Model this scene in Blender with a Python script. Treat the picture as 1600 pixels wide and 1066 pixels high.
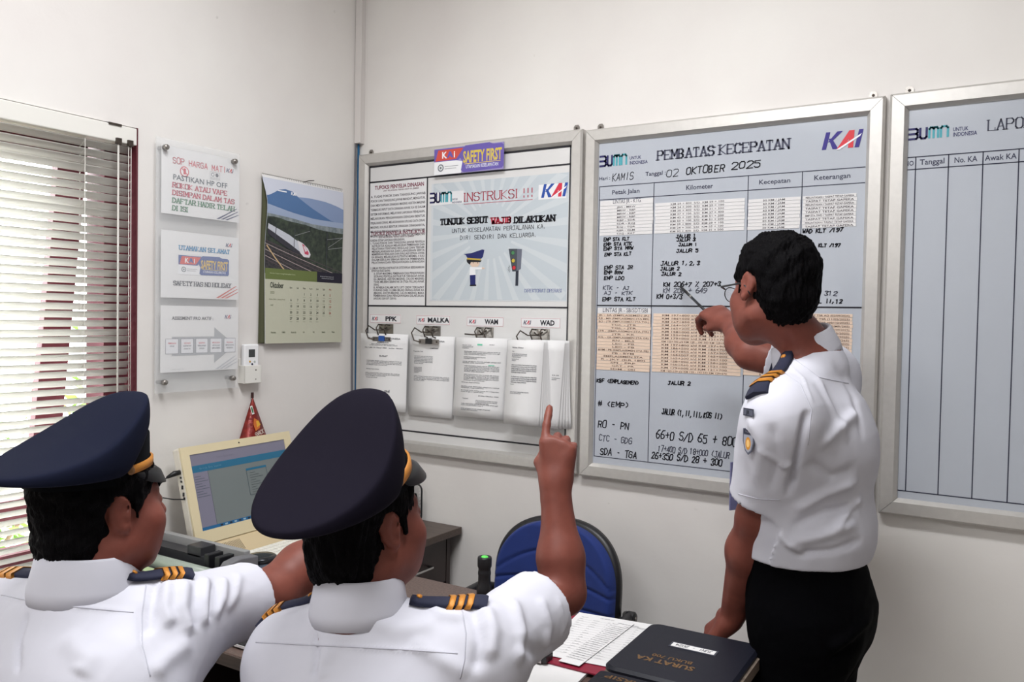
import bpy, bmesh, math, random
import numpy as np
from mathutils import Vector, Matrix

random.seed(7)
rng = np.random.default_rng(7)
for o in list(bpy.data.objects):
    bpy.data.objects.remove(o, do_unlink=True)
SC = bpy.context.scene
COL = SC.collection
PI = math.pi

# ------------------------------------------------------------------ camera
FPX = 1302.56                                  # focal length in pixels of the 1600 px wide frame
CAM = np.array([2.3139, -2.5258, 1.5219])
_y, _p, _r = [math.radians(v) for v in (-31.9087, -1.59253, 1.02164)]
CF = np.array([math.sin(_y)*math.cos(_p), math.cos(_y)*math.cos(_p), math.sin(_p)])
_rt = np.array([math.cos(_y), -math.sin(_y), 0.0]); _up = np.cross(_rt, CF)
CR = math.cos(_r)*_rt + math.sin(_r)*_up
CU = -math.sin(_r)*_rt + math.cos(_r)*_up
cam = bpy.data.cameras.new('camera')
cam.sensor_width = 36.0
cam.lens = 36.0*FPX/1600.0
cam.clip_start = 0.02
camo = bpy.data.objects.new('camera', cam); COL.objects.link(camo)
camo.matrix_world = Matrix(((CR[0], CU[0], -CF[0], CAM[0]), (CR[1], CU[1], -CF[1], CAM[1]),
                            (CR[2], CU[2], -CF[2], CAM[2]), (0, 0, 0, 1)))
SC.camera = camo

# ------------------------------------------------------------------ world, lamps, exposure
SC.view_settings.view_transform = 'Standard'
SC.view_settings.look = 'None'
SC.view_settings.gamma = 1.0
SC.view_settings.use_curve_mapping = False
SC.view_settings.exposure = 0.0
world = bpy.data.worlds.new('overcast sky'); SC.world = world
world.use_nodes = True
_n = world.node_tree.nodes; _l = world.node_tree.links
_bg = _n['Background']
_bg.inputs['Color'].default_value = (0.95, 0.98, 1.0, 1)
_bg.inputs['Strength'].default_value = 11.0
def area_lamp(name, loc, rot, sx, sy, power, color=(0.97, 0.98, 1.0)):
    d = bpy.data.lights.new(name, 'AREA'); d.shape = 'RECTANGLE'; d.size = sx; d.size_y = sy
    d.energy = power; d.color = color
    o = bpy.data.objects.new(name, d); COL.objects.link(o)
    o.location = loc; o.rotation_euler = rot
    return o
# ceiling luminaire by the boards and an added rear fill lamp (their housings are built with the room)
LAMPS = [((1.45, -1.40, 3.10), 45.0), ((1.45, -3.3, 3.10), 40.0)]  # second lamp is unseen, added behind the camera to light the shirt backs
for (lx, ly, lz), pw in LAMPS:
    area_lamp('ceiling_lamp_light', (lx, ly, lz-0.062), (0, 0, 0), 1.2, 0.28, pw)

# ------------------------------------------------------------------ photograph geometry helpers
def ray(x, y): return CF + CR*(x-800)/FPX - CU*(y-533)/FPX
def at(x, y, d): return CAM + ray(x, y)*d
def on_y(x, y, Y): r = ray(x, y); return CAM + r*(Y-CAM[1])/r[1]
def on_x(x, y, X): r = ray(x, y); return CAM + r*(X-CAM[0])/r[0]
def on_z(x, y, Z): r = ray(x, y); return CAM + r*(Z-CAM[2])/r[2]

# ------------------------------------------------------------------ materials
def lin(c):
    return tuple(((v/255)/12.92 if v/255 <= 0.04045 else ((v/255+0.055)/1.055)**2.4) for v in c)
MATS = {}
def mat(name, rgb, rough=0.6, metal=0.0, spec=0.5, noise=0.0, nscale=30.0, bump=0.0, bscale=200.0,
        rgb2=None, sheen=0.0, coat=0.0, trans=0.0, emit=None, estr=0.0, alpha=1.0, sss=0.0, stretch=None, bdist=0.001):
    if name in MATS: return MATS[name]
    m = bpy.data.materials.new(name); m.use_nodes = True
    n = m.node_tree.nodes; l = m.node_tree.links
    b = n['Principled BSDF']; c = lin(rgb)
    b.inputs['Base Color'].default_value = (*c, 1)
    b.inputs['Roughness'].default_value = rough
    b.inputs['Metallic'].default_value = metal
    b.inputs['Specular IOR Level'].default_value = spec
    b.inputs['Sheen Weight'].default_value = sheen
    b.inputs['Coat Weight'].default_value = coat
    b.inputs['Transmission Weight'].default_value = trans
    b.inputs['Alpha'].default_value = alpha
    if sss:
        b.inputs['Subsurface Weight'].default_value = sss
        b.inputs['Subsurface Radius'].default_value = (0.02, 0.008, 0.004)
        b.inputs['Subsurface Scale'].default_value = 0.4
    if emit:
        b.inputs['Emission Color'].default_value = (*lin(emit), 1); b.inputs['Emission Strength'].default_value = estr
    tc = n.new('ShaderNodeTexCoord'); mp = n.new('ShaderNodeMapping')
    l.new(tc.outputs['Object'], mp.inputs['Vector'])
    if stretch: mp.inputs['Scale'].default_value = stretch
    if noise or rgb2:
        t = n.new('ShaderNodeTexNoise'); t.inputs['Scale'].default_value = nscale; t.inputs['Detail'].default_value = 5
        l.new(mp.outputs['Vector'], t.inputs['Vector'])
        r = n.new('ShaderNodeValToRGB'); l.new(t.outputs['Fac'], r.inputs['Fac'])
        r.color_ramp.elements[0].position = 0.3; r.color_ramp.elements[1].position = 0.7
        c2 = lin(rgb2) if rgb2 else tuple(v*(1-noise) for v in c)
        r.color_ramp.elements[0].color = (*c2, 1); r.color_ramp.elements[1].color = (*c, 1)
        l.new(r.outputs['Color'], b.inputs['Base Color'])
    if bump:
        t = n.new('ShaderNodeTexNoise'); t.inputs['Scale'].default_value = bscale; t.inputs['Detail'].default_value = 3
        l.new(mp.outputs['Vector'], t.inputs['Vector'])
        u = n.new('ShaderNodeBump'); u.inputs['Strength'].default_value = bump; u.inputs['Distance'].default_value = bdist
        l.new(t.outputs['Fac'], u.inputs['Height']); l.new(u.outputs['Normal'], b.inputs['Normal'])
    MATS[name] = m
    return m
def flat(rgb, rough=0.55):                     # printed ink or plain plastic of one colour
    return mat('ink_%d_%d_%d' % tuple(rgb), rgb, rough, spec=0.3)

def wall_material():
    m = mat('wall_paint', (226, 222, 218), 0.75, spec=0.25)
    n = m.node_tree.nodes; l = m.node_tree.links; b = n['Principled BSDF']
    tc = n.new('ShaderNodeTexCoord')
    t = n.new('ShaderNodeTexNoise'); t.inputs['Scale'].default_value = 1.6; t.inputs['Detail'].default_value = 6
    l.new(tc.outputs['Object'], t.inputs['Vector'])
    r = n.new('ShaderNodeValToRGB'); r.color_ramp.elements[0].position = 0.35; r.color_ramp.elements[1].position = 0.65
    r.color_ramp.elements[0].color = (*lin((221, 216, 213)), 1); r.color_ramp.elements[1].color = (*lin((229, 226, 222)), 1)
    l.new(t.outputs['Fac'], r.inputs['Fac'])
    # sparse scuffs and old tape spots
    s = n.new('ShaderNodeTexNoise'); s.inputs['Scale'].default_value = 17; s.inputs['Detail'].default_value = 2
    l.new(tc.outputs['Object'], s.inputs['Vector'])
    q = n.new('ShaderNodeValToRGB'); q.color_ramp.elements[0].position = 0.735; q.color_ramp.elements[1].position = 0.79
    q.color_ramp.elements[0].color = (0, 0, 0, 1); q.color_ramp.elements[1].color = (0.45, 0.45, 0.45, 1)
    l.new(s.outputs['Fac'], q.inputs['Fac'])
    mx = n.new('ShaderNodeMix'); mx.data_type = 'RGBA'
    l.new(q.outputs['Color'], mx.inputs[0]); l.new(r.outputs['Color'], mx.inputs[6])
    mx.inputs[7].default_value = (*lin((170, 165, 160)), 1)
    l.new(mx.outputs[2], b.inputs['Base Color'])
    h = n.new('ShaderNodeTexNoise'); h.inputs['Scale'].default_value = 9; h.inputs['Detail'].default_value = 8
    l.new(tc.outputs['Object'], h.inputs['Vector'])
    u = n.new('ShaderNodeBump'); u.inputs['Strength'].default_value = 0.35; u.inputs['Distance'].default_value = 0.006
    l.new(h.outputs['Fac'], u.inputs['Height']); l.new(u.outputs['Normal'], b.inputs['Normal'])
    return m

# ------------------------------------------------------------------ mesh helpers
class MB:
    """collects boxes, tubes, prisms, prints; build() links them as ONE mesh object"""
    def __init__(s): s.v = []; s.f = []; s.m = []; s.mats = []; s.sm = []
    def mi(s, m):
        if m not in s.mats: s.mats.append(m)
        return s.mats.index(m)
    def add(s, vs, fs, m, smooth=False):
        k = len(s.v); s.v += [tuple(float(c) for c in v) for v in vs]; i = s.mi(m)
        for f in fs: s.f.append([k+a for a in f]); s.m.append(i); s.sm.append(smooth)
        return s
    def box(s, lo, hi, m, M=None):
        (x0, y0, z0), (x1, y1, z1) = lo, hi
        vs = [(x0,y0,z0),(x1,y0,z0),(x1,y1,z0),(x0,y1,z0),(x0,y0,z1),(x1,y0,z1),(x1,y1,z1),(x0,y1,z1)]
        if M is not None: vs = [tuple(M @ Vector(v)) for v in vs]
        return s.add(vs, [(0,3,2,1),(4,5,6,7),(0,1,5,4),(1,2,6,5),(2,3,7,6),(3,0,4,7)], m)
    def prism(s, pts, z0, z1, m, M=None, smooth=False, c=0.0):
        """polygon (ccw) extruded z0..z1, optional chamfer c on the upper rim"""
        n = len(pts); P = [Vector((p[0], p[1], 0)) for p in pts]
        vs = [(p[0], p[1], z0) for p in pts]
        if c:
            cx = sum(p[0] for p in pts)/n; cy = sum(p[1] for p in pts)/n
            inn = []
            for i in range(n):
                a = P[i-1]; b = P[i]; d = P[(i+1) % n]
                e1 = (b-a).normalized(); e2 = (d-b).normalized()
                nn = Vector((-(e1.y+e2.y), e1.x+e2.x, 0))
                nn = nn/max(nn.length, 1e-6)
                inn.append((b.x+nn.x*c, b.y+nn.y*c))
            vs += [(p[0], p[1], z1-c) for p in pts] + [(p[0], p[1], z1) for p in inn]
            fs = [tuple(reversed(range(n)))] + [(i, (i+1) % n, n+(i+1) % n, n+i) for i in range(n)]
            fs += [(n+i, n+(i+1) % n, 2*n+(i+1) % n, 2*n+i) for i in range(n)] + [tuple(range(2*n, 3*n))]
        else:
            vs += [(p[0], p[1], z1) for p in pts]
            fs = [tuple(reversed(range(n))), tuple(range(n, 2*n))] + [(i, (i+1) % n, n+(i+1) % n, n+i) for i in range(n)]
        if M is not None: vs = [tuple(M @ Vector(v)) for v in vs]
        return s.add(vs, fs, m, smooth)
    def tube(s, pts, r, m, n=8, closed=False, caps=True, flatn=None):
        """round bar along points; r number or list"""
        P = [Vector(tuple(map(float, p))) for p in pts]; N = len(P)
        rr = r if isinstance(r, (list, tuple)) else [r]*N
        vs = []; ref = None
        for i in range(N):
            if closed: t = P[(i+1) % N]-P[i-1]
            else: t = P[min(i+1, N-1)]-P[max(i-1, 0)]
            if t.length < 1e-9: t = Vector((0, 0, 1))
            t.normalize()
            if ref is None:
                ref = Vector((0, 0, 1)) if abs(t.z) < 0.9 else Vector((1, 0, 0))
            a = (ref - t*ref.dot(t))
            if a.length < 1e-6: a = t.orthogonal()
            a.normalize(); b = t.cross(a); ref = a
            for k in range(n):
                w = 2*PI*k/n
                vs.append(tuple(P[i] + a*(math.cos(w)*rr[i]) + b*(math.sin(w)*rr[i])))
        fs = []
        for i in range(N if closed else N-1):
            j = (i+1) % N
            for k in range(n):
                fs.append((i*n+k, i*n+(k+1) % n, j*n+(k+1) % n, j*n+k))
        if caps and not closed:
            fs.append(tuple(reversed(range(n)))); fs.append(tuple(range((N-1)*n, N*n)))
        return s.add(vs, fs, m, True)
    def lathe(s, prof, c, m, axis=(0, 0, 1), n=24, sx=1.0, sy=1.0):
        """profile [(r, h)...] turned round axis through c"""
        ax = Vector(axis).normalized(); a = ax.orthogonal().normalized(); b = ax.cross(a); c = Vector(tuple(map(float, c)))
        vs = []
        for r, h in prof:
            for k in range(n):
                w = 2*PI*k/n
                vs.append(tuple(c + ax*h + a*(math.cos(w)*r*sx) + b*(math.sin(w)*r*sy)))
        fs = []
        for i in range(len(prof)-1):
            for k in range(n):
                fs.append((i*n+k, i*n+(k+1) % n, (i+1)*n+(k+1) % n, (i+1)*n+k))
        fs.append(tuple(reversed(range(n)))); fs.append(tuple(range((len(prof)-1)*n, len(prof)*n)))
        return s.add(vs, fs, m, True)
    def build(s, name, parent=None, bevel=0.0, solid=0.0, seg=2, world=True):
        me = bpy.data.meshes.new(name)
        me.from_pydata(s.v, [], s.f)
        for m in s.mats: me.materials.append(m)
        me.polygons.foreach_set('material_index', s.m)
        me.polygons.foreach_set('use_smooth', s.sm)
        me.update()
        o = bpy.data.objects.new(name, me); COL.objects.link(o)
        if parent is not None: put_under(o, parent, world)
        if bevel:
            b = o.modifiers.new('bevel', 'BEVEL'); b.width = bevel; b.segments = seg; b.limit_method = 'ANGLE'; b.angle_limit = 0.6
        if solid:
            b = o.modifiers.new('solid', 'SOLIDIFY'); b.thickness = solid
        return o
def put_under(o, parent, world=True):
    o.parent = parent
    if world: o.matrix_parent_inverse = world_of(parent).inverted()
def world_of(o):
    m = o.matrix_basis.copy()
    if o.parent: m = world_of(o.parent) @ o.matrix_parent_inverse @ m
    return m
def tag(o, label=None, cat=None, group=None, kind=None):
    if label: o['label'] = label
    if cat: o['category'] = cat
    if group: o['group'] = group
    if kind: o['kind'] = kind
    return o
def thing(name, label, cat, loc=(0, 0, 0), group=None):
    o = bpy.data.objects.new(name, None); COL.objects.link(o); o.location = tuple(map(float, loc))
    o.empty_display_size = 0.05
    return tag(o, label, cat, group)
def frame(O, U, V, N=None):
    U = Vector(tuple(map(float, U))).normalized(); V = Vector(tuple(map(float, V)))
    V = (V - U*V.dot(U)).normalized(); N = U.cross(V)
    O = Vector(tuple(map(float, O)))
    return Matrix(((U.x, V.x, N.x, O.x), (U.y, V.y, N.y, O.y), (U.z, V.z, N.z, O.z), (0, 0, 0, 1)))

# ------------------------------------------------------------------ lettering
_G = {}
def _curve_mesh(s, off):
    c = bpy.data.curves.new('t', 'FONT'); c.body = s; c.size = 1.0; c.resolution_u = 2; c.offset = off; c.fill_mode = 'FRONT'
    o = bpy.data.objects.new('t', c); COL.objects.link(o)
    dg = bpy.context.evaluated_depsgraph_get(); me = bpy.data.meshes.new_from_object(o.evaluated_get(dg))
    v = [(p.co.x, p.co.y) for p in me.vertices]; f = [tuple(p.vertices) for p in me.polygons]
    bpy.data.objects.remove(o); bpy.data.curves.remove(c); bpy.data.meshes.remove(me)
    return v, f
def glyph(ch, bold):
    k = (ch, bold)
    if k not in _G:
        v, f = _curve_mesh(ch, bold) if ch != ' ' else ([], [])
        a, _ = _curve_mesh('|'+ch+'|', 0); b, _ = _curve_mesh('||', 0)
        adv = (max(p[0] for p in a)-min(p[0] for p in a)) - (max(p[0] for p in b)-min(p[0] for p in b))
        _G[k] = (v, f, adv)
    return _G[k]
# strokes of a plain pen alphabet on a 4 x 6 grid (x, y pairs, strokes split by spaces)
PEN = {'A':'00 26 40|12 32','B':'00 06 26 35 34 23 03|23 32 31 20 00','C':'45 36 16 05 01 10 30 41','D':'00 06 26 44 42 20 00',
'E':'40 00 06 46|03 33','F':'00 06 46|03 33','G':'45 36 16 05 01 10 30 41 43 23','H':'00 06|40 46|03 43','I':'20 26','J':'01 10 20 31 36|16 46',
'K':'00 06|46 03 40','L':'06 00 40','M':'00 06 22 46 40','N':'00 06 40 46','O':'10 01 05 16 36 45 41 30 10','P':'00 06 36 45 44 33 03',
'Q':'10 01 05 16 36 45 41 30 10|22 40','R':'00 06 36 45 44 33 03|23 40','S':'45 36 16 05 04 13 33 42 41 30 10 01','T':'20 26|06 46',
'U':'06 01 10 30 41 46','V':'06 20 46','W':'06 10 23 30 46','X':'00 46|06 40','Y':'06 23 46|23 20','Z':'06 46 00 40',
'0':'10 01 05 16 36 45 41 30 10','1':'05 16 10','2':'05 16 36 45 44 00 40','3':'05 16 36 45 34 23|23 32 41 30 10 01','4':'30 36 02 42',
'5':'46 06 04 34 43 41 30 10 01','6':'46 26 03 01 10 30 41 42 33 03','7':'06 46 10','8':'13 04 05 16 36 45 44 33 13 02 01 10 30 41 42 33',
'9':'00 20 43 45 36 16 05 04 13 43','-':'13 33','+':'03 43|21 25','/':'00 46','.':'10 11','(':'36 14 12 30','>':'05 43 01','<':'45 03 41',
')':'16 34 32 10',',':'11 0-','=':'02 42|04 44','#':'10 16|30 36|02 42|04 44','!':'23 26|20 21','%':'00 46|06 16|30 40', "'":'24 26', ':':'21 22|23 24'}
def pen_strokes(ch):
    out = []
    for st in PEN.get(ch, '').split('|'):
        pts = []
        for t in st.split():
            pts.append((int(t[0])/6.0, (-1 if t[1] == '-' else int(t[1]))/6.0))
        if len(pts) > 1: out.append(pts)
    return out
class Print:
    """flat ink on a sheet lying in frame M (x right, y up, z off the sheet)"""
    def __init__(s, M, lift=0.0006): s.M = M; s.mb = MB(); s.z = lift
    def _add(s, vs, fs, m, z=0.0): s.mb.add([tuple(s.M @ Vector((x, y, s.z+z))) for x, y in vs], fs, m)
    def poly(s, pts, rgb, z=0.0): s._add(pts, [tuple(range(len(pts)))], flat(rgb) if isinstance(rgb, tuple) else rgb, z); return s
    def rect(s, x0, y0, x1, y1, rgb, z=0.0): return s.poly([(x0, y0), (x1, y0), (x1, y1), (x0, y1)], rgb, z)
    def outline(s, x0, y0, x1, y1, w, rgb, z=0.0):
        s.rect(x0, y0, x1, y0+w, rgb, z); s.rect(x0, y1-w, x1, y1, rgb, z)
        s.rect(x0, y0+w, x0+w, y1-w, rgb, z); s.rect(x1-w, y0+w, x1, y1-w, rgb, z); return s
    def disc(s, x, y, r, rgb, z=0.0, n=20, ry=None):
        return s.poly([(x+r*math.cos(2*PI*i/n), y+(ry or r)*math.sin(2*PI*i/n)) for i in range(n)], rgb, z)
    def line(s, pts, w, rgb, z=0.0):
        m = flat(rgb) if isinstance(rgb, tuple) else rgb
        for (ax, ay), (bx, by) in zip(pts[:-1], pts[1:]):
            d = math.hypot(bx-ax, by-ay)
            if d < 1e-7: continue
            ux, uy = (bx-ax)/d, (by-ay)/d; e = w*0.35
            ax2, ay2, bx2, by2 = ax-ux*e, ay-uy*e, bx+ux*e, by+uy*e; nx, ny = -uy*w/2, ux*w/2
            s._add([(ax2-nx, ay2-ny), (bx2-nx, by2-ny), (bx2+nx, by2+ny), (ax2+nx, ay2+ny)], [(0, 1, 2, 3)], m, z)
        return s
    def text(s, t, x, y, h, rgb, x1=None, bold=0.0, align='l', slant=0.0, z=0.0, xs=1.0, track=0.0):
        """sans print: cap height h, baseline y; squeezed to end at x1 if given"""
        m = flat(rgb); sc = h/0.70; L = 0; seq = []
        for ch in t:
            v, f, a = glyph(ch, bold); seq.append((v, f, L)); L += a+track
        kx = sc*xs
        if x1 is not None and L > 0: kx = (x1-x)/L
        if align == 'c': x = x-L*kx/2
        if align == 'r': x = x-L*kx
        for v, f, o in seq:
            if f: s._add([(x+(p[0]+o)*kx+slant*p[1]*sc, y+p[1]*sc) for p in v], f, m, z)
        return s
    def pen(s, t, x, y, h, rgb, x1=None, w=None, jit=0.05, slant=0.12, z=0.0):
        """hand lettering drawn with a marker"""
        w = w or h*0.13; L = len(t); stp = h*0.86
        if x1 is not None and L: stp = (x1-x)/L
        k = stp*0.74/(4/6)
        for i, ch in enumerate(t):
            dy = random.uniform(-1, 1)*h*jit; sc = random.uniform(0.92, 1.06)
            for st in pen_strokes(ch):
                pts = []
                for a, b in st:
                    a += random.uniform(-jit, jit)*0.6; b += random.uniform(-jit, jit)*0.6
                    pts.append((x+i*stp+a*k*sc+slant*b*h, y+dy+b*h*sc))
                s.line(pts, w, rgb, z)
        return s
    def serif(s, t, x, y, h, rgb, x1=None, w=None, z=0.0, thin=0.55, stencil=False):
        """roman capitals: thick and thin strokes closed by slab serifs"""
        w = w or h*0.17; L = sum(0.55 if c in ' !.,' else (0.5 if c == 'I' else 1.0) for c in t); stp = h*0.95
        if x1 is not None: stp = (x1-x)/L
        cx = x
        for ch in t:
            adv = 0.55 if ch in ' !.,' else (0.5 if ch == 'I' else 1.0); k = stp*0.76/(4/6)
            off = -stp*0.28 if ch in 'I!' else 0
            for st in pen_strokes(ch):
                pts = [(cx+off+a*k, y+b*h) for a, b in st]
                for p, q in zip(pts[:-1], pts[1:]):
                    vert = abs(q[1]-p[1]) > abs(q[0]-p[0])*0.8
                    s.line([p, q], w if vert else w*thin, rgb, z)
                if ch not in '!.,':
                    for e, o in ((pts[0], pts[1]), (pts[-1], pts[-2])):
                        if abs(e[1]-o[1]) > abs(e[0]-o[0])*0.8 and (abs(e[1]-y) < 1e-6 or abs(e[1]-y-h) < h*0.2):
                            s.line([(e[0]-w*0.95, e[1]), (e[0]+w*0.95, e[1])], w*0.5, rgb, z)
            if ch in 'TEFLZ':
                for st in pen_strokes(ch):
                    for e in (st[0], st[-1]):
                        if abs(st[0][1]-st[-1][1]) < 1e-6 or ch in 'EFLZ':
                            if abs(e[1]-0.5) > 0.4 and (e[0] > 0.3 or ch == 'T') and not (ch == 'F' and e[1] < 0.1):
                                dy = -h*0.24 if e[1] > 0.5 else h*0.24
                                s.line([(cx+off+e[0]*k, y+e[1]*h), (cx+off+e[0]*k, y+e[1]*h+dy)], w*0.5, rgb, z)
            if stencil and ch != ' ': s.rect(cx+stp*0.02, y+h*0.46, cx+stp*0.74, y+h*0.52, stencil, z+0.0002)
            cx += adv*stp
        return s
    def build(s, name, parent, world=True): return s.mb.build(name, parent, world=world)

# ================================================================== THE ROOM
WALL = wall_material()
ALU = mat('anodised_aluminium', (205, 202, 198), 0.42, metal=0.55, noise=0.06, nscale=60, bump=0.15, bscale=300)
ALU2 = mat('aluminium_edge', (150, 148, 147), 0.4, metal=0.7)
MAROON = mat('maroon_paint', (92, 34, 44), 0.45, noise=0.12, nscale=20)
WHITEPL = mat('white_plastic', (228, 226, 220), 0.4)
PAPER = mat('paper', (232, 231, 231), 0.7, noise=0.02, nscale=12)
BLACKTAPE = mat('black_tape', (24, 23, 32), 0.5)
STEEL = mat('steel', (165, 160, 155), 0.3, metal=0.9, noise=0.25, nscale=40)
DARKSTEEL = mat('dark_steel', (90, 82, 76), 0.38, metal=0.85, noise=0.3, nscale=80)
BLACKPL = mat('black_plastic', (22, 22, 26), 0.42, bump=0.1, bscale=500)
XR, YR, ZC = 4.6, -4.4, 3.2
WY0, WY1, WZ0, WZ1 = -2.25, -0.975, 0.79, 2.075        # window opening in the left wall

def struct(o): o['kind'] = 'structure'; return o
m = MB(); m.box((-0.15, YR, 0), (0, WY0, ZC), WALL); m.box((-0.15, WY1, 0), (0, 0.15, ZC), WALL)
m.box((-0.15, WY0, 0), (0, WY1, WZ0), WALL); m.box((-0.15, WY0, WZ1), (0, WY1, ZC), WALL)
struct(m.build('wall_left'))
struct(MB().box((0, 0, 0), (XR+0.15, 0.15, ZC), WALL).build('wall_front'))
struct(MB().box((XR, YR, 0), (XR+0.15, 0, ZC), WALL).build('wall_right'))
struct(MB().box((-0.15, YR-0.15, 0), (XR+0.15, YR, ZC), WALL).build('wall_rear'))
CEILM = mat('ceiling_paint', (225, 224, 220), 0.8, spec=0.2)
struct(MB().box((-0.15, YR-0.15, ZC), (XR+0.15, 0.15, ZC+0.1), CEILM).build('ceiling'))
FLOORM = mat('floor_grout', (120, 116, 110), 0.7)
fl = struct(MB().box((-0.15, YR-0.15, -0.1), (XR+0.15, 0.15, -0.006), FLOORM).build('floor'))
TILE = mat('floor_tile', (128, 120, 110), 0.25, noise=0.08, nscale=5)
tm = MB().box((0.002, 0.002, 0), (0.398, 0.398, 0.006), TILE)
t0 = None
for i in range(11):
    for j in range(11):
        if t0 is None:
            t0 = tm.build('tile', fl); t = t0
        else:
            t = t0.copy(); COL.objects.link(t)
        t.location = (0.05+i*0.4, -0.4-j*0.4+0.0, -0.006)
for (lx, ly, lz), pw in LAMPS:
    L = thing('ceiling_lamp', 'white fluorescent ceiling luminaire ' + ('above the notice boards' if ly > -2 else 'added unseen over the rear of the office to light the men from behind'), 'lamp', (lx, ly, ZC), 'ceiling lamps')
    MB().box((lx-0.64, ly-0.16, ZC-0.10), (lx+0.64, ly+0.16, ZC), WHITEPL).build('housing', L, bevel=0.01)
    EM = mat('lamp_diffuser', (255, 250, 240), 0.5, emit=(255, 250, 240), estr=2.0)
    MB().box((lx-0.61, ly-0.13, ZC-0.112), (lx+0.61, ly+0.13, ZC-0.10), EM).build('diffuser', L)

# ---- cable trunking in the corner
t = thing('cable_trunking', 'white plastic cable trunking running down the room corner from the ceiling', 'trunking', (0, 0, 2.2))
TR = mat('trunking_plastic', (214, 209, 206), 0.5)
MB().box((0.0, -0.026, 2.205), (0.030, 0.0, ZC), TR).build('duct', t, bevel=0.002)
MB().box((0.004, -0.031, 2.205), (0.035, -0.026, ZC), TR).build('cover', t, bevel=0.001)
BLUEC = mat('blue_cable', (32, 92, 135), 0.5)
tag(MB().tube([(0.010, -0.012, 2.22), (0.010, -0.012, 2.0), (0.009, -0.010, 1.3), (0.009, -0.006, 0.9), (0.009, -0.006, 0.03)], 0.0045, BLUEC).build('network_cable'),
    'blue network cable dropping from the corner trunking behind the notice board', 'cable')
GREYC = mat('grey_cable', (110, 108, 112), 0.5)
tag(MB().tube([(0.006, -0.024, 2.203), (0.005, -0.026, 1.9), (0.006, -0.034, 1.5), (0.005, -0.028, 1.2), (0.006, -0.026, 0.9), (0.006, -0.026, 0.76)], 0.004, GREYC).build('grey_cable'),
    'thin grey cable hanging loosely beside the blue network cable in the corner', 'cable')

# ---- window with tilted-out sash and venetian blind
win = thing('window_1', None, None, (0, WY1, WZ0)); win['kind'] = 'structure'
m = MB()
for a, b in (((-0.14, WY1-0.075, WZ0), (-0.050, WY1, WZ1)), ((-0.14, WY0, WZ0), (-0.05, WY0+0.06, WZ1)),
             ((-0.14, WY0, WZ1-0.05), (-0.05, WY1, WZ1)), ((-0.14, WY0, WZ0), (-0.05, WY1, WZ0+0.055))):
    m.box(a, b, MAROON)
m.box((-0.05, WY1-0.006, WZ0), (0.003, WY1, WZ1), MAROON)
m.build('frame', win)
GLASS = mat('window_glass', (245, 250, 250), 0.02, trans=1.0, spec=0.5, alpha=0.25)
m = MB(); SY0, SY1, SH = WY0+0.07, WY1-0.10, WZ1-WZ0-0.12
for a, b in (((-0.035, SY1-0.085, -SH), (0, SY1, 0)), ((-0.035, SY0, -SH), (0, SY0+0.07, 0)),
             ((-0.035, SY0, -0.07), (0, SY1, 0)), ((-0.035, SY0, -SH), (0, SY1, -SH+0.08))):
    m.box(a, b, MAROON)
sash = m.build('sash', win, world=False); sash.matrix_parent_inverse = world_of(win).inverted()
sash.location = (-0.09, 0, WZ1-0.055); sash.rotation_euler = (0, math.radians(9), 0)
pane = MB().box((-0.02, SY0+0.06, -SH+0.07), (-0.016, SY1-0.08, -0.06), GLASS).build('pane', sash, world=False)

bl = thing('venetian_blind', 'white aluminium venetian blind with half open slats over the left wall window', 'blind', (0, -1.6, WZ1))
SLAT = mat('slat_white', (232, 230, 224), 0.42, spec=0.4)
_b = SLAT.node_tree.nodes['Principled BSDF']; _t = SLAT.node_tree.nodes.new('ShaderNodeBsdfTranslucent'); _x = SLAT.node_tree.nodes.new('ShaderNodeMixShader')
_t.inputs['Color'].default_value = (0.9, 0.9, 0.86, 1); _x.inputs[0].default_value = 0.32
SLAT.node_tree.links.new(_b.outputs[0], _x.inputs[1]); SLAT.node_tree.links.new(_t.outputs[0], _x.inputs[2])
SLAT.node_tree.links.new(_x.outputs[0], [n for n in SLAT.node_tree.nodes if n.type == 'OUTPUT_MATERIAL'][0].inputs['Surface'])
BY0, BY1 = -2.24, -0.992
MB().box((-0.034, WY0+0.01, WZ1-0.055), (0.010, WY1-0.008, WZ1-0.004), WHITEPL).build('headrail', bl, bevel=0.003)
nsl, pitch = 49, 0.0247
sm = MB(); tilt = math.radians(50); K = 5
vs = []
for e in (0, 1):
    for i in range(K+1):
        s = (i/K-0.5)*0.025; cr = 0.0022*(1-(2*i/K-1)**2)
        # inner edge up, outer edge down
        vs.append((s*math.cos(tilt)-cr*math.sin(tilt), (BY0, BY1)[e], s*math.sin(tilt)+cr*math.cos(tilt)))
sm.add(vs, [(i, i+1, K+2+i, K+1+i) for i in range(K)], SLAT, True)
s0 = None
for i in range(nsl):
    z = WZ1-0.072-i*pitch
    if s0 is None: s0 = sm.build('slat', bl, solid=0.0004, world=False); s = s0
    else:
        s = s0.copy(); COL.objects.link(s)
    s.matrix_parent_inverse = world_of(bl).inverted()
    s.location = (-0.014, random.uniform(-1, 1)*0.0008, z); s.rotation_euler = (random.uniform(-1, 1)*0.002, random.uniform(-1, 1)*0.02, 0)
zb = WZ1-0.072-nsl*pitch
CORD = mat('blind_cord', (218, 215, 208), 0.7)
for yy in (-1.14, -1.62, -2.05):
    m = MB()
    for dx in (-0.026, 0.001):
        m.tube([(dx, yy, WZ1-0.05), (dx, yy, zb)], 0.0009, CORD, n=5)
    for i in range(nsl):
        z = WZ1-0.072-i*pitch
        m.tube([(-0.026, yy, z-0.014), (0.001, yy, z+0.008)], 0.0005, CORD, n=4)
    m.build('ladder_cord', bl)
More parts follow.
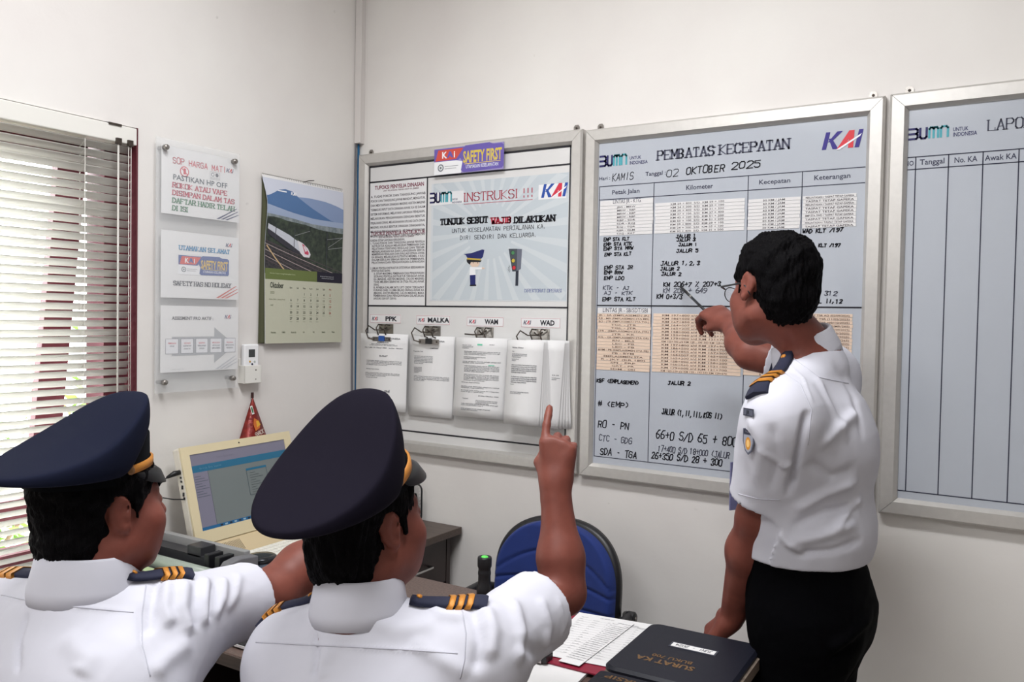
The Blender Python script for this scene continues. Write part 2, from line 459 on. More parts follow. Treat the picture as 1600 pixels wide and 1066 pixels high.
MB().box((-0.026, BY0, zb-0.006), (-0.002, BY1, zb+0.006), WHITEPL).build('bottom_rail', bl, bevel=0.002)
CLEAR = mat('clear_wand', (225, 222, 216), 0.2, alpha=0.8)
MB().tube([(0.012, -1.045, WZ1-0.05), (0.014, -1.045, 1.02)], 0.0028, CLEAR, n=6).build('tilt_wand', bl)
m = MB(); m.tube([(0.012, -1.012, WZ1-0.05), (0.013, -1.008, 1.16)], 0.0012, CORD, n=5)
m.tube([(0.012, -1.004, WZ1-0.05), (0.013, -1.003, 1.16)], 0.0012, CORD, n=5)
m.lathe([(0.003, 0), (0.006, 0.006), (0.0035, 0.03)], (0.013, -1.0055, 1.135), WHITEPL, n=10); m.build('pull_cord', bl)
m = MB()
for yy in (-1.045, -1.008): m.box((0.008, yy-0.008, WZ1-0.062), (0.018, yy+0.008, WZ1-0.044), DARKSTEEL)
m.box((-0.02, -1.075, WZ1-0.008), (0.014, -1.035, WZ1-0.002), DARKSTEEL); m.build('bracket', bl)

# ---- shrubs outside the window, seen between the slats
def shrub(x, y, z0, z1, r, n, label, seed):
    rg = random.Random(seed)
    t = thing('garden_shrub', label, 'shrub', (x, y, z0), 'shrubs outside the window')
    LEAF = mat('leaf_green', (122, 158, 62), 0.5, rgb2=(70, 112, 40), noise=0.1, nscale=3)
    BARK = mat('bark', (110, 92, 70), 0.8)
    m = MB(); tips = []
    for k in range(9):
        a = rg.uniform(0, 2*PI); rr = rg.uniform(0.1, r); top = rg.uniform(z0+(z1-z0)*0.55, z1)
        p = [(x, y, z0), (x+0.3*rr*math.cos(a), y+0.3*rr*math.sin(a), (z0+top)/2), (x+rr*math.cos(a), y+rr*math.sin(a), top)]
        m.tube(p, [0.02, 0.012, 0.005], BARK, n=5); tips.append(p)
    m.build('stem', t)
    m = MB()
    for k in range(n):
        p = tips[rg.randrange(len(tips))]; q = rg.uniform(0.25, 1.0)
        a, b = (p[0], p[1]) if q < 0.5 else (p[1], p[2]); w = (q % 0.5)*2
        c = Vector([a[i]+(b[i]-a[i])*w + rg.gauss(0, 0.13) for i in range(3)])
        u = Vector((rg.gauss(0, 1), rg.gauss(0, 1), rg.gauss(0, 0.6))).normalized()*rg.uniform(0.03, 0.06); v = u.orthogonal().normalized()*u.length*0.35
        m.add([c-u, c-v, c+u, c+v], [(0, 1, 2, 3)], LEAF)
    o = m.build('foliage', t); o['kind'] = 'stuff'
MB_ground = MB().box((-9, -7, -0.5), (-0.15, 4, -0.4), mat('garden_ground', (170, 165, 150), 0.9, noise=0.2, nscale=4)).build('ground')
struct(MB_ground)
shrub(-1.9, -0.7, -0.4, 1.45, 0.75, 900, 'green garden shrub outside the window, rightmost behind the blind', 3)
shrub(-2.3, 0.6, -0.4, 1.3, 0.7, 800, 'green garden shrub outside the window, farthest from the office wall', 4)
shrub(-1.7, -1.9, -0.4, 1.2, 0.6, 700, 'low green garden shrub outside the left part of the window', 5)

# ================================================================== PRINT HELPERS
NAVY = (44, 42, 92); RED = (205, 45, 62); TEAL = (78, 160, 172); INK = (38, 38, 50)
def kai_logo(P, x, y, h, z=0.0, c1=(40, 44, 104), c2=(208, 48, 62), cut=99.0):
    """slanted K A I in blue and red with a rising swoosh"""
    k = h; s = 0.22
    def q(pts, c, dz=0.0):
        pts = [(min(x+(a+s*b)*k, cut), y+b*k) for a, b in pts]; P.poly(pts, c, z+dz)
    q([(0, 0), (0.24, 0), (0.24, 1), (0, 1)], c1)
    q([(0.24, 0.42), (0.62, 1), (0.92, 1), (0.44, 0.42)], c1); q([(0.24, 0.62), (0.42, 0.62), (0.92, 0), (0.60, 0)], c1, 0.0001)
    q([(0.84, 0), (1.12, 0), (1.46, 0.72), (1.40, 1), (1.28, 1)], c2, 0.0002)
    q([(1.30, 1), (1.56, 1), (1.72, 0), (1.44, 0)], c2, 0.0003)
    q([(1.02, 0.18), (1.60, 0.30), (1.58, 0.44), (1.12, 0.34)], c2, 0.0004)
    q([(1.80, 0), (2.04, 0), (2.04, 1), (1.80, 1)], c1, 0.0003)
    q([(0.80, -0.06), (1.00, -0.06), (1.95, 0.62), (2.0, 0.78)], (236, 236, 240), 0.0006)
def bumn_logo(P, x, y, h, w, z=0.0, tag_text=True, th=None):
    """the bar-built word: 3-shaped B and U in navy, M and N in teal"""
    th = th or h*0.17; g = w/4.1; a = h
    def L(pts, c): P.line([(x+px*g, y+th/2+py*(a-th)) for px, py in pts], th, c, z)
    L([(0, 1), (0.72, 1), (0.86, 0.88), (0.86, 0.62), (0.72, 0.5), (0.0, 0.5)], NAVY)
    L([(0.72, 0.5), (0.86, 0.38), (0.86, 0.12), (0.72, 0), (0, 0)], NAVY)
    L([(1.12, 1), (1.12, 0.14), (1.26, 0), (1.62, 0), (1.76, 0.14), (1.76, 1)], NAVY)
    L([(2.04, 0), (2.04, 0.86), (2.16, 1), (2.34, 1), (2.46, 0.86), (2.46, 0)], TEAL)
    L([(2.46, 0.86), (2.58, 1), (2.78, 1), (2.9, 0.86), (2.9, 0)], TEAL)
    L([(3.18, 0), (3.18, 0.86), (3.3, 1), (3.72, 1), (3.86, 0.86), (3.86, 0)], TEAL)
def lines_of_text(P, rows, x0, x1, y0, dy, h, rgb, bold=0.0):
    for i, r in enumerate(rows):
        if r: P.text(r, x0, y0-i*dy, h, rgb, x1=x1 if len(r) > 18 else None, bold=bold, xs=0.8)

# ================================================================== LEFT WALL: acrylic sign
def LW(px, py, x=0.02): p = on_x(px, py, x); return (p[1], p[2])
LM = lambda d: frame((d, 0, 0), (0, 1, 0), (0, 0, 1))
tA, tB = LW(238, 207), LW(371, 600)
ay0, ay1, az0, az1 = -0.930, LW(372, 241)[0], LW(371, 604)[1]-0.004, LW(372, 241)[1]
ACR = mat('clear_acrylic', (236, 238, 240), 0.05, trans=0.0, alpha=0.14, coat=0.3)
sg = thing('acrylic_sign_panel', 'tall clear acrylic wall panel on four steel stand-offs holding three notices', 'sign', (0.0, (ay0+ay1)/2, (az0+az1)/2))
MB().box((0.026, ay0, az0), (0.029, ay1, az1), ACR).build('front_sheet', sg)
MB().box((0.018, ay0+0.004, az0+0.002), (0.021, ay1-0.004, az1-0.002), ACR).build('back_sheet', sg)
for yy in (ay0+0.028, ay1-0.026):
    for zz in (az0+0.035, az1-0.03):
        MB().lathe([(0.0065, 0), (0.0065, 0.028), (0.0085, 0.029), (0.0085, 0.040), (0.007, 0.043)], (0, yy, zz), STEEL, axis=(1, 0, 0), n=16).build('standoff', sg)
def notice(zt, label):
    y0 = ay0+0.021
    t = thing('printed_notice', label, 'notice', (0.022, y0, zt-0.21), 'notices in the acrylic panel')
    m = MB(); n = 6
    m.prism([(y0, zt-0.21), (y0+0.297, zt-0.21), (y0+0.297, zt), (y0, zt)], 0, 0.0006, PAPER, LM(0.0225)); m.build('sheet', t)
    return t, Print(LM(0.0233)), y0, zt-0.21
ZT = (LW(243.5, 224)[1], LW(242, 357.5)[1], LW(241, 477)[1])
def stripes(P, x, y, c, s=1.0):
    for i in range(3): P.poly([(x+i*0.017*s, y), (x+i*0.017*s+0.011*s, y), (x+0.085*s+i*0.004, y+0.042*s-i*0.010*s), (x+0.080*s+i*0.004, y+0.042*s-i*0.010*s)], c)
# top notice
t, P, X, Z = notice(ZT[0], 'top notice in the acrylic panel, red SOP HARGA MATI heading')
P.pen('SOP HARGA MATI', X+0.040, Z+0.160, 0.018, (214, 74, 92), x1=X+0.245, w=0.0024, jit=0.02, slant=0)
kai_logo(P, X+0.243, Z+0.163, 0.013)
P.disc(X+0.082, Z+0.139, 0.0165, (208, 60, 80)); P.disc(X+0.082, Z+0.139, 0.0135, (238, 236, 236), 0.0002)
P.rect(X+0.078, Z+0.130, X+0.087, Z+0.149, (208, 60, 80), 0.0003); P.line([(X+0.071, Z+0.149), (X+0.094, Z+0.129)], 0.003, (208, 60, 80), 0.0004)
P.outline(X+0.178, Z+0.131, X+0.218, Z+0.155, 0.0008, (150, 150, 158)); P.disc(X+0.189, Z+0.146, 0.006, (120, 120, 130)); P.disc(X+0.206, Z+0.146, 0.006, (90, 90, 100))
P.disc(X+0.189, Z+0.146, 0.004, (236, 236, 238), 0.0002); P.text('NO SMOKING', X+0.181, Z+0.134, 0.003, (120, 120, 130), x1=X+0.215)
P.text('PASTIKAN HP OFF', X+0.040, Z+0.109, 0.0165, (58, 70, 86), x1=X+0.248, bold=0.012)
P.serif('ROKOK ATAU VAPE', X+0.040, Z+0.085, 0.0145, (206, 50, 84), x1=X+0.250, w=0.0036)
P.serif('DISIMPAN DALAM TAS', X+0.040, Z+0.061, 0.0145, (206, 50, 84), x1=X+0.280, w=0.0036)
P.serif('DAFTAR HADIR TELAH', X+0.040, Z+0.037, 0.0145, (28, 124, 72), x1=X+0.280, w=0.0036)
P.serif('DI ISI', X+0.040, Z+0.013, 0.0145, (28, 124, 72), x1=X+0.098, w=0.0036)
stripes(P, X+0.205, Z+0.004, (44, 52, 100)); P.build('print', t)
# middle notice
def safety_badge(P, x, y, w, h, c_blue, c_or, c_yel, z=0.0):
    def q(pts, c, dz=0.0): P.poly([(x+a*w, y+b*h) for a, b in pts], c, z+dz)
    q([(0, 0), (0.40, 0), (0.44, 0.42), (0.30, 0.52), (0, 0.52)], (236, 236, 238))
    q([(0, 0.50), (0.36, 0.50), (0.52, 0.98), (0.0, 0.98)], c_blue, 0.0001)
    q([(0.40, 0.10), (0.44, 0.02), (0.98, 0.06), (1.0, 0.14), (1.0, 0.90), (0.97, 0.97), (0.86, 0.97), (0.80, 1.04), (0.46, 1.02), (0.36, 0.70), (0.42, 0.42)], c_blue, 0.0002)
    q([(0.02, 0.52), (0.33, 0.55), (0.43, 0.94), (0.06, 0.94)], c_or, 0.0003)
    P.text('K', x+0.115*w, y+0.62*h, 0.24*h, (240, 240, 242), bold=0.03, z=z+0.0005); P.text('i', x+0.29*w, y+0.62*h, 0.24*h, (240, 240, 242), bold=0.03, z=z+0.0005)
    q([(0.19, 0.62), (0.215, 0.62), (0.235, 0.70), (0.26, 0.62), (0.285, 0.62), (0.25, 0.86), (0.225, 0.86)], c_blue, 0.0005)
    P.text('SAFETY FIRST', x+0.43*w, y+0.38*h, 0.42*h, c_yel, x1=x+0.975*w, bold=0.03, z=z+0.0006)
    P.rect(x+0.45*w, y+0.315*h, x+0.96*w, y+0.335*h, (236, 210, 90), z+0.0006)
    P.text('UTAMAKAN KESELAMATAN', x+0.47*w, y+0.15*h, 0.13*h, (225, 226, 240), x1=x+0.93*w, bold=0.012, z=z+0.0006)
    P.disc(x+0.10*w, y+0.26*h, 0.045*w, (120, 124, 130), z+0.0003); P.disc(x+0.10*w, y+0.26*h, 0.03*w, (226, 228, 230), z+0.0004); P.disc(x+0.10*w, y+0.26*h, 0.015*w, (120, 124, 130), z+0.0005)
    for i, ww in ((0, 0.20), (1, 0.17)): P.rect(x+0.16*w, y+(0.29-0.09*i)*h, x+(0.16+ww)*w, y+(0.31-0.09*i)*h, (150, 150, 156), z+0.0004)
t, P, X, Z = notice(ZT[1], 'middle notice in the acrylic panel, blue and red safety badge in its centre')
P.serif('UTAMAKAN SELAMAT', X+0.065, Z+0.153, 0.013, (44, 150, 205), x1=X+0.262, w=0.0034)
kai_logo(P, X+0.243, Z+0.176, 0.012)
safety_badge(P, X+0.062, Z+0.075, 0.195, 0.062, (46, 78, 150), (214, 70, 58), (222, 184, 70))
P.serif('SAFETY HAS NO HOLIDAY', X+0.045, Z+0.040, 0.013, (96, 98, 108), x1=X+0.268, w=0.0034)
stripes(P, X+0.205, Z+0.004, (206, 84, 66)); P.build('print', t)
# bottom notice
t, P, X, Z = notice(ZT[2], 'bottom notice in the acrylic panel, five boxes on a grey arrow')
P.text('ASSESMENT PRO AKTIF :', X+0.040, Z+0.166, 0.010, (70, 70, 78), x1=X+0.196, bold=0.02); kai_logo(P, X+0.241, Z+0.171, 0.012)
P.poly([(X+0.040, Z+0.052), (X+0.200, Z+0.052), (X+0.200, Z+0.024), (X+0.285, Z+0.082), (X+0.200, Z+0.142), (X+0.200, Z+0.112), (X+0.040, Z+0.112)], (172, 174, 178))
words = [('PEMBINAAN', 'AWAK'), ('KELUHAN', 'KESEHATAN', 'AWAK KA'), ('KESIAPAN', 'PERJALANAN', 'SARANA'), ('MENGUASAI', 'LINTAS DAN', 'EMPLASEMEN'), ('KELUARGA', 'MENDUKUNG', 'PEKERJAAN')]
for i in range(5):
    bx = X+0.017+i*0.0555
    P.rect(bx, Z+0.058, bx+0.047, Z+0.106, (110, 112, 124), 0.0002); P.rect(bx+0.0012, Z+0.0592, bx+0.0458, Z+0.1048, (232, 232, 236), 0.0003)
    for j, wd in enumerate(words[i]): P.text(wd, bx+0.0235, Z+0.089-j*0.009, 0.005, RED if j == 0 else (80, 80, 92), align='c', z=0.0005, xs=0.75, bold=0.01)
stripes(P, X+0.205, Z+0.004, (196, 198, 204)); P.text('catatan : isi sebelum dinas', X+0.04, Z+0.008, 0.003, (160, 160, 166)); P.build('print', t)

# ================================================================== LEFT WALL: calendar
cy0, cz1 = LW(408, 272, 0.012)
cy1 = LW(536, 296, 0.012)[0]; cz0 = LW(418, 537, 0.02)[1]; cw = cy1-cy0; ch = cz1-cz0
cal = thing('wall_calendar', 'spiral bound wall calendar open at Oktober with a train photograph', 'calendar', (0.01, (cy0+cy1)/2, cz1))
def cal_surf(u, v, lay=0):                       # u across 0..1, v down 0..1 ; the open sheet bellies away from the wall at its left
    bell = 0.016*math.exp(-((v-0.18)/0.16)**2)*(0.3+0.7*(1-u)) + 0.012*v
    side = 0.0
    y = cy0+u*cw + 0.036*cw*min(1, v/0.14)*(1-u)**3 - 0.03*v*cw*(u)
    return Vector((0.010+bell-side*0.2-lay, y, cz1-v*ch))
def cal_grid(mat_, u0, u1, v0, v1, off, name, nu=10, nv=20, m=None):
    m = m or MB(); vs = []
    for j in range(nv+1):
        for i in range(nu+1):
            p = cal_surf(u0+(u1-u0)*i/nu, v0+(v1-v0)*j/nv); vs.append((p.x+off, p.y, p.z))
    m.add(vs, [(j*(nu+1)+i, (j+1)*(nu+1)+i, (j+1)*(nu+1)+i+1, j*(nu+1)+i+1) for j in range(nv) for i in range(nu)], mat_, True)
    return m
GREENP = mat('calendar_green_paper', (190, 190, 170), 0.55)
cal_grid(PAPER, 0, 1, 0, 1, 0.0, 'sheet').build('sheet', cal)
# earlier months folded behind, fanned out at the left edge
for k in range(4):
    m = MB(); vs = []
    for j in range(13):
        v = j/12
        for i in range(5):
            u = i/4; p = cal_surf(u, v)
            vs.append((0.004+0.0016*k+0.2*(p.x-0.010), cy0+0.010+u*cw*0.95-(0.012-0.0025*k)*v*(1-u), cz1-v*ch*(1.0-0.002*k)))
    m.add(vs, [(j*5+i, (j+1)*5+i, (j+1)*5+i+1, j*5+i+1) for j in range(12) for i in range(4)], mat('calendar_leaf', (96, 98, 74), 0.6), True); m.build('back_leaf', cal)
class CalPrint(Print):
    """ink that follows the bend of the calendar sheet; x across 0..1, y down 0..1 of the sheet"""
    def _add(s, vs, fs, m, z=0.0):
        out = []
        for x, y in vs:
            p = cal_surf(min(max(x/cw, 0), 1), min(max(1-y/ch, 0), 1)); out.append((p.x+s.z+z*1.5, p.y, p.z))
        s.mb.add(out, fs, m)
    def strip(s, pts_top, pts_bot, c, z=0.0, n=12):
        """band between two polylines, cut into columns so that it follows the bend"""
        def ev(pts, x):
            for (a, b), (c2, d) in zip(pts[:-1], pts[1:]):
                if a <= x <= c2: return b+(d-b)*(x-a)/max(c2-a, 1e-9)
            return pts[-1][1]
        x0, x1 = pts_top[0][0], pts_top[-1][0]
        for i in range(n):
            a = x0+(x1-x0)*i/n; b = x0+(x1-x0)*(i+1)/n
            ta, tb, ba, bb = ev(pts_top, a), ev(pts_top, b), ev(pts_bot, a), ev(pts_bot, b)
            k = max(1, int(max(ta-ba, tb-bb)/0.02)+0)
            for j in range(k):
                f0, f1 = j/k, (j+1)/k
                s.poly([(a*cw, (ba+(ta-ba)*f0)*ch), (b*cw, (bb+(tb-bb)*f0)*ch), (b*cw, (bb+(tb-bb)*f1)*ch), (a*cw, (ba+(ta-ba)*f1)*ch)], c, z)
C = CalPrint(None, 0.0008)
FOR = mat('photo_forest', (66, 78, 60), 0.45, rgb2=(20, 26, 30), nscale=55)
FOR2 = mat('photo_gravel', (70, 66, 64), 0.45, rgb2=(24, 24, 34), nscale=110)
HAZ = mat('photo_fields', (150, 158, 160), 0.45, rgb2=(96, 108, 112), nscale=60)
C.strip([(0, 0.985), (1, 0.985)], [(0, 0.42), (1, 0.42)], (205, 209, 222))
C.strip([(0.0, 0.88), (0.5, 0.905), (0.62, 0.905), (0.78, 0.90), (0.95, 0.88), (1, 0.87)], [(0, 0.75), (1, 0.74)], (134, 152, 186), 0.0002)
C.strip([(0.0, 0.875), (0.10, 0.90), (0.20, 0.935), (0.32, 0.935), (0.38, 0.905), (0.55, 0.85), (0.72, 0.81), (0.85, 0.78), (1, 0.77)], [(0, 0.77), (1, 0.75)], (84, 116, 160), 0.0004)
C.strip([(0.0, 0.83), (0.3, 0.80), (0.6, 0.78), (1, 0.78)], [(0, 0.70), (1, 0.70)], (158, 172, 198), 0.0005)
C.strip([(0.0, 0.775), (0.3, 0.765), (0.6, 0.745), (1, 0.745)], [(0, 0.70), (1, 0.66)], HAZ, 0.0006)
C.strip([(0.0, 0.755), (0.12, 0.76), (0.25, 0.745), (0.5, 0.735), (0.7, 0.715), (1, 0.71)], [(0, 0.42), (1, 0.42)], FOR, 0.0007)
C.strip([(0.0, 0.62), (0.3, 0.57), (0.6, 0.50), (0.8, 0.46), (1, 0.445)], [(0, 0.42), (1, 0.42)], FOR2, 0.0008)
for k in range(7):                               # rails
    a, b = 0.615-0.018*k, 0.455-0.028*k
    y1 = max(b, 0.425); x1 = 1.0 if b >= 0.425 else 1.0*(a-0.425)/(a-b)
    pts = [(cw*x1*i/8, ch*(a+(y1-a)*(i/8))) for i in range(9)]
    C.line(pts, 0.0022, (176, 160, 158) if k % 2 else (92, 80, 84), 0.0010)
C.line([(cw*0.02, ch*0.585), (cw*0.12, ch*0.52), (cw*0.22, ch*0.46), (cw*0.27, ch*0.43)], 0.005, (200, 172, 130), 0.0012)
def trn(pts, c, z): C.poly([(a*cw, b*ch) for a, b in pts], c, z)
trn([(0.02, 0.715), (0.10, 0.700), (0.30, 0.66), (0.45, 0.615), (0.50, 0.60), (0.44, 0.565), (0.30, 0.61), (0.10, 0.665), (0.02, 0.685)], (200, 203, 212), 0.0013)
trn([(0.02, 0.685), (0.10, 0.665), (0.30, 0.61), (0.44, 0.565), (0.50, 0.535), (0.36, 0.56), (0.20, 0.60), (0.02, 0.655)], (60, 58, 66), 0.0014)
trn([(0.40, 0.635), (0.47, 0.62), (0.54, 0.59), (0.575, 0.555), (0.56, 0.535), (0.49, 0.535), (0.44, 0.56)], (226, 222, 226), 0.0015)
trn([(0.46, 0.618), (0.49, 0.608), (0.55, 0.565), (0.545, 0.55), (0.50, 0.555)], (196, 74, 100), 0.0017)
trn([(0.475, 0.605), (0.50, 0.598), (0.53, 0.575), (0.505, 0.568)], (225, 215, 220), 0.0018)
for x_, y_, t_ in ((0.36, 0.56, 0.70), (0.12, 0.62, 0.71), (0.78, 0.45, 0.70)):
    C.line([(cw*x_, ch*y_), (cw*x_, ch*(y_+t_)/2), (cw*x_, ch*t_)], 0.003, (70, 72, 80), 0.0018)
for a in ((0.78, 0.66, 0.99, 0.685), (0.80, 0.61, 0.99, 0.685), (0.80, 0.60, 0.99, 0.62), (0.36, 0.66, 0.55, 0.70)):
    C.line([(cw*a[0], ch*a[1]), (cw*a[2], ch*a[3])], 0.0013, (176, 178, 180), 0.0019)
kai_logo(C, cw*0.31, ch*0.905, 0.012, 0.001, (240, 240, 244), (240, 240, 244)); C.rect(cw*0.15, ch*0.915, cw*0.26, ch*0.922, (240, 240, 244), 0.001)
C.strip([(0, 0.45), (0.66, 0.45)], [(0, 0.385), (0.66, 0.385)], (104, 116, 66), 0.0018)
C.strip([(0.66, 0.45), (1, 0.45)], [(0.66, 0.385), (1, 0.385)], (36, 34, 48), 0.0018)
C.text('Kereta Cepat menghubungkan kota', cw*0.06, ch*0.418, 0.0045, (190, 198, 160), x1=cw*0.38, z=0.002)
for i in (0, 1): C.text('www.kereta.id', cw*(0.70+0.02*i), ch*(0.42-0.012*i), 0.004, (205, 205, 210), x1=cw*0.88, z=0.002)
C.strip([(0, 0.385), (1, 0.385)], [(0, 0.0), (1, 0.0)], GREENP, 0.0016)
C.text('Oktober', cw*0.06, ch*0.335, 0.020, (44, 52, 44), x1=cw*0.23, bold=0.015, z=0.0006+0.0018)
C.text('2025', cw*0.06, ch*0.300, 0.008, (120, 128, 100), z=0.0022); C.text('Rabiul Akhir - Jumadil Awal', cw*0.05, ch*0.262, 0.005, (110, 118, 92), x1=cw*0.25, z=0.0022); C.text('1447', cw*0.06, ch*0.225, 0.006, (110, 118, 92), z=0.0022)
for i, d in enumerate(('Sen', 'Sel', 'Rab', 'Kam', 'Jum', 'Sab', 'Min')):
    C.text(d, cw*(0.325+0.085*i), ch*0.335, 0.0065, (60, 68, 56) if i < 6 else (170, 70, 60), align='c', z=0.0022)
for day in range(1, 32):
    q = day+1; i, j = q % 7, q//7
    C.text(str(day), cw*(0.325+0.085*i), ch*(0.296-0.038*j), 0.0085, (52, 60, 50) if i < 6 else (170, 70, 60), align='c', bold=0.01, z=0.0022)
    C.rect(cw*(0.308+0.085*i), ch*(0.283-0.038*j), cw*(0.342+0.085*i), ch*(0.2845-0.038*j), (130, 138, 112), 0.0022)
for i, wd in enumerate(('Danantara', 'BUMN', 'Kereta Api', 'KA', 'KCI', 'Bandara', 'Wisata')): C.text(wd, cw*(0.10+0.13*i), ch*0.062, 0.006, (90, 98, 76), align='c', bold=0.01, z=0.0022, xs=0.7)
C.build('print', cal)
m = MB()
for i in range(46):
    y = cy0+0.008+(cw-0.016)*i/45
    m.tube([(0.006, y, cz1-0.006), (0.013, y, cz1-0.005), (0.014, y, cz1+0.003), (0.007, y, cz1+0.005)], 0.0008, DARKSTEEL, n=4)
m.build('spiral_binding', cal); 
MB().tube([(0.004, cy0+cw*0.50, cz1+0.001), (0.022, cy0+cw*0.53, cz1+0.008), (0.02, cy0+cw*0.60, cz1+0.013)], 0.0016, DARKSTEEL, n=6).build('hanger', cal)

# ================================================================== LEFT WALL: remote control in its holder
ry0, rz0 = LW(381, 600, 0.03); ry1 = LW(407, 600, 0.03)[0]
rz1 = LW(394, 538, 0.03)[1]; rc = (ry0+ry1)/2; rw = (ry1-ry0)
hz = rz0+0.062
h = thing('remote_holder', 'white plastic wall holder for the air conditioner remote', 'holder', (0, rc, rz0))
m = MB(); m.box((0.0, rc-rw/2, rz0), (0.004, rc+rw/2, rz0+0.085), WHITEPL); m.box((0.004, rc-rw/2, rz0), (0.034, rc-rw/2+0.003, hz), WHITEPL)
m.box((0.004, rc+rw/2-0.003, rz0), (0.034, rc+rw/2, hz), WHITEPL); m.box((0.004, rc-rw/2, rz0), (0.034, rc+rw/2, rz0+0.003), WHITEPL)
m.box((0.031, rc-rw/2, rz0), (0.034, rc+rw/2, hz), WHITEPL); m.build('tray', h, bevel=0.0015)
m = MB(); m.lathe([(0.0025, 0), (0.0025, 0.0006)], (0.034, rc+0.012, rz0+0.046), DARKSTEEL, axis=(1, 0, 0), n=10); m.lathe([(0.002, 0), (0.002, 0.0006)], (0.034, rc+0.012, rz0+0.014), DARKSTEEL, axis=(1, 0, 0), n=10); m.build('screw', h)
r = thing('remote_control', 'white air conditioner remote standing in the wall holder', 'remote', (0.018, rc, rz0+0.004))
MB().box((0.007, rc-rw/2+0.005, rz0+0.004), (0.026, rc+rw/2-0.004, rz1), mat('remote_white', (238, 238, 240), 0.35)).build('casing', r, bevel=0.005)
MB().box((0.026, rc-0.013, rz1-0.045), (0.0265, rc+0.014, rz1-0.018), mat('lcd_grey', (60, 62, 64), 0.2)).build('display', r)
for dy, dz, c in ((-0.008, -0.060, (206, 160, 60)), (0.012, -0.060, (190, 200, 190)), (0.002, -0.069, (40, 42, 70))):
    MB().lathe([(0.0035, 0), (0.0032, 0.0018)], (0.026, rc+dy, rz1+dz), flat(c), axis=(1, 0, 0), n=12).build('button', r)

# ================================================================== NOTICE BOARDS ON THE FRONT WALL
BM = lambda d: frame((0, -d, 0), (1, 0, 0), (0, 0, 1))
def BX(px, py, d=0.018): p = on_y(px, py, -d); return (p[0], p[2])
def board(name, label, x0, x1, z0, z1, panel_mat, dep=0.030, fw=0.047):
    t = thing(name, label, 'board', ((x0+x1)/2, 0, z0), 'framed boards on the front wall')
    MB().box((x0+0.012, -0.014, z0+0.012), (x1-0.012, -0.006, z1-0.012), panel_mat).build('panel', t)
    prof = [(0, 0.002), (0, dep-0.006), (0.006, dep), (fw-0.010, dep), (fw-0.002, dep-0.010), (fw, dep-0.014), (fw, 0.013), (0.01, 0.002)]
    cs = [(x0, z0), (x1, z0), (x1, z1), (x0, z1)]; g = 0.0006
    for k, nm in enumerate(('bottom', 'right', 'top', 'left')):
        a = Vector(cs[k]); b = Vector(cs[(k+1) % 4]); e = (b-a).normalized(); nrm = Vector((-e.y, e.x))
        vs = []
        for s, o_ in ((a, 1), (b, -1)):
            for w, d in prof:
                p = s + nrm*w + e*(o_*(w+g)); vs.append((p.x, -d, p.y))
        n = len(prof)
        m = MB(); m.add(vs, [(i, (i+1) % n, n+(i+1) % n, n+i) for i in range(n)] + [tuple(reversed(range(n))), tuple(range(n, 2*n))], ALU)
        m.build('frame_rail', t)
    for xx in (x0+0.045, x1-0.035):
        m = MB(); m.prism([(xx-0.011, z1-0.004), (xx+0.011, z1-0.004), (xx+0.011, z1+0.014), (xx+0.006, z1+0.021), (xx-0.006, z1+0.021), (xx-0.011, z1+0.014)], 0, 0.0015, STEEL, BM(0.002))
        m.lathe([(0.0038, 0), (0.0038, 0.002), (0.002, 0.003)], (xx, -0.0035, z1+0.010), DARKSTEEL, axis=(0, -1, 0), n=10); m.build('hanger', t)
    return t
PAN1 = mat('board_laminate', (214, 213, 212), 0.35, spec=0.4)
PAN2 = mat('board_glossy_print', (180, 185, 194), 0.14, spec=0.45, noise=0.04, nscale=2.5)
b1 = board('notice_board', 'aluminium framed notice board nearest the corner, with four clips of papers', 0.024, 1.021, 0.997, 2.158, PAN1)
b2 = board('speed_restriction_board', 'aluminium framed speed restriction board covered in handwriting, beside the standing man', 1.031, 1.954, 0.994, 2.152, PAN2)
b3 = board('report_board', 'aluminium framed board with an empty ruled table, cut off at the right', 1.966, 3.42, 0.997, 2.154, PAN2)

# ---------------- board 1
P = Print(BM(0.014), 0.0006)
def c4(x, y): return (550+x/3.44, 190+y/3.44)
def c5(x, y): return (550+x/3.553, 460+y/3.553)
def c6(x, y): return (900+x/3.046, 130+y/3.046)
def c7(x, y): return (900+x/3.136, 460+y/3.136)
def c8(x, y): return (1350+x/3.044, 110+y/3.044)
def put(P, c, t, x0, y0, x1, h, rgb, fn='text', yend=None, **kw):
    """one line of lettering: from (x0, y0) to x1 in crop pixels, h high"""
    (u0, v0) = BX(*c(x0, y0), 0.015); (u1, v1) = BX(*c(x1, yend if yend is not None else y0), 0.015)
    hh = BX(*c(x0, y0-h), 0.015)[1]-v0
    getattr(P, fn)(t, u0, v0, hh, rgb, x1=u1, **kw)
xL, zT = BX(*c4(88, 226)); xRr = BX(*c4(1196, 126))[0]
xL = 0.074; xRr = 0.971; zT = 2.108; z1 = BX(*c4(90, 328))[1]; zm = BX(*c4(90, 990))[1]; zb1 = BX(*c5(500, 780))[1]; zb2 = BX(*c5(500, 850))[1]
xv = BX(*c4(400, 500))[0]
tp = lambda a, b, w=0.0055: P.line([a, b], w, BLACKTAPE, 0.0003)
for z in (zT, z1, zm, zb1, zb2): tp((xL, z), (xRr, z), 0.008 if z in (zT, zb2) else 0.0058)
tp((xL, zb2), (xL, zT)); tp((xRr, zb2), (xRr, zT)); tp((xv, zm), (xv, z1))
P.build('black_tape', b1)
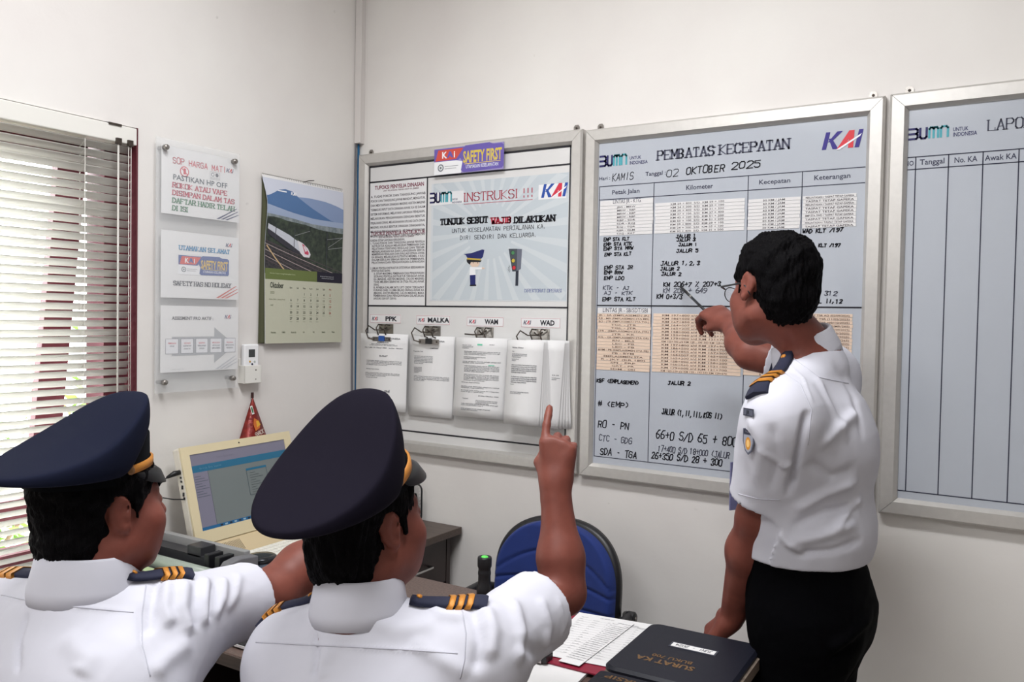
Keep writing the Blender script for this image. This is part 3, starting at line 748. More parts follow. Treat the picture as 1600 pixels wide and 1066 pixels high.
# text column
P = Print(BM(0.014), 0.0006); x0, x1 = 0.079, xv-0.006; H = 0.0088
P.rect(x0-0.002, zm+0.004, x1+0.002, z1-0.004, (226, 225, 226), -0.0001)
P.text('TUPOKSI PENYELIA DINASAN', x0+0.022, z1-0.030, 0.0145, (120, 44, 66), x1=x1-0.010, bold=0.03)
P.text('UNIT PELAKSANA TEKNIS CREW KA JEMBER', x0+0.065, z1-0.040, 0.0055, (90, 40, 56), x1=x1-0.035, bold=0.02)
T1 = ['A. TUGAS POKOK DAN TANGGUNG JAWAB', 'POKOK DAN TANGGUNG JAWAB MANDAT, MENGATUR,', 'DAN MENYIAPKAN DINASAN MASINIS ASISTEN MASINIS', 'TERMASUK INPUT DATA DINASAN AWAK KA KE DALAM', 'SISTEM INFORMASI, MELAYANI LAPORAN PENILAIAN,', 'MELAKUKAN PENGAWASAN DENGAN BENTUK', 'PERJALANAN DINAS, MELAKSANAKAN UPLOAD DATA DINAS', 'MASINIS, KHUSUS BENTUK DINASAN DINASANNYA,', 'MELAKUKAN PENATAUSAHAAN KA - KB DAN LAPORAN DARI', 'MASINIS BAIK JUMLAH, WAKTU, DAN KETERLAMBATAN', 'KARENA SETIAP LAPORAN KERUSAKAN.']
yy = z1-0.062; dy = 0.0172
for i, r_ in enumerate(T1): P.text(r_, x0+0.002, yy-i*dy, H, (62, 56, 62), x1=x1-0.003 if i < 10 else x1-0.10, bold=0.022)
ym = BX(*c4(90, 614))[1]
P.text('TUPOKSI PENYELIA INSTRUKTUR', x0+0.004, ym, 0.0145, (120, 44, 66), x1=x1-0.002, bold=0.03)
P.text('UNIT PELAKSANA TEKNIS CREW KA JEMBER', x0+0.045, ym-0.0115, 0.0055, (90, 40, 56), x1=x1-0.055, bold=0.02)
T2 = ['1. TUGAS POKOK DAN TANGGUNG JAWAB PENYELIA', 'INSTRUKTUR ADALAH MELAKUKAN PEMBINAAN DAN', 'PELATIHAN TENTANG REGULASI DAN TEKNIK', 'MENJALANKAN KA DAN LANGSIRAN SERTA', 'MEMBERIKAN PENILAIAN DAN EVALUASI KEPADA AWAK', 'KA BINAAN, MELAKUKAN RUTINITAS MINIMAL 4 KALI', 'DALAM SEBULAN SEBAGAI BENTUK PEMBINAAN,', 'PELATIHAN DAN PENGAWASAN LAPANGAN', '', '2. JUMLAH PENYELIA INSTRUKTUR DITETAPKAN BERDASARKAN', 'KETENTUAN RASIO BAHWA :', 'A. SETIAP MAKSIMAL PEMBINAAN DAN PENGAWASAN', 'SEORANG PENYELIA INSTRUKTUR TERHADAP AWAK', 'KA (MASINIS, ASISTEN MASINIS, CALON MASINIS)', 'TIDAK MELEBIHI SEBANYAK 30 (TIGA PULUH) AWAK', 'ORANG.', 'B. APABILA DALAM SATU UPT CREW TERDAPAT', 'KURANG DARI 15 (LIMA BELAS) ORANG AWAK KA', '(MASINIS, ASISTEN MASINIS, CALON MASINIS), MAKA', 'PEMBINAAN DAN PENGAWASAN DILAKUKAN', 'LANGSUNG OLEH KUPT CREW KA.']
yy = ym-0.035; dy = (yy-0.008-(zm+0.006))/len(T2)
for i, r_ in enumerate(T2):
    if r_:
        ind = 0.020 if i > 10 else (0.008 if 0 < i < 9 or i == 10 else 0.0)
        P.text(r_, x0+0.002+ind, yy-i*dy, H*0.95, (62, 56, 62), x1=(x1-0.003) if len(r_) > 30 else None, bold=0.022, xs=0.62)
P.build('duty_text', b1)
# INSTRUKSI poster
P = Print(BM(0.014), 0.0008); a = BX(*c4(436, 330)); b = BX(*c4(1162, 290)); pz0 = BX(*c4(420, 958))[1]; pz1 = (a[1]+b[1])/2+0.004; px0, px1 = a[0], b[0]
P.rect(px0-0.010, pz0-0.004, px1+0.002, pz1, (206, 210, 214), -0.0002)
P.rect(px0, pz0, px1, pz1, (190, 198, 204))
cx, cz = (px0+px1)/2-0.03, (pz0+pz1)/2+0.03
def clip_rect(ax, az):                           # point on the poster edge in direction a from the centre
    t = 9
    for d, lo, hi, o in ((ax, px0, px1, cx), (az, pz0, pz1, cz)):
        if d > 1e-9: t = min(t, (hi-o)/d)
        if d < -1e-9: t = min(t, (lo-o)/d)
    return (cx+ax*t, cz+az*t)
for i in range(26):
    w0 = 2*PI*i/26+0.03; w1 = w0+0.085; d0, d1 = (math.cos(w0), math.sin(w0)), (math.cos(w1), math.sin(w1))
    e0, e1 = clip_rect(*d0), clip_rect(*d1); P.poly([(cx+d0[0]*0.10, cz+d0[1]*0.10), e0, e1, (cx+d1[0]*0.10, cz+d1[1]*0.10)], (200, 206, 210), 0.0002)
a = BX(*c4(415, 452)); b = BX(*c4(598, 370)); P.rect(a[0]+0.001, a[1], b[0], b[1]+0.0, (224, 224, 226), 0.0004)
s = BX(*c4(415, 445)); e = BX(*c4(535, 375)); bumn_logo(P, s[0]+0.003, s[1]+0.003, e[1]-s[1]-0.002, e[0]-s[0], 0.0006)
put(P, c4, 'UNTUK', 537, 424, 568, 10, NAVY, z=0.0006, bold=0.01); put(P, c4, 'INDONESIA', 537, 440, 592, 10, NAVY, z=0.0006, bold=0.01)
a = BX(*c4(1000, 420)); b = BX(*c4(1150, 328)); P.rect(a[0], a[1], b[0], b[1], (228, 228, 230), 0.0004)
s = BX(*c4(1012, 410)); h_ = (BX(*c4(1012, 338))[1]-s[1]); kai_logo(P, s[0]+0.002, s[1], h_, 0.0006, (44, 78, 160), (204, 50, 70))
put(P, c4, 'INSTRUKSI !!!', 602, 430, 985, 44, (178, 66, 82), 'serif', yend=412, z=0.0005, w=0.0040)
a = BX(*c4(600, 444)); b = BX(*c4(968, 424)); P.line([a, (b[0], a[1])], 0.002, (178, 66, 82), 0.0005)
put(P, c4, 'TUNJUK SEBUT', 476, 556, 735, 30, (34, 34, 42), 'serif', z=0.0005, w=0.0068, thin=0.7, yend=549)
put(P, c4, 'WAJIB', 750, 549, 862, 30, (190, 44, 66), 'serif', z=0.0005, w=0.0068, thin=0.7)
put(P, c4, 'DILAKUKAN', 874, 545, 1095, 30, (34, 34, 42), 'serif', z=0.0005, w=0.0068, thin=0.7)
put(P, c4, 'UNTUK KESELAMATAN PERJALANAN KA.', 538, 598, 1048, 21, (62, 64, 70), 'pen', z=0.0005, w=0.0020, jit=0.0, slant=0, yend=585)
put(P, c4, 'DIRI SENDIRI DAN KELUARGA.', 582, 636, 1000, 21, (62, 64, 70), 'pen', z=0.0005, w=0.0020, jit=0.0, slant=0, yend=625)
put(P, c4, 'DIREKTORAT OPERASI', 928, 918, 1130, 17, (88, 100, 160), 'serif', z=0.0005, w=0.0016)
def g4(pts): return [BX(*c4(x, y), 0.015) for x, y in pts]
def q4(pts, c, z): P.poly(g4(list(reversed(pts))), c, z)
# plain pictogram: capped officer pointing at a signal
q4([(600, 712), (640, 708), (700, 688), (712, 690), (704, 728), (694, 738), (620, 733), (612, 718)], (34, 40, 100), 0.0007)
q4([(618, 732), (694, 739), (692, 746), (618, 742)], (196, 168, 70), 0.0008)
q4([(616, 741), (668, 744), (698, 748), (690, 756), (640, 756), (634, 770), (618, 756)], (30, 28, 34), 0.0008)
q4([(636, 756), (684, 754), (686, 768), (676, 780), (646, 782), (634, 768)], (222, 196, 176), 0.0007)
P.disc(*BX(*c4(652, 760), 0.015), 0.0018, (30, 28, 34), 0.0009); P.disc(*BX(*c4(676, 760), 0.015), 0.0018, (30, 28, 34), 0.0009)
q4([(634, 782), (662, 782), (665, 824), (632, 826)], (232, 232, 234), 0.0006)
q4([(652, 782), (700, 784), (700, 795), (655, 797)], (232, 232, 234), 0.0007); q4([(698, 783), (714, 786), (714, 791), (698, 794)], (222, 196, 176), 0.0008)
q4([(634, 826), (664, 824), (664, 882), (636, 884)], (34, 40, 100), 0.0007); q4([(634, 878), (668, 876), (668, 884), (634, 885)], (24, 24, 34), 0.0008)
q4([(886, 684), (914, 686), (908, 792), (886, 806)], (104, 108, 122), 0.0006); q4([(842, 684), (888, 684), (886, 806), (862, 806)], (70, 76, 84), 0.0007)
q4([(880, 804), (896, 800), (893, 883), (878, 883)], (44, 48, 62), 0.0006)
for (x_, y_, c) in ((864, 706, (70, 130, 84)), (866, 748, (196, 176, 70)), (870, 786, (200, 50, 60))):
    p = BX(*c4(x_, y_), 0.015); P.disc(p[0], p[1], 0.0085, (40, 42, 50), 0.0008); P.disc(p[0]+0.001, p[1], 0.0068, c, 0.0009)
for i in range(5):
    w = PI*(0.75+0.14*i); p = BX(*c4(858, 790), 0.015); P.line([(p[0]+0.009*math.cos(w), p[1]+0.009*math.sin(w)), (p[0]+0.016*math.cos(w), p[1]+0.016*math.sin(w))], 0.0011, (60, 56, 60), 0.0008)
P.build('instruction_poster', b1)
# safety badge riding on the top rail
a = BX(*c4(442, 290), 0.032); b = BX(*c4(815, 262), 0.032); tt = BX(*c4(450, 150), 0.032)
st = MB().prism([(a[0], a[1]), (b[0], a[1]+0.0), (b[0], tt[1]), (a[0], tt[1])], 0, 0.002, mat('badge_board', (150, 140, 190), 0.4), BM(0.031)).build('safety_badge', b1)
P = Print(BM(0.033), 0.0004); safety_badge(P, a[0], a[1], b[0]-a[0], tt[1]-a[1], (106, 92, 170), (206, 82, 70), (214, 190, 84)); P.build('badge_print', st)
# name plates and lever clips
def clip_mech(x, z, parent, opened=False, blue=False):
    M = BM(0.014)
    k = MB().prism([(x-0.040, z-0.004), (x+0.034, z-0.004), (x+0.034, z+0.034), (x-0.040, z+0.034)], 0, 0.002, STEEL, M).build('clip_plate', parent, bevel=0.001)
    m = MB()
    for sx in (-0.022, 0.016):                   # the two arch prongs
        m.tube([tuple(M @ Vector(p)) for p in ((x+sx, z+0.030, 0.002), (x+sx-0.004, z+0.032, 0.020), (x+sx-0.006, z+0.018, 0.030), (x+sx+0.002, z-0.006, 0.028), (x+sx+0.004, z-0.012, 0.004 if not opened else 0.026))], 0.0026, DARKSTEEL, n=7)
    m.tube([tuple(M @ Vector(p)) for p in ((x-0.020, z+0.020, 0.014), (x-0.004, z+0.012, 0.022), (x+0.014, z+0.022, 0.014))], 0.003, DARKSTEEL, n=7)
    m.build('arch', k)
    # lever loop swung out to the left
    lv = [(x-0.002, z+0.012, 0.016), (x-0.040, z+0.010, 0.024), (x-0.070, z+0.026, 0.026), (x-0.085, z+0.006, 0.026), (x-0.072, z-0.022, 0.026), (x-0.040, z-0.028, 0.026)]
    if opened: lv = [(x-0.002, z+0.008, 0.016), (x-0.040, z+0.006, 0.026), (x-0.072, z+0.008, 0.030)]
    MB().tube([tuple(M @ Vector(p)) for p in lv], 0.0026, DARKSTEEL, n=7).build('lever', k)
    if not opened:
        m = MB().prism([(x-0.050, z-0.034), (x+0.042, z-0.034), (x+0.042, z-0.016), (x-0.050, z-0.016)], 0.020, 0.026, STEEL, M)
        m.prism([(x-0.016, z-0.033), (x+0.012, z-0.033), (x+0.012, z-0.012), (x-0.016, z-0.012)], 0.026, 0.030, mat('blue_lug', (40, 84, 160), 0.4) if blue else BLACKPL, M)
        for sx in (-0.043, 0.035): m.lathe([(0.004, 0), (0.004, 0.001)], tuple(M @ Vector((x+sx, z-0.025, 0.026))), DARKSTEEL, axis=(0, -1, 0), n=10)
        m.build('clamp_bar', k, bevel=0.001)
plates = [('PPK', (100, 158), (272, 104), (192, 192)), ('MALKA', (357, 166), (545, 112), (452, 204)), ('WAM', (637, 176), (842, 122), (742, 212)), ('WAD', (938, 183), (1157, 126), (1050, 222))]
for i, (nm, lo, hi, cc) in enumerate(plates):
    a = BX(*c5(*lo), 0.015); b = BX(*c5(*hi), 0.015)
    w, hgt = b[0]-a[0], 0.034
    pl = MB().prism([(a[0], a[1]), (a[0]+w, a[1]), (a[0]+w, a[1]+hgt), (a[0], a[1]+hgt)], 0, 0.001, flat((226, 225, 226)), BM(0.014)).build('name_plate', b1)
    P = Print(BM(0.015), 0.0004); P.outline(a[0]+0.001, a[1]+0.001, a[0]+w-0.001, a[1]+hgt-0.001, 0.001, (200, 130, 140))
    kai_logo(P, a[0]+0.010, a[1]+0.010, 0.014, 0.0, (56, 54, 84), (206, 70, 84)); P.text(nm, a[0]+w*(0.50 if nm != 'MALKA' else 0.34), a[1]+0.009, 0.017, (40, 40, 48), bold=0.04, x1=a[0]+w*(0.86 if nm != 'MALKA' else 0.97)); P.build('plate_print', pl)
    c_ = BX(*c5(*cc), 0.015); clip_mech(c_[0], c_[1]-0.015, b1, nm == 'WAM', nm == 'PPK')
# paper packs hanging under the clips
def pack(label, n, xa, xb, zt, zb, rows, seed, skew=0.0, thick=0.0012, hl=False, cur=0.0, d0=0.0):
    rg = random.Random(seed); t = thing('paper_pack', label, 'papers', ((xa+xb)/2, -0.02, zt), 'paper packs clipped to the notice board')
    for k in range(n):
        f = k/max(n-1, 1); dd = 0.016+d0+0.030*f*(1 if n > 2 else 0.2)
        ox = (1-f)*0.034*(n > 4) + rg.uniform(-1, 1)*0.0015; N = 8; vs = []
        for j in range(N+1):
            v = j/N; z = zt+(zb-zt)*v-rg.uniform(0, 0.0008)*(j == N)
            out = -(dd + 0.003*math.sin(v*PI)*(1-f) + 0.004*v*v + cur*v*v)
            for u in (0, 0.5, 1): vs.append((xa+(xb-xa)*u+ox*v+skew*v, out-0.002*u*v, z+0.004*ox*30*0))
        m = MB(); m.add(vs, [(j*3+i, (j+1)*3+i, (j+1)*3+i+1, j*3+i+1) for j in range(N) for i in range(2)], PAPER, True)
        sh = m.build('sheet', t, solid=0.0005)
    class SP(Print):
        def _add(s, pv, fs, mm, z=0.0):
            out = []
            for x, y in pv:
                v = min(max(1-y, 0), 1)
                out.append((xa+(xb-xa)*x+skew*v, -(dd+0.004*v*v+cur*v*v)-0.002*x*v-0.0012-z, zt+(zb-zt)*v))
            s.mb.add(out, fs, mm)
    S = SP(None); W = xb-xa; Hh = zt-zb
    for (y, x0, x1, h, c, txt) in rows:
        m_ = flat(c); h2 = h/Hh
        # lettering in unit coordinates
        L = 0; seq = []
        for ch_ in txt:
            v_, f_, a_ = glyph(ch_, 0.015); seq.append((v_, f_, L)); L += a_
        kx = (x1-x0)/L
        for v_, f_, o_ in seq:
            if f_: S._add([(x0+(p[0]+o_)*kx, y+p[1]*h2/0.7) for p in v_], f_, m_)
    if hl: S.rect(0.42, 0.905, 0.52, 0.925, (110, 205, 170), 0.0); S.rect(0.66, 0.655, 0.78, 0.668, (140, 210, 185), 0.0)
    S.build('print', t); return t
G1 = (92, 92, 100)
body = ['Sehubungan dengan pelaksanaan angkutan kereta api', 'maka disampaikan kepada seluruh awak sarana agar', 'selalu memperhatikan batas kecepatan dan semboyan', 'di wilayah kerja masing masing dan melaporkan', 'setiap gangguan kepada petugas pengendali', 'demikian untuk dilaksanakan sebagaimana mestinya']
def para(y, x0, x1, n, dy=0.018, last=0.6, s=0, h=0.0034, c=G1):
    return [(y-i*dy, x0, x1 if i < n-1 else x0+(x1-x0)*last, h, c, body[(i+s) % 6][:int(48*(1 if i < n-1 else last))]) for i in range(n)]
a = BX(*c5(57, 215), 0.03); b = BX(*c5(305, 655), 0.03)
r1 = [(0.93, 0.16, 0.86, 0.006, (70, 70, 80), 'PT KERETA API INDONESIA'), (0.905, 0.30, 0.68, 0.005, G1, 'DAERAH OPERASI'), (0.88, 0.36, 0.62, 0.004, G1, 'JEMBER'), (0.86, 0.24, 0.74, 0.003, G1, 'Jalan Dahlia telepon kantor'), (0.845, 0.2, 0.8, 0.003, G1, 'surat elektronik dan laman resmi'), (0.81, 0.1, 0.92, 0.004, (80, 80, 90), 'No / UM / X / Daop / 2025    Jember  Oktober'), (0.70, 0.42, 0.60, 0.006, (60, 60, 70), 'SURAT'), ]
r1 += para(0.64, 0.14, 0.9, 4) + para(0.53, 0.14, 0.6, 1) + para(0.48, 0.12, 0.86, 3, s=2) + para(0.42, 0.14, 0.55, 1) + [(0.24, 0.55, 0.66, 0.010, (60, 60, 70), 'ttd')]
pack('thin white letter hanging from the leftmost clip of the notice board, under PPK', 2, a[0], b[0]+0.004, a[1], b[1], r1, 1, d0=0.017)
a = BX(*c5(316, 228), 0.03); b = BX(*c5(556, 682), 0.03)
r2 = [(0.93, 0.30, 0.80, 0.005, G1, 'LAPORAN MALAM KERJA'), (0.84, 0.48, 0.66, 0.005, (80, 80, 90), 'LAMPIRAN')] + [(0.80, 0.1, 0.32, 0.003, G1, 'Kepada Yth')] + para(0.74, 0.12, 0.54, 6, s=1, last=0.5) + para(0.60, 0.12, 0.3, 5, dy=0.016, s=3) + para(0.49, 0.12, 0.92, 4, s=2, last=0.3)
pack('cream-white papers hanging from the clip under the MALKA plate', 2, a[0], b[0], a[1], b[1]-0.006, r2, 2, d0=0.004)
a = BX(*c5(576, 238), 0.055); b = BX(*c5(832, 708), 0.055)
r3 = [(0.90, 0.12, 0.3, 0.003, G1, 'Nomor surat'), (0.915, 0.66, 0.76, 0.003, G1, 'Jember')] + para(0.88, 0.12, 0.34, 2, s=1) + para(0.82, 0.16, 0.88, 3, s=0) + para(0.75, 0.16, 0.6, 2, s=3) + para(0.695, 0.14, 0.9, 2, s=4) + para(0.64, 0.18, 0.88, 5, s=1) + para(0.53, 0.18, 0.88, 5, s=2) + para(0.43, 0.14, 0.76, 1) + para(0.38, 0.14, 0.9, 2, s=5) + para(0.33, 0.14, 0.9, 2, s=3) + [(0.27, 0.5, 0.9, 0.0034, G1, 'Jember Oktober 2025'), (0.225, 0.18, 0.3, 0.0034, G1, 'Tembusan')] + para(0.21, 0.45, 0.88, 3, s=2) + para(0.16, 0.16, 0.9, 2, s=1) + para(0.10, 0.16, 0.75, 2, s=4)
pack('thick stack of typed pages with green highlights, under the WAM plate', 14, a[0], b[0]+0.012, a[1], b[1]+0.006, r3, 3, skew=-0.012, hl=True)
a = BX(*c5(1128, 256), 0.035); b = BX(*c5(1150, 760), 0.035)
pack('paper pack curling behind the front pages under the WAD plate', 5, a[0]-0.10, a[0]+0.052, a[1], b[1]+0.012, [(0.60, 0.74, 0.92, 0.0035, G1, 'KA 52')]+para(0.57, 0.74, 0.95, 2), 5, skew=-0.018, d0=0.015)
a = BX(*c5(893, 252), 0.058); b = BX(*c5(1066, 735), 0.058)
r4 = [(0.905, 0.14, 0.45, 0.0045, (80, 80, 90), 'Nota Dinas'), (0.86, 0.14, 0.2, 0.003, G1, 'Yth')] + para(0.83, 0.14, 0.56, 3, s=1, h=0.004) + para(0.77, 0.14, 0.34, 2) + para(0.70, 0.14, 0.84, 5, s=2, dy=0.022, h=0.0044, c=(74, 74, 84)) + para(0.56, 0.14, 0.86, 4, s=3, dy=0.022, h=0.0044, c=(74, 74, 84)) + para(0.47, 0.14, 0.3, 1) + para(0.38, 0.14, 0.66, 2, s=4)
pack('front pages hanging from the rightmost clip, under the WAD plate', 6, a[0], b[0]+0.012, a[1], b[1]+0.004, r4, 4, skew=-0.010, d0=0.044)

# ---------------- board 2: speed restrictions
P = Print(BM(0.014), 0.0006)
LINE = (40, 42, 62)
B2L, B2R = BX(*c6(108, 600))[0], 1.905
cz = {k: BX(*c6(108, v))[1] for k, v in dict(h1=493, h2=556).items()}
zmid = BX(*c6(98, 1058))[1]; zbot = BX(*c7(88, 793))[1]; zbot2 = BX(*c7(85, 828))[1]; zbot3 = zbot2+0.0
xs = [BX(*c6(368, 560))[0], BX(*c6(818, 480))[0], BX(*c6(1075, 480))[0]]
for z in (cz['h1'], cz['h2']): P.line([(B2L, z), (B2R, z)], 0.0022, LINE, 0.0002)
P.line([(B2L, zmid), (B2R, zmid)], 0.0042, (20, 20, 30), 0.0003); P.line([(B2L, zbot), (B2R, zbot)], 0.002, LINE, 0.0002); P.line([(1.074, zbot2), (B2R+0.005, zbot2)], 0.0015, LINE, 0.0002)
P.line([(B2L, zbot), (B2L, cz['h1'])], 0.0022, LINE, 0.0002)
for x in xs: P.line([(x, zbot), (x, cz['h1'])], 0.0022, LINE, 0.0002)
TXT = (60, 62, 82)
s = BX(*c6(112, 400)); e = BX(*c6(246, 338)); bumn_logo(P, s[0], s[1], e[1]-s[1]+0.004, e[0]-s[0], 0.0002)
put(P, c6, 'UNTUK', 254, 364, 309, 15, NAVY, bold=0.012); put(P, c6, 'INDONESIA', 254, 388, 340, 16, NAVY, bold=0.012, yend=384)
put(P, c6, 'PEMBATAS KECEPATAN', 388, 366, 1022, 42, (78, 80, 98), 'serif', yend=318, w=0.0060)
s = BX(*c6(1168, 318)); hh = BX(*c6(1168, 236))[1]-s[1]; kai_logo(P, s[0], s[1], hh, 0.0002, (58, 48, 128), (208, 62, 70), cut=1.907)
put(P, c6, 'Hari :', 109, 463, 162, 16, TXT, bold=0.015); put(P, c6, 'Tanggal :', 330, 442, 427, 19, TXT, bold=0.015)
put(P, c6, 'Petak Jalan', 170, 530, 303, 20, TXT, bold=0.012); put(P, c6, 'Kilometer', 522, 508, 651, 22, TXT, bold=0.012); put(P, c6, 'Kecepatan', 869, 482, 1021, 21, TXT, bold=0.012); put(P, c6, 'Keterangan', 1131, 462, 1307, 23, TXT, bold=0.012)
P.build('table_print', b2)
P = Print(BM(0.014), 0.0008); BLK = (24, 24, 34); GRY = (84, 86, 100); W = 0.0034
put(P, c6, 'KAMIS', 172, 466, 276, 34, BLK, 'pen', w=0.0022); put(P, c6, '02', 430, 446, 492, 34, BLK, 'pen', w=0.0022); put(P, c6, 'OKTOBER', 524, 434, 712, 34, BLK, 'pen', w=W, yend=424); put(P, c6, '2025', 740, 410, 884, 32, BLK, 'pen', w=W)
HW6 = [('EMP STA KLT', 132, 752, 254, 17), ('EMP STA KTK', 132, 775, 266, 17), ('EMP STA MRW', 132, 796, 274, 17), ('EMP STA KLT', 136, 823, 264, 17), ('EMP STA JR', 134, 888, 272, 20), ('EMP BRW', 134, 909, 224, 16), ('EMP LDO', 134, 936, 230, 18), ('KTK - AJ', 128, 983, 256, 20), ('AJ - KTK', 134, 1007, 270, 18), ('EMP STA KLT', 126, 1036, 285, 19),
  ('JALUR 1', 476, 736, 574, 17), ('JALUR 3', 480, 754, 570, 17), ('JALUR 1', 488, 776, 580, 15), ('JALUR 5', 478, 806, 584, 18), ('JALUR 1,2,3', 404, 868, 592, 21), ('JALUR 2', 402, 892, 494, 18), ('JALUR 2', 406, 917, 502, 18), ('KM 206+7 % 207+3', 416, 968, 692, 23), ('KM 208 + 649', 414, 998, 624, 24), ('KM 0+3/3', 384, 1026, 508, 24),
  ('WAD KLT /197', 1078, 714, 1272, 20), ('KLT /197', 1154, 781, 1260, 18), ('+ 312', 1140, 1010, 1246, 22), ('SEL II,12', 1122, 1046, 1270, 20)]
for t_, x_, y_, x2, h_ in HW6:
    gq = t_ in ('KM 208 + 649',) or t_.startswith('AJ') or t_.startswith('KTK') or '312' in t_
    put(P, c6, t_, x_, y_, x2, h_*0.86, GRY if gq else BLK, 'pen', w=0.0024 if gq else 0.0031, jit=0.09)
HW7 = [('KBF (EMPLASEMEN)', 102, 430, 310, 16), ('# (EMP)', 108, 545, 262, 22), ('RO - PN', 108, 650, 262, 32), ('CTC - GDG', 112, 716, 276, 28), ('SDA - TGA', 118, 784, 300, 32), ('JALUR 2', 450, 441, 564, 17), ('JALUR (1,II,III,KOS II)', 420, 588, 718, 26), ('66+0 S/D 65 + 800', 392, 706, 790, 40), ('17+400 S/D 18+000 (JALUR I)', 402, 768, 800, 28), ('26+350 S/D 28 + 300', 370, 802, 718, 30)]
for t_, x_, y_, x2, h_ in HW7:
    gq = t_.startswith('CTC') or '18+000' in t_
    put(P, c7, t_, x_, y_, x2, h_, GRY if gq else BLK, 'pen', w=0.0026 if gq else 0.0034, jit=0.08, yend=y_+(x2-x_)*0.05)
P.build('handwriting', b2)
# pasted paper strips
STRIPW = mat('strip_white', (218, 216, 216), 0.6); STRIPO = mat('strip_peach', (224, 200, 180), 0.6); STRIPH = mat('strip_heading', (212, 214, 220), 0.6)
def strips(n, xa, xb, za, zb, m_, texts, c, xt=0.5, th=0.62, head=None, spread=0.7):
    dz = (za-zb)/n
    for i in range(n):
        z = za-(i+1)*dz; j = random.uniform(-1, 1)*0.0012
        k = MB().prism([(xa+j, z+0.0009), (xb+j, z+0.0009), (xb+j, z+dz), (xa+j, z+dz)], 0, 0.0007+random.uniform(0, 0.0005), m_, BM(0.0145)).build('paper_strip', b2)
        P = Print(BM(0.0157), 0.0003); tx = texts[i % len(texts)]; w = (xb-xa)*spread*min(1, len(tx)/(18 if xb-xa < 0.3 else 30)); cx_ = xa+(xb-xa)*xt
        P.text(tx, cx_-w/2, z+dz*0.24, dz*0.52, c, x1=cx_+w/2, bold=0.01); P.build('strip_print', k)
sx = [(BX(*c6(112, 700))[0], BX(*c6(364, 640))[0]), (BX(*c6(374, 640))[0], BX(*c6(801, 630))[0]), (BX(*c6(818, 600))[0], BX(*c6(1066, 600))[0]), (BX(*c6(1078, 600))[0], BX(*c6(1334, 600))[0])]
G2 = (96, 92, 96)
za, zb_ = BX(*c6(112, 562))[1], BX(*c6(112, 728))[1]
hz_ = za-(za-zb_)*0.155
k = MB().prism([(sx[0][0], hz_+0.001), (sx[0][1], hz_+0.001), (sx[0][1], za), (sx[0][0], za)], 0, 0.001, STRIPW, BM(0.0145)).build('paper_strip', b2)
P = Print(BM(0.0157), 0.0003); P.text('LINTAS JR - KTG', sx[0][0]+0.045, hz_+0.007, 0.013, TXT, x1=sx[0][1]-0.042); P.build('strip_print', k)
strips(9, *sx[0], hz_, zb_, STRIPW, ['JBG - MRW', 'MRW - RBP', 'MRW - RBP', 'MRW - RBP', 'RBP - SDR', 'SDR - RGJ', 'RGJ - TGR', 'KBR - GLM', 'TAG - KAT'], G2)
za2, zb2_ = BX(*c6(376, 572))[1], BX(*c6(376, 717))[1]
strips(9, *sx[1], za2, zb2_, STRIPW, ['KM 29 + 800  S/D  KM 29 + 100', 'KM 24 + 200  S/D  KM 25 + 100', 'KM 30 + 400  S/D  KM 31 + 500', 'KM 37 + 100  S/D  KM 37 + 400', 'KM 43 + 100  S/D  KM 51 + 200', 'KM 50 + 100  S/D  KM 51 + 200'], G2, xt=0.48, spread=0.6)
za3 = BX(*c6(818, 554))[1]; zb3 = BX(*c6(818, 700))[1]
strips(9, *sx[2], za3, zb3, STRIPW, ['50 KM / JAM', '60 KM / JAM', '30 KM / JAM', '60 KM / JAM', '60 KM / JAM', '20 KM / JAM'], G2)
za4 = BX(*c6(1082, 538))[1]; zb4 = BX(*c6(1082, 692))[1]
strips(9, *sx[3], za4, zb4, STRIPW, ['PERLINTASAN / TASPAT TETAP GAPEKA', 'TASPAT TETAP GAPEKA', 'PERLINTASAN / TASPAT TETAP GAPEKA', 'TASPAT TETAP GAPEKA', 'TASPAT TETAP GAPEKA', 'EMP STA. SWD / TASPAT TETAP GAPEKA', 'TASPAT TETAP GAPEKA'], G2, spread=0.9)
sx7 = [(BX(*c7(101, 250))[0], BX(*c7(362, 250))[0]), (BX(*c7(373, 250))[0], BX(*c7(808, 250))[0]), (BX(*c7(820, 250))[0], BX(*c7(1085, 200))[0]), (BX(*c7(1097, 150))[0], BX(*c7(1354, 150))[0])]
za, zb_ = BX(*c7(101, 94))[1], BX(*c7(98, 369))[1]; zhh = BX(*c7(105, 66))[1]
k = MB().prism([(sx7[0][0], za+0.001), (sx7[0][1], za+0.001), (sx7[0][1], zhh), (sx7[0][0], zhh)], 0, 0.001, STRIPW, BM(0.0145)).build('paper_strip', b2)
P = Print(BM(0.0157), 0.0003); P.text('LINTAS JR - SB/SDT/SBI', sx7[0][0]+0.018, za+0.005, 0.014, TXT, x1=sx7[0][1]-0.010); P.build('strip_print', k)
G3 = (112, 92, 84)
strips(18, *sx7[0], za, zb_, STRIPO, ['JR - SA (EMPLASEMEN JR)', 'RB - MA (EMPLASEMEN STA MR)', 'BO - JTR (EMPLASEMEN STA TGL)', 'TGL - JTR', 'TGL - JTR', 'JTR - (EMPLASEMEN STA JTR)', 'JTR - KK', 'KSL - GR (EMPLASEMEN STA GR)', 'RN - MLS', 'LEC - PB', 'LEC - PB', 'BYM - PB (EMPLASEMEN STA PB)', 'PB - BYM', 'EMPLASEMEN STA', 'R - JKT (KR 180)', 'SPJ - PRP', 'GRT - PR', 'SDM - SBI'], G3, spread=0.95)
zam = BX(*c7(375, 94))[1]; zbm = BX(*c7(375, 380))[1]
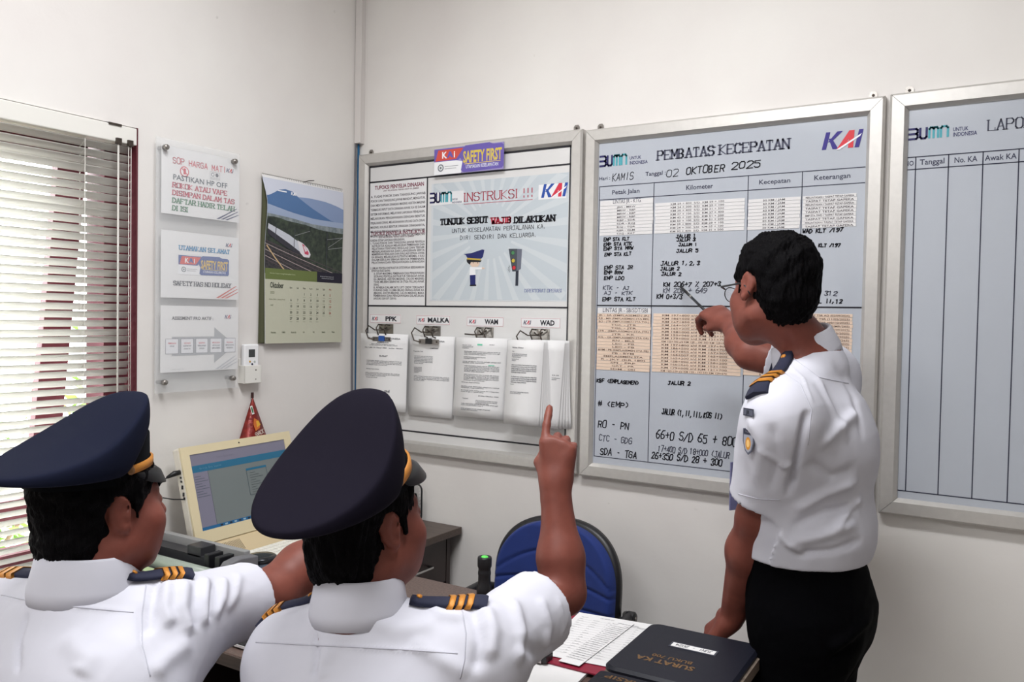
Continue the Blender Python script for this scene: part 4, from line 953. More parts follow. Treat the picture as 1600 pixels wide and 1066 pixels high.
strips(18, *sx7[1], zam, zbm, STRIPO, ['KM 197+800 s/d KM 197+900', 'KM 186+500 s/d KM 186+700', 'KM 167+850 s/d KM 167+900', 'KM 164+007 s/d KM 165+000', 'KM 165+200 s/d KM 166+100', 'KM 158+000 s/d KM 158+200', 'KM 150+060 s/d KM 152+100', 'KM 179+000 s/d KM 121+700', 'KM 120+100 s/d KM 129 - 193 S/D KM 129+570'], G3, xt=0.48, spread=0.75)
strips(18, *sx7[2], zam, zbm+0.004, STRIPO, ['40 KM / JAM', '60 KM / JAM', '5 KM / JAM'], G3)
zan = BX(*c7(1140, 98))[1]
strips(18, *sx7[3], zan+0.002, zbm+0.012, STRIPO, ['TASPAT TSR AD (02/09/2025)', 'TASPAT TSR (11/05/2025)', 'TASPAT TSR (05/10/2025)', 'TASPAT TSR (02/MR/265)'], G3, spread=0.9)

# ---------------- board 3: report table
P = Print(BM(0.014), 0.0006)
zt_, zh, zbb = BX(*c8(184, 416))[1], BX(*c8(182, 474))[1], BX(1391, 765)[1]
x3 = [BX(*c8(x, y))[0] for x, y in ((184, 440), (245, 440), (402, 420), (566, 410), (737, 400))]; x3 += [2.78, 3.05, 3.36]
for z in (zt_, zh, zbb): P.line([(x3[0], z), (x3[-1], z)], 0.0026, LINE, 0.0002)
for x in x3: P.line([(x, zbb), (x, zt_)], 0.0026, LINE, 0.0002)
P.line([(2.012, zbb-0.030), (3.375, zbb-0.030)], 0.0018, LINE, 0.0002)
s = BX(*c8(213, 333)); e = BX(*c8(411, 262)); bumn_logo(P, s[0], s[1], e[1]-s[1]+0.003, e[0]-s[0], 0.0002)
put(P, c8, 'UNTUK', 422, 290, 495, 18, NAVY, bold=0.012); put(P, c8, 'INDONESIA', 422, 315, 537, 19, NAVY, bold=0.012, yend=309)
a = BX(*c8(590, 282)); P.serif('LAPORAN KERUSAKAN', a[0], a[1]-0.002, 0.027, (66, 68, 84), x1=a[0]+0.340, w=0.0036)
put(P, c8, 'NO', 191, 455, 237, 22, TXT, bold=0.012); put(P, c8, 'Tanggal', 265, 450, 384, 26, TXT, bold=0.012); put(P, c8, 'No. KA', 428, 440, 538, 26, TXT, bold=0.012); put(P, c8, 'Awak KA', 575, 430, 725, 26, TXT, bold=0.012)
P.text('Uraian', x3[4]+0.08, (zt_+zh)/2-0.008, 0.018, TXT, bold=0.012); P.text('Tindakan', x3[5]+0.06, (zt_+zh)/2-0.008, 0.018, TXT, bold=0.012)
P.build('table_print', b3)

# ================================================================== FURNITURE
WOOD = mat('dark_brown_laminate', (84, 70, 62), 0.38, rgb2=(66, 54, 48), noise=0.1, nscale=9, stretch=(1, 12, 12), spec=0.4)
WOOD2 = mat('dark_brown_front', (58, 44, 42), 0.45, rgb2=(48, 36, 35), nscale=9, stretch=(12, 1, 1))
CHROME = mat('handle_chrome', (190, 188, 186), 0.25, metal=0.95)
# low cabinet under the computer, along the left wall
c = thing('low_cabinet', 'dark brown drawer cabinet standing in the corner under the computer', 'cabinet', (0.27, -0.63, 0))
MB().box((0.006, -1.25, 0.718), (0.545, -0.012, 0.744), WOOD).build('worktop', c, bevel=0.002)
m = MB(); m.box((0.02, -1.235, 0.0), (0.488, -1.215, 0.718), WOOD2); m.box((0.02, -0.052, 0.0), (0.506, -0.030, 0.718), WOOD2); m.box((0.02, -1.215, 0.02), (0.03, -0.052, 0.718), WOOD2)
m.box((0.03, -1.215, 0.03), (0.488, -0.052, 0.05), WOOD2); m.box((0.02, -0.44, 0.05), (0.488, -0.42, 0.718), WOOD2); m.box((0.02, -0.83, 0.05), (0.488, -0.81, 0.718), WOOD2)
m.build('carcass', c)
for (ya, yb) in ((-0.418, -0.056), (-0.808, -0.442), (-1.213, -0.832)):
    for k, (za, zb) in enumerate(((0.545, 0.712), (0.372, 0.539), (0.055, 0.366))):
        d = MB().box((0.488, ya, za), (0.506, yb, zb), WOOD2).build('drawer', c, bevel=0.0015)
        zz = zb-0.085; m = MB(); yc = (ya+yb)/2
        m.tube([(0.506, yc-0.075, zz), (0.528, yc-0.075, zz), (0.530, yc-0.070, zz), (0.530, yc+0.070, zz), (0.528, yc+0.075, zz), (0.506, yc+0.075, zz)], 0.0045, CHROME, n=8); m.build('handle', d)
# work desk in front of the two seated men
DX0, DX1, DY0, DY1, DZ = 0.552, 1.792, -1.272, -0.585, 0.75
c = thing('work_desk', 'dark brown office desk in front of the two seated men, under papers and binder', 'desk', ((DX0+DX1)/2, (DY0+DY1)/2, 0))
GRAN = mat('desk_speckled_top', (112, 92, 84), 0.3, rgb2=(74, 58, 54), nscale=160, spec=0.5)
MB().box((DX0, DY0, DZ-0.028), (DX1, DY1, DZ), GRAN).build('desktop', c, bevel=0.003)
MB().box((DX0, DY0-0.004, DZ-0.030), (DX1, DY0, DZ-0.001), WOOD).build('edge_band', c, bevel=0.001)
for x in (DX0+0.03, DX1-0.055): MB().box((x, DY0+0.05, 0), (x+0.025, DY1-0.03, DZ-0.028), WOOD2).build('side_panel', c)
MB().box((DX0+0.055, DY1-0.10, 0.25), (DX1-0.055, DY1-0.082, DZ-0.028), WOOD2).build('modesty_panel', c)
# blue office chair behind the desk, facing the men
BLUE = mat('blue_chair_fabric', (14, 42, 112), 0.85, sheen=0.15, bump=0.5, bscale=900, noise=0.12, nscale=14, bdist=0.0006)
cx, cyy = 1.075, -0.235
c = thing('office_chair', 'blue fabric office chair with black armrests behind the desk', 'chair', (cx, cyy-0.2, 0))
def backshape(n=40):
    pts = []
    w, top, bot = 0.222, 0.895, 0.54
    for i in range(n+1):                          # arch from right bottom over the top to left bottom
        a = PI*i/n; pts.append((w*math.copysign(abs(math.cos(a))**0.80, math.cos(a)), 0.70+(top-0.70)*abs(math.sin(a))**0.86))
    pts += [(-w*1.0, 0.62), (-w*0.92, 0.565), (-w*0.78, bot), (w*0.78, bot), (w*0.92, 0.565), (w*1.0, 0.62)]
    return pts
bs = backshape()
def back_layer(scale, d0, d1, mt, name, pillow=0.0):
    m = MB(); n = len(bs); cz_ = 0.715; rings = [(scale, d0, 1), (scale, d1*0.6+d0*0.4, 1), (scale*0.96, d1, 0)]
    vs = []
    def P3(x, z, d): return (cx+x, cyy-d+0.045*(x/0.22)**2*-1.0*0.6+0.03*((z-0.72)/0.2)*1.0*0.5, z)
    for s_, d, _ in rings:
        for x, z in bs: vs.append(P3(x*s_, cz_+(z-cz_)*s_, d))
    fs = [tuple(reversed(range(n)))]
    for r_ in range(2): fs += [(r_*n+i, r_*n+(i+1) % n, (r_+1)*n+(i+1) % n, (r_+1)*n+i) for i in range(n)]
    m.add(vs, fs, mt, True)
    base = 2*n; vs2 = []; K = 14                  # front face with sewn horizontal tucks
    for k in range(1, K+1):
        f = 0.96*scale*(1-k/K)
        for x, z in bs:
            X_, Z_ = x*f, cz_+(z-cz_)*f; t_ = 0
            for zs, arc in ((0.800, 0.10), (0.715, 0.03), (0.640, 0.0)):
                zz = zs-arc*(X_/0.22)**2; t_ += math.exp(-((Z_-zz)/0.0045)**2)
            vs2.append(P3(X_, Z_, d1+pillow*(1-(1-k/K)**2)-0.006*t_*(pillow > 0)))
    o = len(m.v); m.v += vs2; mi_ = m.mi(mt)
    for k in range(K):
        a_ = base if k == 0 else o+(k-1)*n; b_ = o+k*n
        for i in range(n): m.f.append([a_+i, a_+(i+1) % n, b_+(i+1) % n, b_+i]); m.m.append(mi_); m.sm.append(True)
    return m.build(name, c)
back_layer(1.0, -0.022, 0.004, BLACKPL, 'back_shell')
# cushion as a dense grid so that the seams stay crisp
m = MB(); vs = []; idx = {}; NU, NV = 44, 72
def half_w(z):
    if z > 0.70: return 0.212*max(0.0, 1-((z-0.70)/(0.885-0.70))**2.25)**(1/2.25)
    if z > 0.60: return 0.212
    return 0.212*(0.80+0.20*max(0, (z-0.548)/0.052)**0.6)
for j in range(NV+1):
    z = 0.548+(0.8845-0.548)*j/NV; hw = half_w(z)
    for i in range(NU+1):
        u = 2*i/NU-1; x = u*hw; e = min(1.0, (1-abs(u))*hw/0.018) ; e2 = min(1.0, (0.885-z)/0.02, (z-0.547)/0.02); e = math.sqrt(max(0, 1-(1-max(0, min(e, e2)))**2))
        t_ = sum(math.exp(-((z-(zs-arc*(x/0.22)**2))/0.0042)**2) for zs, arc in ((0.800, 0.10), (0.715, 0.03), (0.640, 0.0)))
        vs.append((cx+x, cyy-0.004-0.030*e+0.007*t_*e-0.027*(x/0.22)**2+0.015*((z-0.72)/0.2), z))
m.add(vs, [(j*(NU+1)+i, j*(NU+1)+i+1, (j+1)*(NU+1)+i+1, (j+1)*(NU+1)+i) for j in range(NV) for i in range(NU)], BLUE, True)
m.build('back_cushion', c)
m = MB(); sp = [(cx+0.235*math.cos(2*PI*i/28)*(1 if abs(math.cos(2*PI*i/28)) > .5 else 1), cyy-0.27+0.23*math.copysign(abs(math.sin(2*PI*i/28))**0.7, math.sin(2*PI*i/28))) for i in range(28)]
m.prism(sp, 0.43, 0.50, BLUE, c=0.02); m.build('seat', c, bevel=0.012)
for sgn in (-1, 1):
    m = MB()
    xx = cx+sgn*0.262
    m.tube([(xx-sgn*0.03, cyy+0.005, 0.635), (xx, cyy-0.04, 0.648), (xx, cyy-0.15, 0.640), (xx, cyy-0.30, 0.655), (xx, cyy-0.36, 0.640), (xx, cyy-0.35, 0.55), (xx-sgn*0.02, cyy-0.30, 0.44)], [0.013, 0.015, 0.019, 0.020, 0.018, 0.015, 0.015], BLACKPL, n=10)
    a_ = m.build('armrest', c); m = MB(); m.lathe([(0.017, -0.014), (0.019, -0.010), (0.019, 0.010), (0.014, 0.014)], (xx+0.002, cyy-0.035, 0.645), BLACKPL, axis=(1, 0, 0), n=16); m.lathe([(0.005, 0.014), (0.004, 0.016)], (xx+0.002, cyy-0.035, 0.645), STEEL, axis=(1, 0, 0), n=10); m.build('pivot_knob', a_)
MB().tube([(cx, cyy-0.25, 0.12), (cx, cyy-0.25, 0.43)], 0.025, BLACKPL, n=14).build('gas_stem', c)
m = MB(); m.tube([(cx, cyy-0.25, 0.42), (cx, cyy-0.05, 0.42), (cx, cyy+0.012, 0.48), (cx, cyy+0.025, 0.60)], 0.016, BLACKPL); m.build('back_bracket', c)
for k in range(5):
    a = 2*PI*k/5+0.3; ex, ey = cx+0.27*math.cos(a), cyy-0.25+0.27*math.sin(a)
    if ey > -0.05: ey = -0.05
    l_ = MB().tube([(cx, cyy-0.25, 0.12), (ex, ey, 0.075)], [0.022, 0.014], BLACKPL).build('base_leg', c)
    MB().lathe([(0.02, -0.012), (0.026, -0.006), (0.026, 0.006), (0.02, 0.012)], (ex, ey, 0.027), BLACKPL, axis=(-math.sin(a), math.cos(a), 0), n=14).build('castor', l_)

# ================================================================== THINGS ON THE CABINET AND THE DESK
# all-in-one computer
BEIGE = mat('yellowed_beige_plastic', (222, 208, 172), 0.4, noise=0.05, nscale=6)
BEIGE2 = mat('white_side_plastic', (214, 208, 196), 0.4)
bl_ = Vector((0.165, -0.884, 0.805)); tl_ = Vector((0.085, -0.873, 1.099)); tr_ = Vector((0.085, -0.425, 1.105))
U_ = (tr_-tl_).normalized(); V_ = (tl_-bl_); SH_ = V_.length; SW_ = (tr_-tl_).length; AM = frame(bl_, U_, V_)
c = thing('all_in_one_computer', 'cream all-in-one desktop computer with a lit screen on the corner cabinet', 'computer', (0.12, -0.64, 0.744))
m = MB(); m.prism([(0, 0), (SW_, 0), (SW_, SH_), (0, SH_)], -0.034, 0, BEIGE2, AM); m.build('rear_case', c, bevel=0.006)
m = MB(); bz = 0.030; lb = 0.040
for (x0, y0, x1, y1) in ((0, 0, SW_, lb), (0, SH_-0.026, SW_, SH_), (0, lb, bz, SH_-0.026), (SW_-bz, lb, SW_, SH_-0.026)):
    m.prism([(x0, y0), (x1, y0), (x1, y1), (x0, y1)], 0.0, 0.007, BEIGE, AM)
m.build('bezel', c)
m = MB(); m.lathe([(0.003, 0.007), (0.0028, 0.0075)], AM @ Vector((SW_*0.5, SH_-0.012, 0)), BLACKPL, axis=AM.to_3x3() @ Vector((0, 0, 1)), n=12); m.build('webcam', c)
def scr(n, rgb, s): return mat(n, rgb, 0.25, emit=rgb, estr=s, spec=0.3)
SCB = scr('screen_grey', (92, 98, 98), 0.5); SCT = scr('screen_bar', (34, 84, 110), 0.5); SCW = scr('screen_pale', (100, 98, 112), 0.5)
MB().prism([(bz, lb), (SW_-bz, lb), (SW_-bz, SH_-0.026), (bz, SH_-0.026)], 0, 0.003, SCB, AM).build('screen', c)
S = Print(AM, 0.0036); sw0, sw1, sh0, sh1 = bz, SW_-bz, lb, SH_-0.026
S.rect(sw0, sh1-0.036, sw1, sh1, SCW); S.rect(sw0, sh1-0.058, sw1, sh1-0.036, SCT); S.rect(sw0, sh0, sw1, sh0+0.010, scr('screen_taskbar', (36, 82, 120), 0.4)); S.rect(sw0, sh0+0.010, sw0+0.058, sh1-0.058, SCW)
S.rect(sw0+0.0575, sh0+0.010, sw0+0.0585, sh1-0.058, (60, 62, 70), 0.0001)
for i in range(9): S.rect(sw0+0.006, sh1-0.072-i*0.008, sw0+0.030+0.012*(i % 3), sh1-0.070-i*0.008, (80, 84, 96), 0.0001)
S.text('Sistem Dinas Awak', sw0+0.10, sh1-0.024, 0.006, (86, 92, 104)); S.text('Beranda  Data  Laporan', sw0+0.03, sh1-0.050, 0.006, (150, 190, 210))
wx = sw0+0.205
S.outline(wx, sh0+0.075, wx+0.085, sh1-0.075, 0.0014, (40, 58, 72), 0.0002); S.rect(wx, sh1-0.082, wx+0.085, sh1-0.075, SCT, 0.0003)
for i in range(10): S.rect(wx+0.012, sh1-0.092-i*0.008, wx+0.035+0.03*((i*7) % 3)/2, sh1-0.0905-i*0.008, (74, 80, 84), 0.0002)
for i in range(7): S.rect(sw0+0.07+i*0.018, sh0+0.0025, sw0+0.08+i*0.018, sh0+0.0075, (140, 170, 190) if i % 2 else (30, 40, 52), 0.0003)
S.build('screen_image', c)
# sloping speaker lip and foot
m = MB(); lip = [AM @ Vector(p) for p in ((0.0, 0.004, 0.0), (SW_, 0.004, 0.0))]
nrm = AM.to_3x3() @ Vector((0, 0, 1))
a0, a1 = lip; b0, b1 = a0+Vector((0.055, 0.012, -0.050)), a1+Vector((0.055, -0.012, -0.050)); d0_, d1_ = b0-Vector((0, 0, 0.008)), b1-Vector((0, 0, 0.008)); e0, e1 = a0+Vector((-0.03, 0, -0.058)), a1+Vector((-0.03, 0, -0.058)); f0, f1 = a0-nrm*0.03, a1-nrm*0.03
m.add([a0, b0, d0_, e0, f0, a1, b1, d1_, e1, f1], [(0, 5, 6, 1), (1, 6, 7, 2), (2, 7, 8, 3), (3, 8, 9, 4), (4, 9, 5, 0), (0, 1, 2, 3, 4), (9, 8, 7, 6, 5)], mat('beige_lip', (205, 186, 150), 0.45)); m.build('speaker_lip', c)
m = MB()
for k in range(26):
    p = a0.lerp(a1, 0.04+k*0.012); q = b0.lerp(b1, 0.04+k*0.012); m.tube([p.lerp(q, 0.25)+Vector((0.001, 0, 0.001)), p.lerp(q, 0.8)+Vector((0.001, 0, 0.001))], 0.0006, DARKSTEEL, n=4, caps=False)
o = m.build('speaker_grille', c); o['kind'] = 'stuff'
m = MB(); m.tube([AM @ Vector((SW_*0.5, 0.10, -0.03)), Vector((0.05, -0.66, 0.80)), Vector((0.04, -0.66, 0.752))], 0.012, BEIGE2); m.box((0.02, -0.80, 0.744), (0.21, -0.50, 0.753), BEIGE2); m.build('foot', c)
for k, (v, s_) in enumerate(((0.215, 0.003), (0.203, 0.003), (0.185, 0.006), (0.163, 0.006), (0.150, 0.004))):
    m = MB(); p = AM @ Vector((-0.0008, v, -0.012)); m.box((-0.004, -0.0006, -s_), (0.004, 0.0006, s_), BLACKPL, Matrix.Translation(p) @ AM.to_3x3().to_4x4() @ Matrix.Rotation(PI/2, 4, 'X') if False else Matrix.Translation(p)); m.build('port', c)
pt = AM @ Vector((0, 0.232, -0.012))
c = thing('black_cable', 'black cable with a moulded plug in the left side of the computer', 'cable', pt)
MB().tube([pt, pt+Vector((-0.004, -0.018, -0.002)), pt+Vector((-0.012, -0.038, -0.012))], [0.0075, 0.009, 0.004], BLACKPL, n=10).build('plug', c)
MB().tube([pt+Vector((-0.012, -0.036, -0.011)), pt+Vector((-0.03, -0.075, -0.05)), pt+Vector((-0.035, -0.09, -0.09)), pt+Vector((-0.06, -0.05, -0.16)), pt+Vector((-0.05, -0.036, -0.22)), pt+Vector((-0.06, -0.036, -0.275))], 0.0022, BLACKPL, n=6).build('lead', c)
q_ = AM @ Vector((-0.001, 0.148, -0.014))
tag(MB().tube([q_, q_+Vector((-0.01, -0.03, 0.004)), q_+Vector((-0.03, -0.07, 0.016)), q_+Vector((-0.05, -0.09, 0.06)), (0.02, -0.99, 0.96), (0.012, -0.95, 0.88), (0.02, -0.912, 0.80), (0.02, -0.912, 0.752)], 0.0018, BLACKPL, n=6).build('thin_black_lead'), 'thin black lead looping out of a lower side port of the computer', 'cable')
tag(MB().tube([(0.012, -0.985, 0.93), (0.014, -0.972, 0.88), (0.022, -0.945, 0.86), (0.03, -0.908, 0.80), (0.03, -0.905, 0.752)], 0.003, BLUEC, n=6).build('blue_lead'), 'short blue network lead on the wall left of the computer', 'cable')
m = MB(); m.tube([(0.05+0.030*math.cos(a*0.5), -0.893+0.020*math.sin(a*0.5), 0.775+0.02*math.sin(a)+0.0015*a) for a in range(0, 26)], 0.0022, BLACKPL, n=5)
tag(m.build('coiled_cable'), 'dark cable coiled in a loop on the cabinet behind the printer', 'cable')
# keyboard
c = thing('keyboard', 'white computer keyboard lying in front of the computer screen', 'keyboard', (0.31, -0.62, 0.744))
KM = frame((0.255, -0.80, 0.747), (0.03, 1, 0), (-1, 0.03, 0.06)); KM = frame((0.36, -0.80, 0.746), (-0.03, 1, 0), (-1, -0.03, 0.08))
m = MB(); m.prism([(0, 0), (0.42, 0), (0.42, 0.13), (0, 0.13)], 0, 0.014, mat('keyboard_base', (224, 222, 212), 0.45), KM); m.build('base', c, bevel=0.003)
m = MB(); m.prism([(0, 0), (0.0155, 0), (0.0155, 0.0155), (0, 0.0155)], 0, 0.006, mat('key_cap', (234, 232, 224), 0.4), c=0.002); k0 = None
for r_ in range(5):
    for q in range(20):
        k = None
        if k0 is None: k0 = m.build('key', c, world=False); k = k0
        else: k = k0.copy(); COL.objects.link(k)
        k.matrix_parent_inverse = world_of(c).inverted() @ KM; k.location = (0.012+q*0.0198, 0.012+r_*0.0215, 0.014)
# dot-matrix printer
PG = mat('printer_grey', (112, 112, 116), 0.5, noise=0.04, nscale=10); PG2 = mat('printer_grey_light', (150, 150, 150), 0.45); PD = mat('printer_dark', (46, 46, 50), 0.4)
c = thing('dot_matrix_printer', 'grey dot matrix printer with its lid open on the cabinet beside the capped man', 'printer', (0.30, -1.02, 0.744))
def side(yv, x):                                   # right cheek silhouette
    pass
px0_, px1_ = -1.19, -0.925
yz = [(-1.215, 0.752), (-0.925, 0.752), (-0.925, 0.842), (-0.985, 0.848), (-1.020, 0.842), (-1.048, 0.812), (-1.078, 0.800), (-1.215, 0.790)]
CHK = lambda x: Matrix(((0, 0, 1, x), (1, 0, 0, 0), (0, 1, 0, 0), (0, 0, 0, 1)))
for x in (0.458, 0.012): MB().prism(yz, 0, 0.034, PG, CHK(x)).build('side_cheek', c, bevel=0.003)
MB().box((0.046, -1.205, 0.752), (0.458, -0.925, 0.792), PG).build('base', c)
MB().box((0.046, -0.945, 0.792), (0.458, -0.925, 0.852), PG2).build('rear_rim', c, bevel=0.002)
MB().box((0.046, -1.00, 0.79), (0.458, -0.955, 0.832), PD).build('carriage_well', c)
MB().tube([(0.05, -1.045, 0.806), (0.455, -1.045, 0.806)], 0.019, mat('platen_pale', (150, 160, 150), 0.35), n=18).build('platen', c)
m = MB(); m.box((0.28, -1.0, 0.826), (0.34, -0.95, 0.856), PD); m.build('print_head', c, bevel=0.002)
for x in (0.38, 0.425): MB().box((x, -1.02, 0.812), (x+0.02, -0.97, 0.850), BLACKPL).build('tractor', c, bevel=0.002)
MB().box((0.05, -1.19, 0.792), (0.455, -1.08, 0.800), mat('printed_slip_green', (178, 196, 150), 0.6)).build('paper_tray', c)
for x in (0.03, 0.475):
    for y in (-1.19, -0.95): MB().lathe([(0.01, 0), (0.01, 0.008)], (x, y, 0.744), BLACKPL, n=10).build('foot', c)
# tin with a shiny lid
c = thing('round_tin', 'round tin with a dark glossy lid beside the printer', 'tin', (0.42, -0.865, 0.744))
MB().lathe([(0.040, 0), (0.041, 0.003), (0.041, 0.062), (0.040, 0.064)], (0.435, -0.865, 0.744), mat('tin_side', (140, 156, 176), 0.25, metal=0.6), n=32).build('body', c)
MB().lathe([(0.043, 0.060), (0.044, 0.064), (0.044, 0.072), (0.040, 0.075), (0.02, 0.0755), (0.001, 0.0755)], (0.435, -0.865, 0.744), mat('tin_lid', (60, 62, 66), 0.15, metal=0.7), n=32).build('lid', c)
# wire mesh organiser
c = thing('mesh_organiser', 'black wire mesh desk organiser with a rounded frame by the wall', 'organiser', (0.33, -0.06, 0.744))
def rrect(w, h, r, n=6):
    pts = []
    for (x, y, a) in ((w-r, h-r, 0), (r, h-r, 90), (r, r, 180), (w-r, r, 270)):
        for i in range(n+1): b = math.radians(a+90*i/n); pts.append((x+r*math.cos(b), y+r*math.sin(b)))
    return pts
ox, oz = 0.235, 0.746; W_, H_ = 0.145, 0.140
for yy in (-0.045, -0.13):
    m = MB(); m.tube([(ox+p[0], yy, oz+p[1]*(1 if yy > -0.1 else 0.55)) for p in rrect(W_, H_, 0.022)], 0.0035, BLACKPL, closed=True, n=8); m.build('rim', c)
    m = MB(); hh_ = H_*(1 if yy > -0.1 else 0.55)
    for k in range(-14, 30):
        for sg_ in (1, -1):
            pts = []
            for t_ in (0, 1):
                pass
            x_a = k*0.0065; s_ = []
            for t_ in np.linspace(0, 1, 13):
                x_, z_ = x_a+t_*hh_*sg_, t_*hh_
                if 0.003 < x_ < W_-0.003 and (abs(x_-W_/2) < W_/2-0.01 or 0.012 < z_ < hh_-0.012): s_.append((ox+x_, yy, oz+z_))
            if len(s_) > 1: m.tube([s_[0], s_[-1]], 0.0008, BLACKPL, n=4, caps=False)
    o = m.build('wire_mesh', c); o['kind'] = 'stuff'
m = MB()
for x in (ox+0.004, ox+W_-0.004): m.tube([(x, -0.045, oz+0.01), (x, -0.13, oz+0.01)], 0.002, BLACKPL, n=5)
m.box((ox, -0.13, oz-0.002), (ox+W_, -0.045, oz+0.001), BLACKPL); m.build('tray', c)
tag(MB().box((0.26, -0.120, 0.749), (0.352, -0.062, 0.822), PAPER).build('note_block'), 'small white note block standing inside the black mesh organiser', 'notes')
# crisp packet hanging on the wall behind the computer
c = thing('snack_packet', 'red triangular snack packet hanging on the wall above the computer', 'packet', (0.012, -0.535, 1.235))
FOIL = mat('red_foil', (150, 44, 36), 0.28, metal=0.25, rgb2=(108, 26, 24), nscale=60, bump=0.5, bscale=45, bdist=0.006)
ap = Vector((0.012, -0.537, 1.232)); m = MB()
q_ = [Vector(p) for p in ((0.006, -0.588, 1.085), (0.050, -0.562, 1.080), (0.034, -0.493, 1.092), (0.004, -0.500, 1.092))]
N_ = 8; vs = []
for j in range(N_+1):
    f_ = j/N_
    ring = []
    for i in range(4):
        p = ap.lerp(q_[i], f_); r_ = ap.lerp(q_[(i+1) % 4], f_); ring += [p, p.lerp(r_, 0.5)+Vector((random.uniform(-.0015, .0015), random.uniform(-.002, .002), 0))+(p.lerp(r_, 0.5)-ap.lerp(sum(q_, Vector())/4, f_))*0.12]
    vs += ring
m.add(vs, [(j*8+i, (j+1)*8+i, (j+1)*8+(i+1) % 8, j*8+(i+1) % 8) for j in range(N_) for i in range(8)] + [tuple(range(N_*8, N_*8+8))], FOIL, True)
m.build('foil_bag', c)
m = MB(); m.box((0.008, -0.541, 1.226), (0.014, -0.533, 1.245), mat('crimp', (60, 30, 30), 0.5)); m.build('crimp', c)
PM = frame(ap.lerp(q_[1], 0.99)+Vector((0.003, 0.0, 0)), (q_[2]-q_[1]), (ap-(q_[1]+q_[2])*0.5)); P = Print(PM, 0.002)
P.rect(0.024, 0.088, 0.037, 0.118, (232, 232, 226)); P.rect(0.027, 0.093, 0.034, 0.113, (40, 110, 66), 0.0003)
P.poly([(0.018, 0.030), (0.045, 0.035), (0.050, 0.058), (0.028, 0.075), (0.016, 0.055)], (206, 110, 50)); P.poly([(0.030, 0.040), (0.052, 0.044), (0.046, 0.060), (0.034, 0.062)], (222, 170, 60), 0.0002)
P.pen('SNACK', 0.010, 0.012, 0.014, (226, 214, 204), x1=0.06, w=0.002); P.build('print', c)

# torch on the desk
c = thing('torch', 'black pocket torch with a green tail button standing on the desk', 'torch', (1.073, -0.62, DZ))
tx, ty = at(757, 893, 2.30)[:2]; tz = 0.862
m = MB(); m.lathe([(0.018, 0), (0.021, 0.004), (0.021, 0.028), (0.0175, 0.036), (0.017, 0.060), (0.018, 0.064), (0.018, 0.070), (0.017, 0.074), (0.017, 0.080), (0.0195, 0.086), (0.0198, 0.108), (0.0185, 0.112), (0.012, 0.112), (0.012, 0.110)], (tx, ty, DZ), BLACKPL, n=24); m.build('barrel', c)
MB().lathe([(0.010, 0.108), (0.010, 0.112), (0.007, 0.114), (0.001, 0.1145)], (tx, ty, DZ), mat('green_button', (96, 214, 90), 0.4, emit=(70, 200, 80), estr=0.25), n=20).build('tail_button', c)
for k in range(6):
    pass
# papers, clipboard and binder at the right of the desk
def sheet(name, label, pts, z, cat='paper', rows=0, seed=0, m_=PAPER, t=0.0006, group=None, bowl=0.0):
    a, b, d = [Vector((p[0], p[1], z)) for p in pts]; M = frame(a, b-a, d-a); w = (b-a).length; h = (d-a).length
    o = thing(name, label, cat, (a+b+d)/3, group); MB().prism([(0, 0), (w, 0), (w, h), (0, h)], 0, t, m_, M).build('sheet', o)
    if rows:
        rg = random.Random(seed); P = Print(M, t+0.0003); P.text('LEMBAR DINAS MASINIS', w*0.3, h*0.93, 0.005, G1); P.text('Nomor', w*0.08, h*0.90, 0.004, G1); P.text('Tanggal', w*0.7, h*0.89, 0.004, G1)
        for i in range(rows):
            y = h*0.86-i*h*0.8/rows; P.line([(w*0.06, y-0.002), (w*0.94, y-0.002)], 0.0005, (150, 150, 156))
            for k in range(5): P.text(''.join(rg.choice('abcdeiklmnorstu') for _ in range(rg.randint(3, 8))), w*(0.07+0.175*k), y, 0.0035, (104, 104, 112))
        P.build('print', o)
    return o
A_ = on_z(905, 1040, 0.768); B_ = on_z(990, 978, 0.768); D_ = on_z(898, 958, 0.768); E_ = on_z(868, 1032, 0.768)
cb = thing('clipboard', 'red clipboard under the typed sheets with a black clip at its near edge', 'clipboard', (A_[0], A_[1], DZ))
CA = Vector((1.335, -0.925, 0)); CU_ = Vector((1, 0.03, 0)); CMt = frame((1.335, -0.930, DZ+0.008), (1, 0.02, 0), (-0.02, 1, 0))
MB().prism([(0, 0), (0.245, 0), (0.245, 0.295), (0, 0.295)], 0, 0.004, mat('clipboard_red', (140, 26, 52), 0.4), CMt).build('board', cb, bevel=0.001)
m = MB(); m.prism([(0.010, -0.014), (0.095, -0.014), (0.095, 0.022), (0.010, 0.022)], 0.004, 0.022, BLACKPL, CMt); k_ = m.build('clip', cb, bevel=0.004)
m = MB(); m.prism([(0.016, 0.002), (0.084, 0.002), (0.084, 0.018), (0.016, 0.018)], 0, 0.001, mat('label_holder', (170, 160, 158), 0.5), frame(CMt @ Vector((0, -0.0155, 0.002)), (1, 0.02, 0), (0, 0, 1))); m.build('clip_label', k_)
sheet('loose_paper', 'white sheets lying under the red clipboard at the edge of the desk', [(1.30, -1.05), (1.53, -1.03), (1.285, -0.76)], DZ+0.001, t=0.006)
sheet('form_sheet', 'lower typed form sheet showing at the edge of the black binder', [(1.385, -0.905), (1.595, -0.875), (1.345, -0.615)], DZ+0.0135, rows=16, seed=3, group='typed forms on the desk')
sheet('typed_form', 'uppermost typed form sheet beside the raised forearm, left of the black binder', [(E_[0]+0.005, E_[1]+0.005), (A_[0], A_[1]), (D_[0], D_[1])], DZ+0.016, rows=20, seed=2, group='typed forms on the desk')
